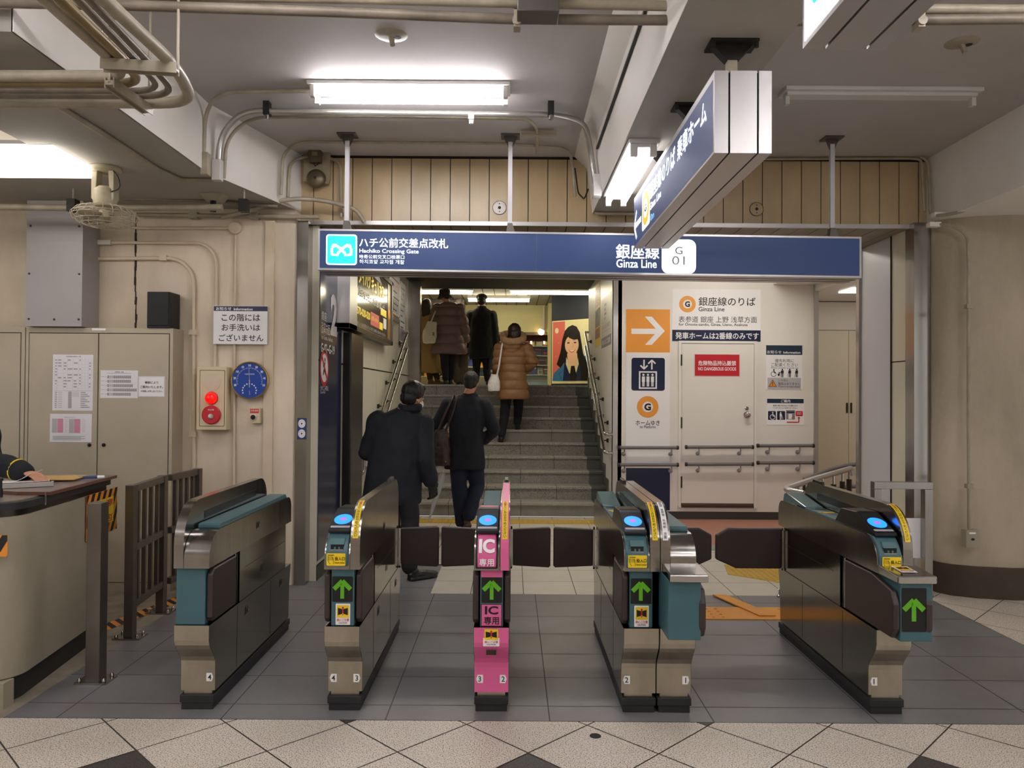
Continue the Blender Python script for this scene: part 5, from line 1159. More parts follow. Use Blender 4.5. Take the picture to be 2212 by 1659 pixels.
# ================================================================ fan under the left beam
fc = atZ(228, 362, 3.03); r = thing('ceiling_fan', 'cream caged fan hanging under the left beam above the cabinets', 'fan', (fc.x, fc.y, 2.68))
m = MB(); m.lathe([(0.10, 0), (0.10, 0.018), (0.085, 0.03), (0.0, 0.03)], (fc.x, fc.y, 3.03), (0, 0, -1), 'fan_cream', 20)
for s in (-1, 1): m.prism([(fc.x+s*0.075, 3.01), (fc.x+s*0.035, 3.01), (fc.x+s*0.045, 2.85), (fc.x+s*0.062, 2.80), (fc.x+s*0.075, 2.82)], 'y', fc.y-0.035, fc.y+0.035, 'fan_cream')
m.box(fc.x-0.06, fc.x+0.06, fc.y-0.03, fc.y+0.03, 2.835, 2.855, 'fan_cream'); obj('yoke', m, r, 0.004)
m = MB(); m.lathe([(0.0, 0.10), (0.045, 0.10), (0.068, 0.08), (0.072, 0.0), (0.06, -0.03), (0.0, -0.03)][::-1], (fc.x, fc.y, 2.80), (0, 0, 1), 'fan_cream', 20); obj('motor', m, r)
m = MB(); cz = 2.715; R_ = 0.20
for (rr, zz) in ((0.06, cz+0.06), (0.12, cz+0.052), (0.17, cz+0.035), (R_, cz+0.005), (R_, cz-0.012), (0.18, cz-0.045), (0.14, cz-0.065), (0.10, cz-0.075), (0.055, cz-0.08)):
    m.tube([(fc.x+rr*math.cos(2*PI*i/28), fc.y+rr*math.sin(2*PI*i/28), zz) for i in range(29)], 0.0022, 'fan_cream', 5, caps=False)
for i in range(22):
    a = 2*PI*i/22; m.tube([(fc.x+rr*math.cos(a), fc.y+rr*math.sin(a), zz) for rr, zz in ((0.05, cz+0.062), (0.12, cz+0.053), (0.17, cz+0.036), (R_, cz+0.004), (0.203, cz-0.012), (0.18, cz-0.046), (0.10, cz-0.076), (0.04, cz-0.081))], 0.0020, 'fan_cream', 5, caps=False)
m.lathe([(0.045, 0), (0.045, 0.006), (0, 0.008)], (fc.x, fc.y, cz-0.080), (0, 0, -1), 'fan_cream', 16); obj('cage', m, r)
for k in range(3):
    m = MB(); a0 = 2*PI*k/3; vs = []
    for i in range(7):
        t = i/6; rr = 0.03+0.15*t; wd = 0.10*math.sin(PI*(0.18+0.72*t)); 
        for s in (-1, 1): a = a0+s*wd/max(rr, 0.05)/2; vs.append((fc.x+rr*math.cos(a), fc.y+rr*math.sin(a), cz-0.01+s*0.012))
    m.add(vs, [(2*i, 2*i+1, 2*i+3, 2*i+2) for i in range(6)], 'fan_cream', True); b_ = obj('blade', m, r); md = b_.modifiers.new('t', 'SOLIDIFY'); md.thickness = 0.003
m = MB(); m.lathe([(0.035, -0.03), (0.035, 0.02), (0, 0.03)], (fc.x, fc.y, cz), (0, 0, -1), 'fan_cream', 16); m.cyl((fc.x, fc.y, cz+0.03), (fc.x, fc.y, 2.78), 0.012, 'fan_cream', 8); obj('hub', m, r)
pipe('power_cable', [(fc.x+0.06, fc.y-0.03, 3.01), (fc.x+0.11, fc.y-0.04, 2.95), (fc.x+0.12, fc.y-0.04, 2.88), (fc.x+0.06, fc.y-0.04, 2.86)], 0.004, 'cable_black', 'thin black cable looping down beside the fan', 'cable', 0.03)
# small black camera / light under the beam right of the fan
p = atY(462, 408, 5.75); m = MB(); m.prism([(p.x-0.09, 3.03), (p.x+0.09, 3.03), (p.x+0.05, 2.98), (p.x-0.05, 2.98)], 'y', 5.70, 5.82, 'conduit'); m.cyl((p.x, 5.74, 2.98), (p.x, 5.74, 2.90), 0.022, 'black_matte', 12); solo('socket_box', m, 'pale ceiling socket box with a black plug under the left beam', 'socket')

# ================================================================ things on the left wall
FY = 6.20
m = MB(); q0 = atY(60, 350, 5.95); q1 = atY(176, 712, 5.95)
m.box(q0.x, q1.x, 5.95, 6.198, 2.05, 3.028, 'duct_grey')
for px, py in ((66, 390), (121, 390), (171, 391), (66, 488), (171, 489), (63, 591), (171, 592), (62, 689), (117, 690), (170, 690)):
    p = atY(px, py, 5.95); m.lathe([(0.009, 0), (0.007, 0.005), (0, 0.006)], (p.x, 5.95, p.z), (0, -1, 0), 'steel_dark', 8)
solo('duct_cover', m, 'grey riveted sheet-metal duct standing behind the cabinets on the left wall', 'duct')
pipe('wall_conduit', [atY(200, 559, 6.18), atY(385, 558, 6.18), atY(418, 590, 6.18), atY(418, 700, 6.18), atY(419, 1110, 6.18)], 0.015, 'wall_conduit', 'lowest cream conduit bending down the left wall beside the cabinet', 'conduit', 0.16, 'conduits on the left wall', clips=[atY(355, 558, 6.19), atY(418, 718, 6.19), atY(418, 938, 6.19)])
pipe('wall_conduit', [atY(242, 524, 6.18), atY(440, 525, 6.18), atY(467, 552, 6.18), atY(467, 660, 6.18), atY(464, 792, 6.18)], 0.013, 'wall_conduit', 'middle cream conduit bending down the left wall to the fire alarm', 'conduit', 0.14, 'conduits on the left wall')
m = MB(); q0, q1 = atY(213, 519, 6.18), atY(241, 529, 6.18); m.box(q0.x, q1.x, 6.16, 6.2, q1.z, q0.z, 'warm_paper'); solo('junction_box', m, 'small cream box at the end of the middle conduit on the left wall', 'junction box', bevel=0.003)
pipe('wall_conduit', [atY(262, 484, 6.17), atY(292, 493, 6.18), atY(500, 493, 6.18)], 0.011, 'wall_conduit', 'topmost cream conduit leading to the round disc on the left wall', 'conduit', 0.05, 'conduits on the left wall')
p = atY(509, 493, 6.2); m = MB(); m.lathe([(0.052, 0), (0.052, 0.025), (0.046, 0.03), (0, 0.03)], (p.x, 6.2, p.z), (0, -1, 0), 'wall_conduit', 24); solo('junction_disc', m, 'round cream junction cover on the left wall above the info sign', 'junction box')
pipe('wall_conduit', [atY(509, 507, 6.18), atY(507, 660, 6.18), atY(505, 1110, 6.18)], 0.011, 'wall_conduit', 'straight cream conduit running down behind the info sign and thermometer', 'conduit', 0, 'conduits on the left wall')
m = MB(); q0, q1 = atY(574, 477, 6.18), atY(587, 1120, 6.18); m.box(q0.x, q1.x, 6.172, 6.2, 0.0, q0.z, 'wall_conduit'); solo('cable_trunking', m, 'flat cream cable trunking running down the left wall beside the info sign', 'trunking')
# speaker
q0, q1 = atY(317, 630, 5.98), atY(363, 709, 5.98); r = thing('loudspeaker', 'small black loudspeaker standing on top of the cabinet', 'loudspeaker', ((q0.x+q1.x)/2, 6.06, 2.045))
zc_ = 2.045; m = MB(); m.box(q0.x, q1.x+0.01, 5.985, 6.17, zc_, zc_+(q0.z-q1.z), 'speaker_black'); obj('enclosure', m, r, 0.006)
m = MB(); m.box(q0.x+0.006, q1.x+0.004, 5.975, 5.985, zc_+0.018, zc_+(q0.z-q1.z)-0.004, 'black_matte'); obj('grille', m, r, 0.003)
# info sign on the wall
def b_is(P, q):
    P.prect(462, 661.5, 578, 672, 'navy_print', 1); P.ptext('お知らせ', 467, 663, 500, 670.5, 'white_print', 2, 0.02); P.ptext('Information', 505, 665, 546, 670.5, 'white_print', 2, 0.02)
    P.ptext('この階には', 479, 678, 562, 694, 'black_print', 1, 0.012); P.ptext('お手洗いは', 479, 700, 562, 715, 'black_print', 1, 0.012); P.ptext('ございません', 473, 722, 569, 737, 'black_print', 1, 0.012)
board('info_sign', 'white information board with navy heading and three lines of black writing on the left wall', 'sign', (462, 661, 578, 743.5), 6.16, b_is, 0.008)
# fire alarm
q0, q1 = atY(425, 792, 6.10), atY(488, 929, 6.10); r = thing('fire_alarm', 'cream fire alarm cabinet with red lamp and red call disc on the left wall', 'fire alarm', ((q0.x+q1.x)/2, 6.15, q1.z))
m = MB(); m.box(q0.x, q1.x, 6.10, 6.20, q1.z, q0.z, 'alarm_cream'); obj('cabinet_body', m, r, 0.004)
m = MB(); P = Pan(m, (0, 6.10, 0), (1, 0, 0), (0, 0, 1), 0.001); a0, b0, a1, b1 = P.pr(431, 799.5, 485.5, 921); P.rrect(a0, b0, a1, b1, 0.008, 'gap_dark', 0.5); P.rrect(a0+0.004, b0+0.004, a1-0.004, b1-0.004, 0.006, 'alarm_cream', 1.2); obj('front_plate', m, r)
p = atY(457.5, 825, 6.10); m = MB(); m.lathe([(0.072, 0), (0.072, 0.004), (0, 0.004)], (p.x, 6.099, p.z), (0, -1, 0), 'wall_conduit', 28); obj('sounder_disc', m, r)
p = atY(457.5, 860, 6.10); m = MB(); m.lathe([(0.052, 0), (0.052, 0.01), (0.046, 0.012)], (p.x, 6.099, p.z), (0, -1, 0), 'red_print', 24); m.lathe([(0.047, 0.0), (0.045, 0.03), (0.032, 0.055), (0.012, 0.066), (0, 0.067)], (p.x, 6.099, p.z), (0, -1, 0), 'led_red', 24); obj('beacon', m, r)
p = atY(457.5, 896, 6.10); m = MB(); m.lathe([(0.075, 0), (0.075, 0.012), (0.068, 0.018), (0.0, 0.018)], (p.x, 6.099, p.z), (0, -1, 0), 'red_print', 28); m.lathe([(0.022, 0.0185), (0.022, 0.022), (0.016, 0.0225)], (p.x, 6.099, p.z-0.014), (0, -1, 0), 'steel_bright', 16); m.lathe([(0.016, 0.019), (0, 0.019)], (p.x, 6.099, p.z-0.014), (0, -1, 0), 'black_matte', 12)
P = Pan(m, (p.x, 6.08, p.z), (1, 0, 0), (0, 0, 1), 0.001); P.text('発信機', -0.024, 0.034, 0.024, 0.046, 'white_print', 1); obj('call_disc', m, r)
# thermometer
p = atY(539, 822, 6.13); r = thing('wall_thermometer', 'large round blue dial thermometer with a brass rim on the left wall', 'thermometer', (p.x, 6.16, p.z-0.15))
m = MB(); m.lathe([(0.145, -0.05), (0.152, -0.02), (0.152, 0.0), (0.145, 0.008), (0.140, 0.002)], (p.x, 6.13, p.z), (0, -1, 0), 'brass', 40, caps=False); obj('rim', m, r)
m = MB(); m.lathe([(0.142, -0.04), (0.142, 0.0), (0, 0.0)], (p.x, 6.13, p.z), (0, -1, 0), 'dial_blue', 40)
P = Pan(m, (p.x, 6.13, p.z), (1, 0, 0), (0, 0, 1), 0.001)
for i, n in enumerate(('30', '20', '10', '0', '10', '20', '30', '40', '50')):
    a = math.radians(198-i*27); P.text(n, 0.120*math.cos(a)-0.010, 0.120*math.sin(a)-0.009, 0.120*math.cos(a)+0.010, 0.120*math.sin(a)+0.009, 'white_print', 1, 0.02)
for i in range(81):
    a = math.radians(198-i*2.7); r0 = 0.098 if i % 5 else 0.094; P.line([(r0*math.cos(a), r0*math.sin(a)), (0.103*math.cos(a), 0.103*math.sin(a))], 0.0013, 'white_print', 1)
P.text('THERMOMETER', -0.040, 0.046, 0.040, 0.056, 'white_print', 1)
for i in range(11):
    a = math.radians(200-i*22); P.ell(0.055*math.cos(a), -0.08+0.055*math.sin(a), 0.005, 0.007, 'white_print', 1, 8)
P.line([(0.0, -0.055), (0.001, 0.0)], 0.006, 'light_print', 2); P.line([(0.001, 0), (-0.006, 0.098)], 0.003, 'light_print', 2); P.ell(0, 0, 0.006, 0.006, 'brass', 3, 10); P.line([(0, -0.08), (0.004, -0.115)], 0.003, 'light_print', 2)
obj('dial', m, r)
# call button
q0, q1 = atY(540, 882, 6.14), atY(561, 914, 6.14); r = thing('call_button', 'small cream push-button box with red label and black button on the left wall', 'button box', ((q0.x+q1.x)/2, 6.17, q1.z))
m = MB(); m.box(q0.x, q1.x, 6.14, 6.2, q1.z, q0.z, 'alarm_cream'); P = Pan(m, (0, 6.14, 0), (1, 0, 0), (0, 0, 1), 0.001); P.prect(540.5, 883, 559, 892.5, 'red_print', 1); P.ptext('非常通報', 542, 885, 558, 889, 'white_print', 2); obj('box', m, r, 0.002)
p = atY(548, 901, 6.14); m = MB(); m.lathe([(0.024, 0), (0.024, 0.012), (0.020, 0.014)], (p.x, 6.14, p.z), (0, -1, 0), 'warm_paper', 20); m.lathe([(0.019, 0), (0.019, 0.020), (0, 0.022)], (p.x, 6.14, p.z), (0, -1, 0), 'black_matte', 20); obj('button', m, r)
# twin sockets on the steel column
q0, q1 = atY(643, 903, 6.20), atY(662, 949, 6.20); m = MB(); P = Pan(m, (0, 6.20, 0), (1, 0, 0), (0, 0, 1), 0.0015); a0, b0, a1, b1 = q0.x, q1.z, q1.x, q0.z
m.box(a0, a1, 6.192, 6.2, b0, b1, 'navy_print'); P.o = V((0, 6.192, 0)); P.rrect(a0+0.002, b0+0.002, a1-0.002, b1-0.002, 0.012, 'sign_blue_dim', 0.6)
for f in (0.27, 0.74): P.ell((a0+a1)/2, b0+(b1-b0)*f, 0.029, 0.034, 'white_print', 1); P.ring((a0+a1)/2, b0+(b1-b0)*f, 0.020, 0.022, 'grey_print', 2); P.ell((a0+a1)/2, b0+(b1-b0)*f, 0.006, 0.008, 'black_matte', 2, 10)
solo('socket_plate', m, 'blue plate with two round white sockets on the left steel column', 'socket plate')

# ================================================================ cabinets with papers
CYF = 6.00
def cabinet(name, label, xa, xb, seams, locks, tape):
    q0, q1 = atY(xa, 711, CYF), atY(xb, 711, CYF); zt_ = 2.045
    r = thing(name, label, 'cabinet', ((q0.x+q1.x)/2, 6.1, 0), 'steel cabinets along the left wall')
    m = MB(); m.box(q0.x+0.002, q1.x-0.002, CYF+0.012, 6.195, 0.0, zt_, 'cabinet_side'); m.box(q0.x+0.002, q1.x-0.002, CYF, CYF+0.012, zt_-0.04, zt_, 'cabinet_paint'); m.box(q0.x+0.002, q1.x-0.002, CYF, CYF+0.012, 0.0, 0.06, 'cabinet_paint')
    for a, b in ((q0.x+0.002, atY(seams[0], 800, CYF).x-0.003), (atY(seams[-1], 800, CYF).x+0.003, q1.x-0.002)): m.box(a, b, CYF, CYF+0.012, 0.06, zt_-0.04, 'cabinet_paint')
    m.box(q0.x+0.01, q1.x-0.01, CYF+0.009, CYF+0.0121, 0.05, zt_-0.03, 'gap_dark'); obj('cabinet_body', m, r)
    for i in range(len(seams)-1):
        a, b = atY(seams[i], 800, CYF).x+0.004, atY(seams[i+1], 800, CYF).x-0.004; m = MB(); m.box(a, b, CYF-0.003, CYF+0.009, 0.065, zt_-0.046, 'cabinet_paint'); d = obj('door', m, r, 0.0015)
        for lx, ly in locks:
            p = atY(lx, ly, CYF)
            if a < p.x < b: m = MB(); m.lathe([(0.014, 0), (0.014, 0.008), (0.010, 0.009), (0, 0.009)], (p.x, CYF-0.003, p.z), (0, -1, 0), 'steel_dark', 16); m.box(p.x-0.0015, p.x+0.0015, CYF-0.013, CYF-0.0118, p.z-0.006, p.z+0.006, 'black_matte'); obj('lock', m, d)
    return r
cabinet('steel_cabinet', 'two-door beige steel cabinet with papers taped on, beside the fence', 56, 374.5, (62, 212.5, 365.5), ((194, 961), (225, 961)), True)
cabinet('steel_cabinet', 'beige steel cabinet cut off by the left edge of the picture', -110, 55, (-100, 44.5), (), False)
m = MB(); P = Pan(m, (0, CYF, 0), (1, 0, 0), (0, 0, 1), 0.001); P.slab(*P.pr(199, 709.5, 229, 714), 'white_print', 0.004); solo('name_strip', m, 'small white label strip on the top edge of the two-door cabinet', 'label')
def paper(label, px, fn, m0='white_paper'): return board('notice_paper', label, 'paper', px, CYF-0.0035, fn, 0.0012, m0, 'papers taped to the cabinet')
def s1(P, q):
    a0, b0, a1, b1 = q; W_, H_ = a1-a0, b1-b0
    def R(x0, y0, x1, y1, mt, h=1): P.rect(a0+W_*x0, b1-H_*y1, a0+W_*x1, b1-H_*y0, mt, h)
    for i in range(1, 11): R(0.05, 0.07+i*0.053, 0.96, 0.0715+i*0.053, 'light_print')
    for x in (0.05, 0.115, 0.26, 0.36, 0.5, 0.64, 0.72, 0.8, 0.88, 0.96): R(x, 0.07, x+0.003, 0.64, 'light_print')
    P.text('列車運行案内一覧', a0+W_*0.33, b1-H_*0.045, a0+W_*0.70, b1-H_*0.022, 'grey_print', 2, 0.01)
    rr = random.Random(3)
    for i in range(10):
        for x, w in ((0.06, 0.05), (0.13, 0.09), (0.27, 0.08), (0.37, 0.12), (0.52, 0.11), (0.66, 0.05), (0.9, 0.05)):
            if rr.random() < 0.6: R(x, 0.09+i*0.053, x+w*rr.uniform(.6, 1), 0.105+i*0.053, 'grey_print')
    R(0.05, 0.645, 0.96, 0.648, 'grey_print'); R(0.39, 0.66, 0.48, 0.96, 'light_print')
    for i in range(9):
        R(0.06, 0.67+i*0.033, 0.11, 0.682+i*0.033, 'grey_print'); R(0.14, 0.67+i*0.033, 0.24, 0.679+i*0.033, 'light_print'); R(0.70, 0.67+i*0.033, 0.82+0.05*(i % 3), 0.681+i*0.033, 'grey_print'); R(0.40, 0.665+i*0.033, 0.47, 0.67+i*0.033, 'grey_print', 2)
        if i < 5: R(0.5, 0.665+i*0.02, 0.66, 0.672+i*0.02, 'light_print')
paper('tall timetable sheet covered in small print on the left cabinet door', (114, 766, 201, 887), s1)
def s2(P, q):
    a0, b0, a1, b1 = q; W_, H_ = a1-a0, b1-b0
    def R(x0, y0, x1, y1, mt, h=1): P.rect(a0+W_*x0, b1-H_*y1, a0+W_*x1, b1-H_*y0, mt, h)
    P.text('発車時刻のお知らせ', a0+W_*0.34, b1-H_*0.135, a0+W_*0.6, b1-H_*0.10, 'grey_print', 1)
    R(0.18, 0.17, 0.32, 0.67, 'pink_print'); R(0.58, 0.18, 0.73, 0.68, 'pink_print'); R(0.05, 0.17, 0.17, 0.67, 'light_print'); R(0.46, 0.18, 0.57, 0.68, 'light_print')
    for i in range(10): R(0.35, 0.19+i*0.05, 0.43, 0.20+i*0.05, 'light_print'); R(0.77, 0.19+i*0.05, 0.85, 0.20+i*0.05, 'light_print'); R(0.18, 0.205+i*0.047, 0.32, 0.21+i*0.047, 'pink_dark', 2); R(0.58, 0.215+i*0.047, 0.73, 0.22+i*0.047, 'pink_dark', 2)
    for i in range(4): R(0.07, 0.79+i*0.04, 0.85-0.1*(i % 2), 0.805+i*0.04, 'grey_print')
paper('curling white sheet with two pink table columns, lowest paper on the left cabinet door', (108, 894, 198, 955), s2)
def s3(P, q):
    a0, b0, a1, b1 = q; W_, H_ = a1-a0, b1-b0
    def R(x0, y0, x1, y1, mt, h=1): P.rect(a0+W_*x0, b1-H_*y1, a0+W_*x1, b1-H_*y0, mt, h)
    P.text('所要時間・運賃', a0+W_*.38, b1-H_*.08, a0+W_*.62, b1-H_*.045, 'black_print', 1, 0.01); R(0.18, 0.105, 0.82, 0.115, 'grey_print')
    for k, n in enumerate((12, 12, 13, 15, 12)):
        y = 0.19+k*0.155; R(0.02, y+0.035, 0.11, y+0.045, 'grey_print'); R(0.13, y+0.045, 0.19, y+0.052, 'black_print')
        for i in range(n): R(0.19+i*0.0527, y, 0.19+i*0.0527+0.041, y+0.10, 'grey_print' if i > 2 or i == 0 else 'light_print'); R(0.195+i*0.0527, y+0.03, 0.225+i*0.0527, y+0.035, 'white_paper', 2); R(0.195+i*0.0527, y+0.06, 0.225+i*0.0527, y+0.065, 'white_paper', 2)
paper('landscape sheet with five rows of grey boxes on the right cabinet door', (217, 800, 298, 860), s3)
def s4(P, q):
    P.ptext('筆談により', 313, 823.5, 342, 829, 'black_print', 1, 0.015); P.ptext('ご案内いたします。', 303, 833, 352, 839, 'black_print', 1, 0.015); P.ptext('お気軽にお申し出ください。', 304, 843, 351, 847, 'black_print', 1, 0.01)
    P.line([(q[0]+0.004, q[1]+0.004), (q[2]-0.004, q[1]+0.004), (q[2]-0.004, q[3]-0.004), (q[0]+0.004, q[3]-0.004), (q[0]+0.004, q[1]+0.004)], 0.0015, 'light_print', 1)
paper('small white card with three centred lines of black writing on the right cabinet door', (299, 813, 356, 857), s4, 'white_print')

p = atZ(1286, 1590, 0.0); m = MB(); m.lathe([(0.026, 0.0), (0.026, 0.002), (0.0, 0.0022)], (p.x, p.y, 0.0), (0, 0, 1), 'black_matte', 16); solo('floor_plug', m, 'small dark round plug in the pale diamond tiles in front of the gates', 'floor plug')
for x, y, a, L in ((2070, 1370, 0.3, 0), ): pass
p = atZ(1684, 1290, 0.0); m = MB(); m.lathe([(0.02, 0), (0.02, 0.015), (0.008, 0.02), (0.008, 0.05), (0.014, 0.055), (0.0, 0.07)], (p.x, p.y, 0.0), (0, 0, 1), 'steel_bright', 12); solo('door_stop', m, 'tiny steel floor stop beside the rear of the rightmost gate', 'door stop')
# ================================================================ counter of the station office
def rounded(pts, rad, seg=6): return [(p.x, p.y) for p in round_path([(a, b, 0) for a, b in pts], rad, seg)]
r = thing('office_counter', 'grey painted station counter with rounded corner and rubber-edged top at the left edge', 'counter', (-3.2, 4.2, 0))
base = [(-4.6, 4.88), (-4.6, 3.76), (-2.62, 3.76), (-2.40, 3.80), (-2.55, 4.88)]
def shrink(d, back=0.0): return [(-4.6, 4.88-back)]+[(-4.6, 3.76+d)]+rounded([(-4.6, 3.76+d), (-2.52-d, 3.76+d), (-2.44-d, 3.86+d*0.6), (-2.555-d, 4.88-back)], 0.14)[1:]
m = MB(); m.prism(shrink(0.035), 'z', 0.0, 0.13, 'rubber'); m.box(-2.62, -2.46, 3.75, 3.83, 0.0, 0.125, 'counter_body'); obj('plinth', m, r)
m = MB(); m.prism(shrink(0.0), 'z', 0.13, 0.925, 'counter_body', True); obj('counter_body', m, r)
m = MB(); m.prism(shrink(0.012), 'z', 0.925, 0.96, 'steel_dark', True); obj('steel_band', m, r)
m = MB(); m.prism(shrink(-0.015, -0.0), 'z', 0.96, 0.995, 'rubber', True); m.prism(shrink(0.03), 'z', 0.995, 1.0, 'counter_top'); obj('counter_top', m, r)
q = [atZ(x, y, 1.0) for x, y in ((150, 1092), (276, 1040))]
m = MB(); m.prism([(-2.425, 4.05), (-2.50, 4.88), (-3.3, 4.88), (-3.3, 4.30), (-2.60, 4.05)], 'z', 1.0005, 1.018, 'wood_red'); bd = solo('desk_board', m, 'reddish wooden board wrapped in clear plastic on the counter top', 'board')
m = MB(); m.prism([(-2.435, 4.04), (-2.51, 4.87), (-3.3, 4.87), (-3.3, 4.29), (-2.60, 4.04)], 'z', 1.019, 1.0205, 'plastic_sheet'); m.box(-2.447, -2.4455, 4.04, 4.05, 0.95, 1.019, 'tape_clear')
solo('plastic_cover', m, 'clear plastic sheet taped over the board on the counter top', 'plastic sheet')
zt_ = 1.022
def sheet(name, label, cat, cx, cy, w, d, rot, mt, t=0.002, z=zt_, extra=None, curl=0.0):
    m = MB(); c, s = math.cos(rot), math.sin(rot); n = 8; vs = []
    for i in range(n+1):
        for sgn in (-1, 1):
            u = (i/n-0.5)*w; v = sgn*d/2; zz = z+curl*max(0, (i/n-0.55))**2*4
            vs.append((cx+u*c-v*s, cy+u*s+v*c, zz))
    m.add(vs, [(2*i, 2*i+2, 2*i+3, 2*i+1) for i in range(n)], mt)
    o = solo(name, m, label, cat, 'papers on the counter' if 'paper' in cat else None); md = o.modifiers.new('t', 'SOLIDIFY'); md.thickness = t; md.offset = 1; return o
sheet('paper_sheet', 'white sheet with a curling corner beside the clerk on the counter', 'paper', -2.92, 4.42, 0.34, 0.24, 0.3, 'white_paper', curl=0.07)
sheet('paper_pad', 'thick stack of white sheets under the pens on the counter', 'paper', -2.82, 4.35, 0.30, 0.21, 0.1, 'warm_paper', 0.016, z=1.0215)
sheet('clipboard', 'tan clipboard lying behind the white sheets on the counter', 'clipboard', -2.72, 4.58, 0.30, 0.22, 0.15, 'hazard_tan', 0.006, z=1.03)
m = MB(); p = V((-2.66, 4.22, 1.022)); m.obox(p+V((0, 0, 0.012)), V((0.11, 0.07, 0)), V((-0.012, 0.022, 0)), V((0, 0, 0.012)), 'alu'); m.obox(p+V((0, 0, 0.0245)), V((0.10, 0.064, 0)), V((-0.004, 0.008, 0)), V((0, 0, 0.0008)), 'black_print'); solo('ruler_box', m, 'long grey metal ruler box on the counter', 'stationery', bevel=0.002)
m = MB(); m.cyl((-2.60, 4.62, 1.03), (-2.50, 4.66, 1.03), 0.008, 'sign_blue_dim', 8); m.cyl((-2.505, 4.658, 1.03), (-2.47, 4.672, 1.03), 0.009, 'white_print', 8); solo('pen', m, 'white and blue pen lying near the far edge of the counter', 'pen')
m = MB(); m.cyl((-2.63, 3.96, 1.001), (-2.63, 3.96, 1.045), 0.013, 'black_plastic', 12); m.cyl((-2.63, 3.96, 1.045), (-2.63, 3.96, 1.09), 0.010, 'black_plastic', 12); m.lathe([(0.015, 0), (0.015, 0.012), (0, 0.013)], (-2.63, 3.96, 1.086), (0, 0, 1), 'black_plastic', 12); solo('stamp', m, 'black upright hand stamp at the rubber edge of the counter', 'stamp')
# hazard tape sign on the counter side
def hazard(m, P, a0, b0, a1, b1, n=6):
    W_, H_ = a1-a0, b1-b0; P.rect(a0, b0, a1, b1, 'hazard_orange', 1)
    k = -2
    while k*0.085 < W_+H_:
        x = k*0.085; q = [(a0+x, b0), (a0+x+0.042, b0), (a0+x+0.042+H_*0.6, b1), (a0+x+H_*0.6, b1)]
        for f in (lambda p: p[0]-a0, lambda p: a1-p[0]): q = clip(q, f) if q else q
        if q and len(q) > 2: P.poly(q, 'black_print', 2)
        k += 1
nvec = V((1.02, 0.115, 0)).normalized(); u_ = V((-0.115, 1.02, 0)).normalized()
m = MB(); P = Pan(m, V((-2.439, 3.86, 0))+nvec*0.006, u_, (0, 0, 1), 0.001)
o_ = P.px(186, 1130)[0]; e_ = P.px(251, 1130)[0]; b0_, b1_ = 0.66, 0.93
P.slab(o_, b0_, e_, b1_, 'hazard_orange', 0.002); P.o = P.o+P.n*0.002; hazard(m, P, o_, b0_, e_, b1_); P.rect(o_+0.03, b0_+0.06, e_-0.06, b1_-0.05, 'yellow', 3)
c_ = (o_+0.03+e_-0.06)/2; w_ = (e_-o_)*0.30; P.text('注意', c_-w_*0.5, b1_-0.105, e_-0.07, b1_-0.06, 'red_print', 4, 0.02); P.text('足元', c_-w_*0.5, b0_+0.07, e_-0.07, b0_+0.115, 'red_print', 4, 0.02, 180)
solo('caution_sign', m, 'striped orange and black caution sign with yellow centre behind the single post', 'sign')
m = MB(); P = Pan(m, (0, 3.758, 0), (1, 0, 0), (0, 0, 1), 0.001); a = P.px(-60, 1160)[0]; b = P.px(17, 1160)[0]; P.slab(a, 0.74, b, 0.845, 'hazard_orange', 0.002); P.o = V((0, 3.756, 0)); hazard(m, P, a, 0.74, b, 0.845)
solo('hazard_tape', m, 'orange and black hazard tape on the counter front at the left edge', 'tape')
m = MB(); 
for (x, y, w, d, a) in ((-2.62, 5.05, 0.30, 0.10, 0.9), (-2.50, 5.30, 0.22, 0.09, 1.1), (-2.46, 5.50, 0.20, 0.09, 1.2)): 
    pass
P = Pan(m, (-2.62, 4.95, 0.001), (0.25, 0.97, 0), (-0.97, 0.25, 0), 0.001)
hazard(m, P, 0.0, 0.0, 0.85, 0.12); solo('hazard_tape', m, 'orange and black hazard tape on the floor behind the fence', 'tape')

# ================================================================ steel fence
def post(m, x, y, h, s=0.03): m.box(x-s, x+s, y-s, y+s, 0.008, h, 'fence_steel')
def foot(m, x, y):
    m.box(x-0.085, x+0.085, y-0.06, y+0.06, 0, 0.010, 'steel')
    for a in (-1, 1):
        for b in (-1, 1): m.lathe([(0.011, 0), (0.011, 0.012), (0.006, 0.02), (0, 0.021)], (x+a*0.065, y+b*0.042, 0.010), (0, 0, 1), 'steel_bright', 8)
r = thing('fence_post', 'single square steel post standing before the counter', 'post', (-2.215, 4.13, 0))
m = MB(); post(m, -2.215, 4.13, 0.955, 0.038); obj('post', m, r, 0.003); m = MB(); foot(m, -2.215, 4.13); obj('base_plate', m, r)
def panel(a, b, label, p1, p2):
    a, b = V(a), V(b); r = thing('steel_fence', label, 'fence', (a+b)/2, 'steel fence panels'); d = (b-a).normalized(); L = (b-a).length; n = V((-d.y, d.x, 0))
    for z in (0.935, 0.56, 0.20):
        m = MB(); m.obox((a+b)/2+V((0, 0, z)), d*(L/2), n*0.02, V((0, 0, 0.022)), 'fence_steel'); obj('rail', m, r, 0.002)
    for z0, z1 in ((0.222, 0.538), (0.582, 0.913)):
        for k in range(4):
            p = a+d*(L*(k+0.9)/4.8); m = MB(); m.obox(p+V((0, 0, (z0+z1)/2)), d*0.014, n*0.012, V((0, 0, (z1-z0)/2)), 'fence_steel'); obj('bar', m, r)
    for on, p in ((p1, a), (p2, b)):
        if on: m = MB(); post(m, p.x, p.y, 0.96, 0.028); obj('post', m, r, 0.002); m = MB(); foot(m, p.x, p.y); obj('base_plate', m, r)
panel((-2.395, 4.86, 0), (-2.455, 5.42, 0), 'nearer steel fence panel with upright bars next to the counter', True, True)
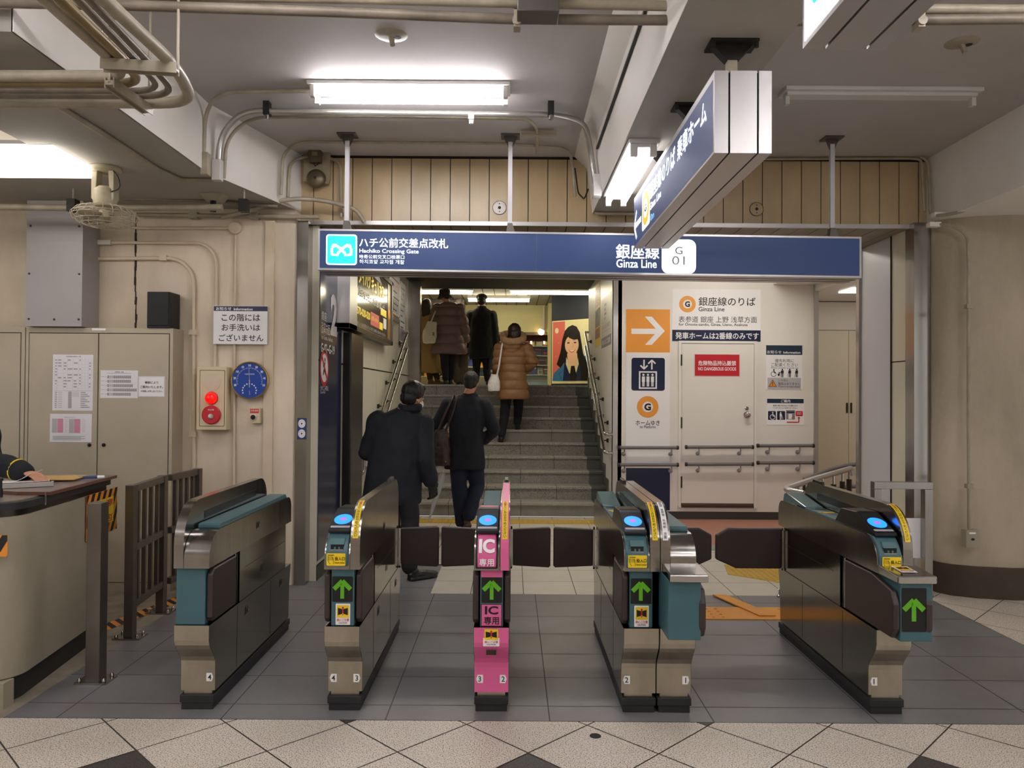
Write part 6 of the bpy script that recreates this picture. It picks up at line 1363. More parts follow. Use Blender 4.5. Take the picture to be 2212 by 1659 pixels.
panel((-2.44, 5.50, 0), (-2.415, 5.92, 0), 'farther steel fence panel with upright bars against the left wall', False, True)
# --- steel frame fence on the right, behind the rightmost gate
r = thing('steel_frame_rail', 'square steel tube frame with a white plate behind the rightmost gate', 'railing', (2.7, 5.45, 0))
a, b = atY(1892, 1040, 5.4), atY(2001, 1040, 5.4); zt2 = a.z
m = MB(); m.box(a.x-0.025, b.x+0.03, 5.37, 5.43, zt2-0.05, zt2, 'steel'); obj('rail', m, r, 0.002)
for x in (a.x, b.x): m = MB(); m.box(x-0.025, x+0.03, 5.37, 5.43, 0.0, zt2-0.05, 'steel'); obj('post', m, r, 0.002)
q0, q1 = atY(1958, 1119, 5.44), atY(1997, 1205, 5.44); m = MB(); m.box(q0.x-0.12, q1.x, 5.432, 5.438, q1.z, q0.z, 'white_print'); obj('plate', m, r)
# --- ramp handrails
r = thing('ramp_handrail', 'pale grey ramp handrail with many posts rising behind the rightmost gate', 'handrail', (3.0, 7.9, 0))
pts = [atY(1736, 1066, 7.30), atY(1692, 1057, 7.45), atY(1760, 1034, 7.9), atY(1838, 1012, 8.4)]
m = MB(); m.tube(pts, 0.030, 'alu', 12, 0.10); m.tube([pts[-1], pts[-1]+V((0.02, 0.01, -0.07))], 0.030, 'alu', 12); obj('rail', m, r)
for t in (0.05, 0.2, 0.38, 0.55, 0.72, 0.86, 0.97):
    p = pts[1].lerp(pts[3], t); m = MB(); m.cyl((p.x, p.y, p.z), (p.x, p.y, p.z-0.12), 0.011, 'steel_bright', 8); m.cyl((p.x, p.y, p.z-0.11), (p.x, p.y, 0.0), 0.028 if t > 0.3 else 0.014, 'steel_dark', 12); obj('post', m, r)
pts = [atY(1737, 1036, 8.9), atY(1800, 1012, 9.0), atY(1835, 1004, 8.9), atY(1875, 1002, 8.6)]
r = thing('ramp_handrail', 'dark grey double handrail behind the pale ramp handrail', 'handrail', (3.7, 8.9, 0))
m = MB(); m.tube(pts, 0.024, 'rail_grey', 12, 0.1); obj('rail', m, r); m = MB(); m.tube([p-V((0, 0, 0.25)) for p in pts[1:]], 0.024, 'rail_grey', 12, 0.1); obj('rail', m, r)
for p in (pts[0], pts[3]): m = MB(); m.cyl((p.x, p.y, 0), (p.x, p.y, p.z), 0.018, 'steel_dark', 10); obj('post', m, r)
# --- stair handrails
def srail(name, label, top, bot, xw, s, ends):
    r = thing(name, label, 'handrail', ((xw), 10.3, 0.9), 'stair handrails')
    for dz, (t, b) in zip((0, -0.23), ((top, bot), (top, bot))):
        a = V((xw, t[0], t[1]+dz)); c = V((xw, b[0], b[1]+dz)); m = MB()
        m.tube([V((xw+s*0.07, a.y+0.03, a.z)), V((xw, a.y+0.03, a.z)), a, c, c+V((0, -0.10, -0.0)), c+V((s*0.08, -0.10, 0))], 0.019, 'steel_bright', 12, 0.05); obj('rail', m, r)
    n = 5
    for i in range(n):
        t = (i+0.4)/n; p = V((xw, top[0], top[1])).lerp(V((xw, bot[0], bot[1])), t)
        for dz in (0, -0.23): m = MB(); m.tube([p+V((0, 0, dz)), p+V((0, 0, dz-0.05)), p+V((s*0.075, 0, dz-0.05))], 0.008, 'iron_black', 8, 0.01); m.box(p.x+s*0.06, p.x+s*0.082, p.y-0.025, p.y+0.025, p.z+dz-0.075, p.z+dz-0.025, 'iron_black'); obj('bracket', m, r)
srail('stair_handrail', 'double steel handrail on the right stair wall', (12.3, 2.55), (9.60, 1.06), XR-0.085, 1, 0)
srail('stair_handrail', 'double steel handrail on the left stair wall', (11.05, 2.42), (8.25, 0.985), XL+0.085, -1, 0)
m = MB(); m.tube([(XL+0.02, 7.9, 1.0), (XL+0.06, 8.0, 0.98), (XL+0.06, 8.0, 0.72), (XL+0.02, 7.95, 0.70)], 0.02, 'steel_bright', 10, 0.04); solo('rail_end', m, 'curved steel handrail end low on the left wall beside the leaning man', 'handrail')

# ================================================================ shop and poster at the top of the stairs
UZ = 1.70
SYF = 17.0
m = MB(); a = atY(905, 660, SYF); b = atY(1188, 718, SYF)
m.box(-6, b.x, SYF, SYF+0.2, b.z, 3.52, 'shop_cream'); m.box(-6, b.x, SYF-0.02, SYF, b.z-0.06, b.z, 'soffit_brown'); struct('wall_shop_header', m)
m = MB(); m.box(-6, 6, 19.5, 19.7, UZ, 3.52, 'shop_pinkwall'); struct('wall_shop_back', m)
m = MB(); m.box(-6, -5.8, 12.66, 19.5, UZ, 3.52, 'shop_cream'); m.box(5.8, 6, 12.66, 19.5, UZ, 3.52, 'shop_cream'); struct('wall_upper_sides', m)
m = MB(); m.box(-6, XL-0.01, 12.66, 12.8, UZ, 3.52, 'shop_cream'); m.box(XR+0.1, 6, 12.66, 12.8, UZ, 3.52, 'shop_cream'); struct('wall_upper_front', m)
# shop column + maroon fascia + bright spots
a = atY(1184, 700, 16.6); b = atY(1196, 700, 16.6); m = MB(); m.box(a.x, b.x+0.04, 16.6, 16.8, UZ, 3.52, 'shop_cream'); m.cyl((a.x-0.08, 16.9, 2.9), (a.x-0.08, 16.9, 3.5), 0.03, 'warm_paper', 8); m.cyl((a.x+0.16, 16.55, 2.9), (a.x+0.16, 16.55, 3.5), 0.03, 'warm_paper', 8); struct('trim_shop_column', m)
a = atY(1140, 726, 17.5); b = atY(1186, 737, 17.5); m = MB(); m.box(-1.2, b.x+0.3, 17.5, 17.56, b.z, a.z, 'shop_maroon'); solo('fascia', m, 'dark maroon fascia strip above the magazine racks of the upstairs shop', 'fascia')
a = atY(1000, 650, 16.2); m = MB(); m.box(atY(915, 650, 16.2).x, atY(1004, 650, 16.2).x, 16.0, 16.4, atY(960, 668, 16.2).z, 3.51, 'alu_grey'); solo('air_conditioner', m, 'grey ceiling air conditioner behind the hatted woman', 'air conditioner')
p = atY(1169, 717, 16.9); r = thing('spotlight', 'bright shop spotlight under the cream header left of the girl poster', 'lamp', p)
m = MB(); m.cyl(p+V((0.05, 0, 0.1)), p, 0.05, 'warm_paper', 12); m.lathe([(0.075, 0), (0.05, 0.05), (0, 0.06)], p, (-0.3, -0.9, -0.4), 'shop_glow', 16); obj('lamp_head', m, r); m = MB(); m.cyl(p+V((0.05, 0, 0.1)), (p.x+0.06, p.y, 2.9), 0.008, 'warm_paper', 6); obj('stem', m, r)
# shelving with magazines
rnd = random.Random(11)
r = thing('magazine_rack', 'white magazine rack of the upstairs shop, left of the girl poster', 'shelf', (0.5, 17.8, UZ))
xa = atY(1076, 800, 17.6).x; xb = atY(1186, 800, 17.6).x
m = MB(); m.box(xa, xb, 17.85, 17.9, UZ, 2.72, 'shelf_white'); m.box(xa, xb, 17.6, 17.9, UZ, UZ+0.12, 'shop_blue'); obj('back_panel', m, r)
lev = [UZ+0.30, UZ+0.52, UZ+0.74]
for k, z in enumerate(lev+[UZ+0.98-0.02]): m = MB(); m.box(xa, xb, 17.62, 17.85, z-0.02, z, 'shop_blue' if k == 3 else 'shelf_white'); obj('shelf', m, r)
cols = ['mag_a', 'mag_b', 'mag_c', 'mag_d', 'mag_e', 'mag_f']
for k, z in enumerate(lev+[UZ+0.98-0.02]):
    x = xa+0.02; i = 0
    while x < xb-0.12:
        w = rnd.choice((0.13, 0.16, 0.19)); h = rnd.uniform(0.14, 0.19); c1, c2 = rnd.sample(cols, 2); m = MB()
        m.obox(V((x+w/2, 17.70+0.02, z+h/2)), V((w/2-0.008, 0, 0)), V((0, 0.006, 0.0)), V((0, 0.03, h/2)), c1); P = Pan(m, (x, 17.682, z), (1, 0, 0), (0, 0.17, 1), 0.003); P.rect(0.015, h*0.70, w-0.015, h*0.92, c2, 1); P.rect(0.03, h*0.15, w-0.03, h*0.55, rnd.choice(cols), 1)
        solo('magazine', m, 'magazine with a printed cover on the white rack of the upstairs shop', 'magazine', 'magazines on the upstairs rack'); x += w+0.01; i += 1
for k in range(4):
    x = xa+0.15+k*0.30; m = MB(); m.cyl((x, 17.58, 2.70), (x, 17.58, 2.80), 0.02, 'shop_glow', 10); solo('shelf_light', m, 'small glowing shelf light above the magazine rack', 'lamp', 'shelf lights over the magazine rack')
# left shop shelf behind the legs
r = thing('sales_shelf', 'cluttered sales shelf glimpsed between the people at the top of the stairs', 'shelf', (-0.9, 16.2, UZ))
xa, xb = atY(893, 800, 16.2).x, atY(1062, 800, 16.2).x
m = MB(); m.box(xa, xb, 16.3, 16.6, UZ, 2.60, 'shelf_white'); obj('back_panel', m, r)
for k in range(4): m = MB(); m.box(xa, xb, 16.05, 16.3, UZ+0.2+k*0.2, UZ+0.215+k*0.2, 'shop_cream'); obj('shelf', m, r)
for k in range(4):
    for i in range(9):
        x = xa+0.05+i*0.185+rnd.uniform(0, .03); m = MB(); h = rnd.uniform(0.08, 0.16); m.box(x, x+rnd.uniform(0.08, 0.14), 16.10, 16.25, UZ+0.216+k*0.2, UZ+0.216+k*0.2+h, rnd.choice(['mag_c', 'mag_d', 'mag_b', 'mag_e', 'mag_f', 'orange'])); solo('shop_package', m, 'small boxed item on the upstairs sales shelf', 'package', 'boxed goods on the sales shelf')
m = MB(); m.box(xa-0.8, xa-0.05, 16.4, 16.5, UZ+0.05, UZ+0.75, 'shop_glow2'); solo('lit_showcase', m, 'warm lit showcase beside the tan-coated woman', 'showcase')
# girl poster on an angled navy partition
A_, B_ = atY(1190, 830, 15.2), atY(1276, 830, 14.5)
A_ = V((A_.x, 15.2, UZ)); B_ = V((B_.x+0.10, 14.5, UZ)); u_ = (B_-A_).normalized(); L = (B_-A_).length
m = MB(); n_ = u_.cross(V((0, 0, 1))).normalized(); m.obox((A_+B_)/2+V((0, 0, 0.9))-n_*0.06, u_*(L/2), n_*0.05, V((0, 0, 0.9)), 'shop_navy'); struct('wall_partition', m)
m = MB(); P = Pan(m, A_+n_*(-0.008), u_, (0, 0, 1), 0.0012); 
zt0 = P.px(1192, 694)[1]; q = (0.02, 0.06, L-0.02, zt0)
P.slab(*q, 'shop_cream', 0.006); P.o = P.o+P.n*0.006; W_ = q[2]-q[0]-0.04; a0 = q[0]+0.02; b0 = q[1]+0.05; b1 = q[3]-0.02; H_ = b1-b0
def pp(*pts): return [(a0+W_*x, b0+H_*y) for x, y in pts]
P.rect(a0, b0, a0+W_*0.30, b1, 'poster_red', 1); P.rect(a0+W_*0.30, b0, a0+W_, b1, 'poster_cream', 1); P.ell(a0+W_*0.10, b1-H_*0.15, 0.045, 0.055, 'poster_cream', 2)
for x, y in ((0.15, 0.64), (0.08, 0.42)): P.ell(a0+W_*x, b0+H_*y, 0.008, 0.008, 'poster_cream', 2, 8)
P.poly(pp((0.78, 0.56), (1.0, 0.54), (1.0, 0.2), (0.8, 0.2)), 'poster_lblue', 2)
P.poly(pp((0.0, 0.0), (0.03, 0.13), (0.25, 0.27), (0.40, 0.34), (0.60, 0.36), (0.82, 0.42), (0.92, 0.30), (1.0, 0.18), (1.0, 0.0)), 'poster_blue', 3)
P.poly(pp((0.10, 0.28), (0.14, 0.36), (0.20, 0.50), (0.24, 0.70), (0.30, 0.84), (0.38, 0.90), (0.48, 0.93), (0.58, 0.90), (0.66, 0.80), (0.70, 0.62), (0.74, 0.45), (0.84, 0.28), (0.98, 0.10), (1.0, 0.0), (0.62, 0.0), (0.60, 0.3), (0.36, 0.36), (0.28, 0.30), (0.20, 0.22)), 'poster_hair', 4)
P.poly(pp((0.36, 0.46), (0.60, 0.46), (0.62, 0.26), (0.50, 0.18), (0.38, 0.26)), 'poster_skin', 5)
P.poly(pp((0.34, 0.40), (0.40, 0.30), (0.50, 0.20), (0.42, 0.12), (0.33, 0.28)), 'poster_cream', 6); P.poly(pp((0.62, 0.38), (0.60, 0.28), (0.50, 0.20), (0.58, 0.14), (0.64, 0.28)), 'poster_cream', 6)
P.poly(pp((0.26, 0.0), (0.30, 0.34), (0.36, 0.40), (0.40, 0.20), (0.46, 0.02), (0.55, 0.02), (0.60, 0.18), (0.66, 0.30), (0.70, 0.0)), 'pillar_blue', 5.5)
P.poly(pp((0.46, 0.25), (0.54, 0.25), (0.60, 0.05), (0.50, 0.0), (0.42, 0.05)), 'poster_hair', 7)
P.ell(a0+W_*0.47, b0+H_*0.60, W_*0.165, H_*0.16, 'poster_skin', 5.2)
P.poly(pp((0.31, 0.62), (0.34, 0.50), (0.42, 0.43), (0.50, 0.42), (0.58, 0.46), (0.62, 0.56), (0.63, 0.64)), 'poster_skin', 5.4)
P.poly(pp((0.30, 0.60), (0.33, 0.74), (0.36, 0.80), (0.40, 0.72), (0.52, 0.68), (0.62, 0.69), (0.66, 0.60), (0.66, 0.78), (0.58, 0.88), (0.40, 0.88), (0.30, 0.78)), 'poster_hair', 6)
for x in (0.39, 0.55): P.ell(a0+W_*x, b0+H_*0.635, W_*0.034, H_*0.012, 'poster_hair', 6.2, 12); P.line(pp((x-0.045, 0.665), (x+0.04, 0.668)), 0.004, 'brown_print', 6.2)
P.line(pp((0.49, 0.62), (0.505, 0.57), (0.48, 0.56)), 0.004, 'brown_print', 6.2)
P.poly(pp((0.40, 0.515), (0.47, 0.50), (0.56, 0.52), (0.52, 0.48), (0.47, 0.465), (0.43, 0.485)), 'poster_red', 6.2); P.poly(pp((0.42, 0.512), (0.47, 0.502), (0.54, 0.516), (0.50, 0.492), (0.46, 0.488)), 'white_print', 6.4)
P.line(pp((0.24, 0.0), (0.16, 0.12), (0.30, 0.20)), 0.006, 'navy_print', 6)
solo('poster', m, 'poster of a smiling long-haired girl in a blue jacket at the top of the stairs', 'poster')
p = atY(1259, 655, 14.9); m = MB(); m.box(p.x-0.05, p.x+0.05, 14.85, 14.98, p.z-0.03, p.z+0.07, 'warm_paper'); m.cyl((p.x, 14.9, p.z-0.06), (p.x, 14.9, p.z-0.03), 0.035, 'warm_paper', 12); m.cyl((p.x, 14.9, p.z+0.06), (p.x, 14.9, 3.52), 0.012, 'warm_paper', 8); solo('security_camera', m, 'small white security camera hanging above the girl poster', 'camera')
# ================================================================ people
def ellipsoid(m, c, r, mt, rot=None, n=16, k=10):
    vs = []; c = V(c); M = rot or Matrix.Identity(3)
    for i in range(k+1):
        a = -PI/2+PI*i/k
        for j in range(n):
            b = 2*PI*j/n; vs.append(c+M @ V((r[0]*math.cos(a)*math.cos(b), r[1]*math.cos(a)*math.sin(b), r[2]*math.sin(a))))
    m.add(vs, [(i*n+j, i*n+(j+1) % n, (i+1)*n+(j+1) % n, (i+1)*n+j) for i in range(k) for j in range(n)], mt, True)
def limb(m, pts, rs, mt, n=14, flat=1.0):
    """tapering limb through joints, ball ended"""
    P_ = [V(p) for p in pts]; Q = []; R_ = []
    for i in range(len(P_)-1):
        for t in range(5): Q.append(P_[i].lerp(P_[i+1], t/5)); R_.append(rs[i]+(rs[i+1]-rs[i])*t/5)
    Q.append(P_[-1]); R_.append(rs[-1])
    m.tube(Q, R_, mt, n, 0)
    for p, r in zip(P_, rs): ellipsoid(m, p, (r, r, r), mt, n=12, k=8)
def loft(m, rings, mt, n=28, e=2.3):
    """rings: (centre, rx, ry, yaw) stacked; superelliptic sections"""
    vs = []
    for c, rx, ry, yw in rings:
        c = V(c)
        for j in range(n):
            a = 2*PI*j/n; ca, sa = math.cos(a), math.sin(a)
            x = rx*math.copysign(abs(ca)**(2/e), ca); y = ry*math.copysign(abs(sa)**(2/e), sa)
            vs.append(c+V((x*math.cos(yw)-y*math.sin(yw), x*math.sin(yw)+y*math.cos(yw), 0)))
    N = len(rings); m.add(vs, [(i*n+j, i*n+(j+1) % n, (i+1)*n+(j+1) % n, (i+1)*n+j) for i in range(N-1) for j in range(n)], mt, True)
    b = len(m.v)-len(vs); kk = m.mi(mt); m.f.append(tuple(b+j for j in range(n-1, -1, -1))); m.m.append(kk); m.sm.append(True); m.f.append(tuple(b+(N-1)*n+j for j in range(n))); m.m.append(kk); m.sm.append(True)
def smooth_rings(rings, sub=4):
    out = []
    for i in range(len(rings)-1):
        p0 = rings[max(i-1, 0)]; p1 = rings[i]; p2 = rings[i+1]; p3 = rings[min(i+2, len(rings)-1)]
        for s in range(sub):
            t = s/sub
            def cr(a, b, c, d): return 0.5*((2*b)+(c-a)*t+(2*a-5*b+4*c-d)*t*t+(-a+3*b-3*c+d)*t**3)
            c = V([cr(V(p0[0])[k], V(p1[0])[k], V(p2[0])[k], V(p3[0])[k]) for k in range(3)])
            out.append((c, cr(p0[1], p1[1], p2[1], p3[1]), cr(p0[2], p1[2], p2[2], p3[2]), p1[3]+(p2[3]-p1[3])*t))
    out.append((V(rings[-1][0]),)+tuple(rings[-1][1:])); return out
def weld(src, mt, voxel, smooth=4, disp=None):
    """one continuous surface from overlapping closed pieces"""
    me = bpy.data.meshes.new('w'); me.from_pydata([tuple(p) for p in src.v], [], src.f); me.update()
    bm = bmesh.new(); bm.from_mesh(me); bmesh.ops.recalc_face_normals(bm, faces=bm.faces[:]); bm.to_mesh(me); bm.free()
    o = bpy.data.objects.new('w', me); C.objects.link(o)
    r = o.modifiers.new('r', 'REMESH'); r.mode = 'VOXEL'; r.voxel_size = voxel; r.adaptivity = 0
    s = o.modifiers.new('s', 'SMOOTH'); s.iterations = smooth; s.factor = 0.5
    dg = bpy.context.evaluated_depsgraph_get(); m2 = bpy.data.meshes.new_from_object(o.evaluated_get(dg))
    out = MB(); k = out.mi(mt)
    nv = [v.normal.copy() for v in m2.vertices] if disp else None
    for i, v in enumerate(m2.vertices): out.v.append(v.co.copy() + (nv[i]*disp(v.co) if disp else V((0, 0, 0))))
    for p in m2.polygons: out.f.append(tuple(p.vertices)); out.m.append(k); out.sm.append(True)
    bpy.data.objects.remove(o); bpy.data.meshes.remove(me); bpy.data.meshes.remove(m2); return out
def folds(a=0.006, s=5.0, zs=0.45):
    return lambda p: a*noise.noise(V((p.x*s, p.y*s, p.z*s*zs)))+a*0.5*noise.noise(V((p.x*s*2.3+7, p.y*s*2.3, p.z*s*1.6)))
def RZ(yaw, tilt=0.0, roll=0.0): return Matrix.Rotation(yaw, 3, 'Z') @ Matrix.Rotation(tilt, 3, 'X') @ Matrix.Rotation(roll, 3, 'Y')
# figures walk away from the viewer: local +y of the head is the face direction (world +Y when yaw = 0)
def head_shapes(m, c, M, s=1.0, mt='skin'):
    def T(x, y, z): return V(c)+M @ (V((x, y, z))*s)
    ellipsoid(m, T(0, -0.012, 0.022), (0.074*s, 0.092*s, 0.096*s), mt, M); ellipsoid(m, T(0, 0.022, -0.040), (0.058*s, 0.066*s, 0.070*s), mt, M); ellipsoid(m, T(0, 0.050, -0.085), (0.030*s, 0.028*s, 0.024*s), mt, M)
    limb(m, [T(0, 0.078, 0.018), T(0, 0.100, -0.022)], [0.009*s, 0.014*s], mt, 8); ellipsoid(m, T(0, 0.090, -0.024), (0.017*s, 0.014*s, 0.010*s), mt, M)
    for q in (-1, 1):
        ellipsoid(m, T(q*0.075, -0.008, -0.005), (0.008*s, 0.017*s, 0.030*s), mt, M @ Matrix.Rotation(-q*0.35, 3, 'Z')); ellipsoid(m, T(q*0.030, 0.068, 0.026), (0.022*s, 0.012*s, 0.008*s), mt, M); ellipsoid(m, T(q*0.040, 0.052, -0.028), (0.020*s, 0.018*s, 0.020*s), mt, M)
    ellipsoid(m, T(0, 0.080, -0.056), (0.024*s, 0.010*s, 0.006*s), mt, M); ellipsoid(m, T(0, 0.078, -0.066), (0.020*s, 0.010*s, 0.006*s), mt, M)
def face_details(root, body, c, M, s=1.0, mask=False):
    m = MB()
    def T(x, y, z): return V(c)+M @ (V((x, y, z))*s)
    for q in (-1, 1):
        e = MB(); ellipsoid(e, T(q*0.030, 0.0745, 0.010), (0.012*s, 0.008*s, 0.0065*s), 'white_print', M, 12, 8); ellipsoid(e, T(q*0.030, 0.0805, 0.010), (0.0055*s, 0.003*s, 0.0055*s), 'black_print', M, 10, 6); obj('eye', e, root)
        e = MB(); e.tube([T(q*0.014, 0.082, 0.034), T(q*0.032, 0.081, 0.039), T(q*0.050, 0.068, 0.034)], 0.0032*s, 'hair_black', 6); obj('eyebrow', e, root)
    if mask: e = MB(); ellipsoid(e, T(0, 0.052, -0.042), (0.064*s, 0.060*s, 0.052*s), 'mask_white', M); obj('face_mask', e, root)
    else: e = MB(); e.tube([T(-0.022, 0.087, -0.060), T(0, 0.0915, -0.061), T(0.022, 0.087, -0.060)], 0.0035*s, 'lip', 6); obj('mouth', e, root)
def hand_shapes(m, wrist, dirv, palmn, s=1.0, curl=0.5, side=1, mt='skin'):
    """wrist point, direction of the fingers, palm normal (curl towards it); side picks the thumb side"""
    d = V(dirv).normalized(); n = V(palmn); n = (n-d*n.dot(d)).normalized(); t = d.cross(n).normalized()*side
    w = V(wrist); pc = w+d*0.050*s
    R3 = Matrix((t, d, n)).transposed(); ellipsoid(m, pc, (0.040*s, 0.052*s, 0.015*s), mt, R3, 14, 8); ellipsoid(m, w+d*0.01*s, (0.027*s, 0.03*s, 0.018*s), mt, R3, 12, 8)
    for i, (off, L) in enumerate(((0.032, 0.070), (0.011, 0.079), (-0.011, 0.073), (-0.031, 0.057))):
        b = w+d*0.092*s+t*off*s; a1 = curl*(0.9+0.12*i); p1 = b+(d*math.cos(a1)+n*math.sin(a1))*L*0.45*s; a2 = a1+curl*1.1; p2 = p1+(d*math.cos(a2)+n*math.sin(a2))*L*0.32*s; a3 = a2+curl*0.7; p3 = p2+(d*math.cos(a3)+n*math.sin(a3))*L*0.25*s
        limb(m, [b-d*0.02*s, p1, p2, p3], [0.0095*s, 0.0088*s, 0.008*s, 0.007*s], mt, 8)
    b = w+d*0.028*s+t*0.030*s; p1 = b+(d*0.6+t*0.75+n*0.25).normalized()*0.036*s; p2 = p1+(d*0.85+t*0.2+n*0.5).normalized()*0.032*s
    limb(m, [b-t*0.01*s, p1, p2], [0.012*s, 0.0105*s, 0.008*s], mt, 8)
def shoe(m, heel, yaw, L, mt, pitch=0.0, h=0.07, high=0.0):
    """heel: sole point under the heel; toe along yaw (0 = +Y)"""
    M = Matrix.Rotation(yaw, 3, 'Z') @ Matrix.Rotation(pitch, 3, 'X')
    def T(x, y, z): return V(heel)+M @ V((x, y, z))
    ellipsoid(m, T(0, L*0.16, 0.040), (0.036, 0.055, 0.044), mt, M); ellipsoid(m, T(0, L*0.50, 0.036), (0.040, 0.095, 0.036), mt, M); ellipsoid(m, T(0, L*0.78, 0.028), (0.045, 0.070, 0.028), mt, M)
    ellipsoid(m, T(0, L*0.18, h), (0.038, 0.044, 0.035), mt, M)
    q = [(-0.036, 0.0), (0.036, 0.0), (0.043, L*0.55), (0.046, L*0.78), (0.025, L*0.99), (-0.025, L*0.99), (-0.046, L*0.78), (-0.043, L*0.55)]
    vs = [T(x, y, 0.0) for x, y in q]+[T(x, y, 0.020) for x, y in q]; n = len(q)
    m.add(vs, [tuple(range(n-1, -1, -1)), tuple(range(n, 2*n))]+[(i, (i+1) % n, n+(i+1) % n, n+i) for i in range(n)], mt)
mat('lip', '#8e4a42', 0.5)
def person(label, d):
    """d: dictionary of joints; builds body, hair and clothes"""
    r = thing('person', label, 'person', d['at'], 'people on the stairs and in the passage' if d.get('g', True) else None)
    hc, HM, hs = V(d['head']), d.get('HM', RZ(0)), d.get('hs', 1.0)
    b = MB(); head_shapes(b, hc, HM, hs)
    nk = hc+HM @ V((0, -0.02, -0.09))*hs
    limb(b, [nk+V((0, 0, 0.03)), V(d['chest'])+V((0, 0, 0.12))], [0.052*hs, 0.062*hs], 'skin')
    ch, pv = V(d['chest']), V(d['pelvis']); yw = d.get('yaw', 0.0); k = d.get('k', 1.0)
    loft(b, smooth_rings([(pv+V((0, 0, -0.08)), 0.13*k, 0.10*k, yw), (pv, 0.15*k, 0.10*k, yw), (pv.lerp(ch, 0.5), 0.125*k, 0.085*k, yw), (ch, 0.155*k, 0.095*k, yw), (ch+V((0, 0, 0.10)), 0.13*k, 0.07*k, yw), (ch+V((0, 0, 0.14)), 0.06*k, 0.05*k, yw)]), 'skin')
    for a in d['arms']:
        limb(b, [a['sh'], a['el'], a['wr']], [0.045*k, 0.036*k, 0.026*k], 'skin')
        hand_shapes(b, a['wr'], a.get('dir', (V(a['wr'])-V(a['el']))), a.get('n', (0, 1, 0)), a.get('hs', hs), a.get('curl', 0.5), a.get('side', 1))
    for l in d['legs']:
        limb(b, [l['hip'], l['kn'], l['an']], [0.075*k, 0.052*k, 0.036*k], 'skin')
    body = obj('body', weld(b, 'skin', 0.0065, 3), r)
    face_details(r, body, hc, HM, hs, d.get('mask', False))
    # trousers / tights
    m = MB(); tr = d.get('tr', (0.095, 0.072, 0.058))
    for l in d['legs']: limb(m, [V(l['hip'])+V((0, 0, 0.03)), l['kn'], V(l['an'])+V((0, 0, 0.03))], [x*k for x in tr], 'skin', 16)
    loft(m, smooth_rings([(pv+V((0, 0, -0.14)), 0.14*k, 0.115*k, yw), (pv, 0.17*k, 0.12*k, yw), (pv+V((0, 0, 0.10)), 0.155*k, 0.11*k, yw)]), 'skin')
    obj('trousers', weld(m, d.get('trm', 'trouser_black'), 0.012, 3, folds(0.008, 9, 0.8)), r)
    for l in d['legs']:
        m = MB(); hp = V(l['heel']); shoe(m, hp, l.get('yaw', 0.0), l.get('L', 0.265*k), 'skin', l.get('pitch', 0.0))
        if d.get('boot'): limb(m, [V(l['an']).lerp(V(l['kn']), d['boot']), V(l['an'])+V((0, 0, -0.02))], [0.054*k, 0.046*k], 'skin')
        obj('boot' if d.get('boot') else 'shoe', weld(m, d.get('shm', 'leather_black'), 0.006, 2), r)
    # coat
    if 'coat' in d:
        m = MB(); loft(m, smooth_rings(d['coat'], 5), 'skin', 36, d.get('e', 2.4))
        for a in d['arms']: sl = d.get('sl', (0.082, 0.068, 0.055)); limb(m, [a['sh'], a['el'], V(a['el']).lerp(V(a['wr']), 0.93)], [x*k for x in sl], 'skin', 16)
        for sh in d.get('extra', []): ellipsoid(m, *sh[:2], 'skin')
        dp = d.get('disp', folds(0.014, 6.5, 0.5))
        obj('coat', weld(m, d['coatm'], d.get('vx', 0.011), 3, dp), r)
    if 'collar' in d:
        c0, rr, hh, mt_ = d['collar']; m = MB(); c0 = V(c0)
        m.tube([c0+V((rr*math.cos(2*PI*i/24), rr*0.85*math.sin(2*PI*i/24), hh*(0.3*math.sin(2*PI*i/24)))) for i in range(24)]+[c0+V((rr, 0, 0))], d.get('cr', 0.028), mt_, 10, 0, caps=False)
        obj('collar', weld(m, mt_, 0.008, 3, folds(d.get('cd', 0.004), 16, 1)), r)
    # hair
    if 'hair' in d:
        m = MB(); c, mt_, kind = hc, d['hair'][0], d['hair'][1]
        def T(x, y, z): return hc+HM @ (V((x, y, z))*hs)
        if kind == 'short':
            ellipsoid(m, T(0, -0.022, 0.046), (0.084*hs, 0.096*hs, 0.088*hs), mt_, HM); ellipsoid(m, T(0, -0.052, -0.008), (0.072*hs, 0.058*hs, 0.070*hs), mt_, HM)
            for q in (-1, 1): ellipsoid(m, T(q*0.062, -0.012, 0.030), (0.022*hs, 0.044*hs, 0.044*hs), mt_, HM)
            ellipsoid(m, T(0, 0.030, 0.088), (0.066*hs, 0.060*hs, 0.034*hs), mt_, HM)
        elif kind == 'bob':
            ellipsoid(m, T(0, -0.024, 0.036), (0.095*hs, 0.104*hs, 0.098*hs), mt_, HM); loft(m, [(T(0, -0.030, -0.125), 0.080*hs, 0.062*hs, 0), (T(0, -0.030, -0.06), 0.094*hs, 0.078*hs, 0), (T(0, -0.028, 0.03), 0.094*hs, 0.09*hs, 0)], mt_)
        elif kind == 'long':
            ellipsoid(m, T(0, -0.022, 0.034), (0.090*hs, 0.102*hs, 0.098*hs), mt_, HM)
            loft(m, smooth_rings([(T(-0.02, -0.055, -0.36), 0.030*hs, 0.022*hs, 0), (T(-0.015, -0.06, -0.28), 0.060*hs, 0.032*hs, 0), (T(0, -0.055, -0.14), 0.088*hs, 0.048*hs, 0), (T(0, -0.030, 0.02), 0.092*hs, 0.085*hs, 0)]), mt_)
        h_ = weld(m, mt_, 0.006, 2, folds(0.006, 34, 0.25)); obj('hair', h_, r)
    return r, hc, HM, hs
def torso(hem, waist, chest, sh, neck, yaw=0.0):
    """each: (centre, rx, ry)"""
    R_ = [(V(a[0]), a[1], a[2], yaw) for a in (hem, waist, chest, sh, neck)]; return R_

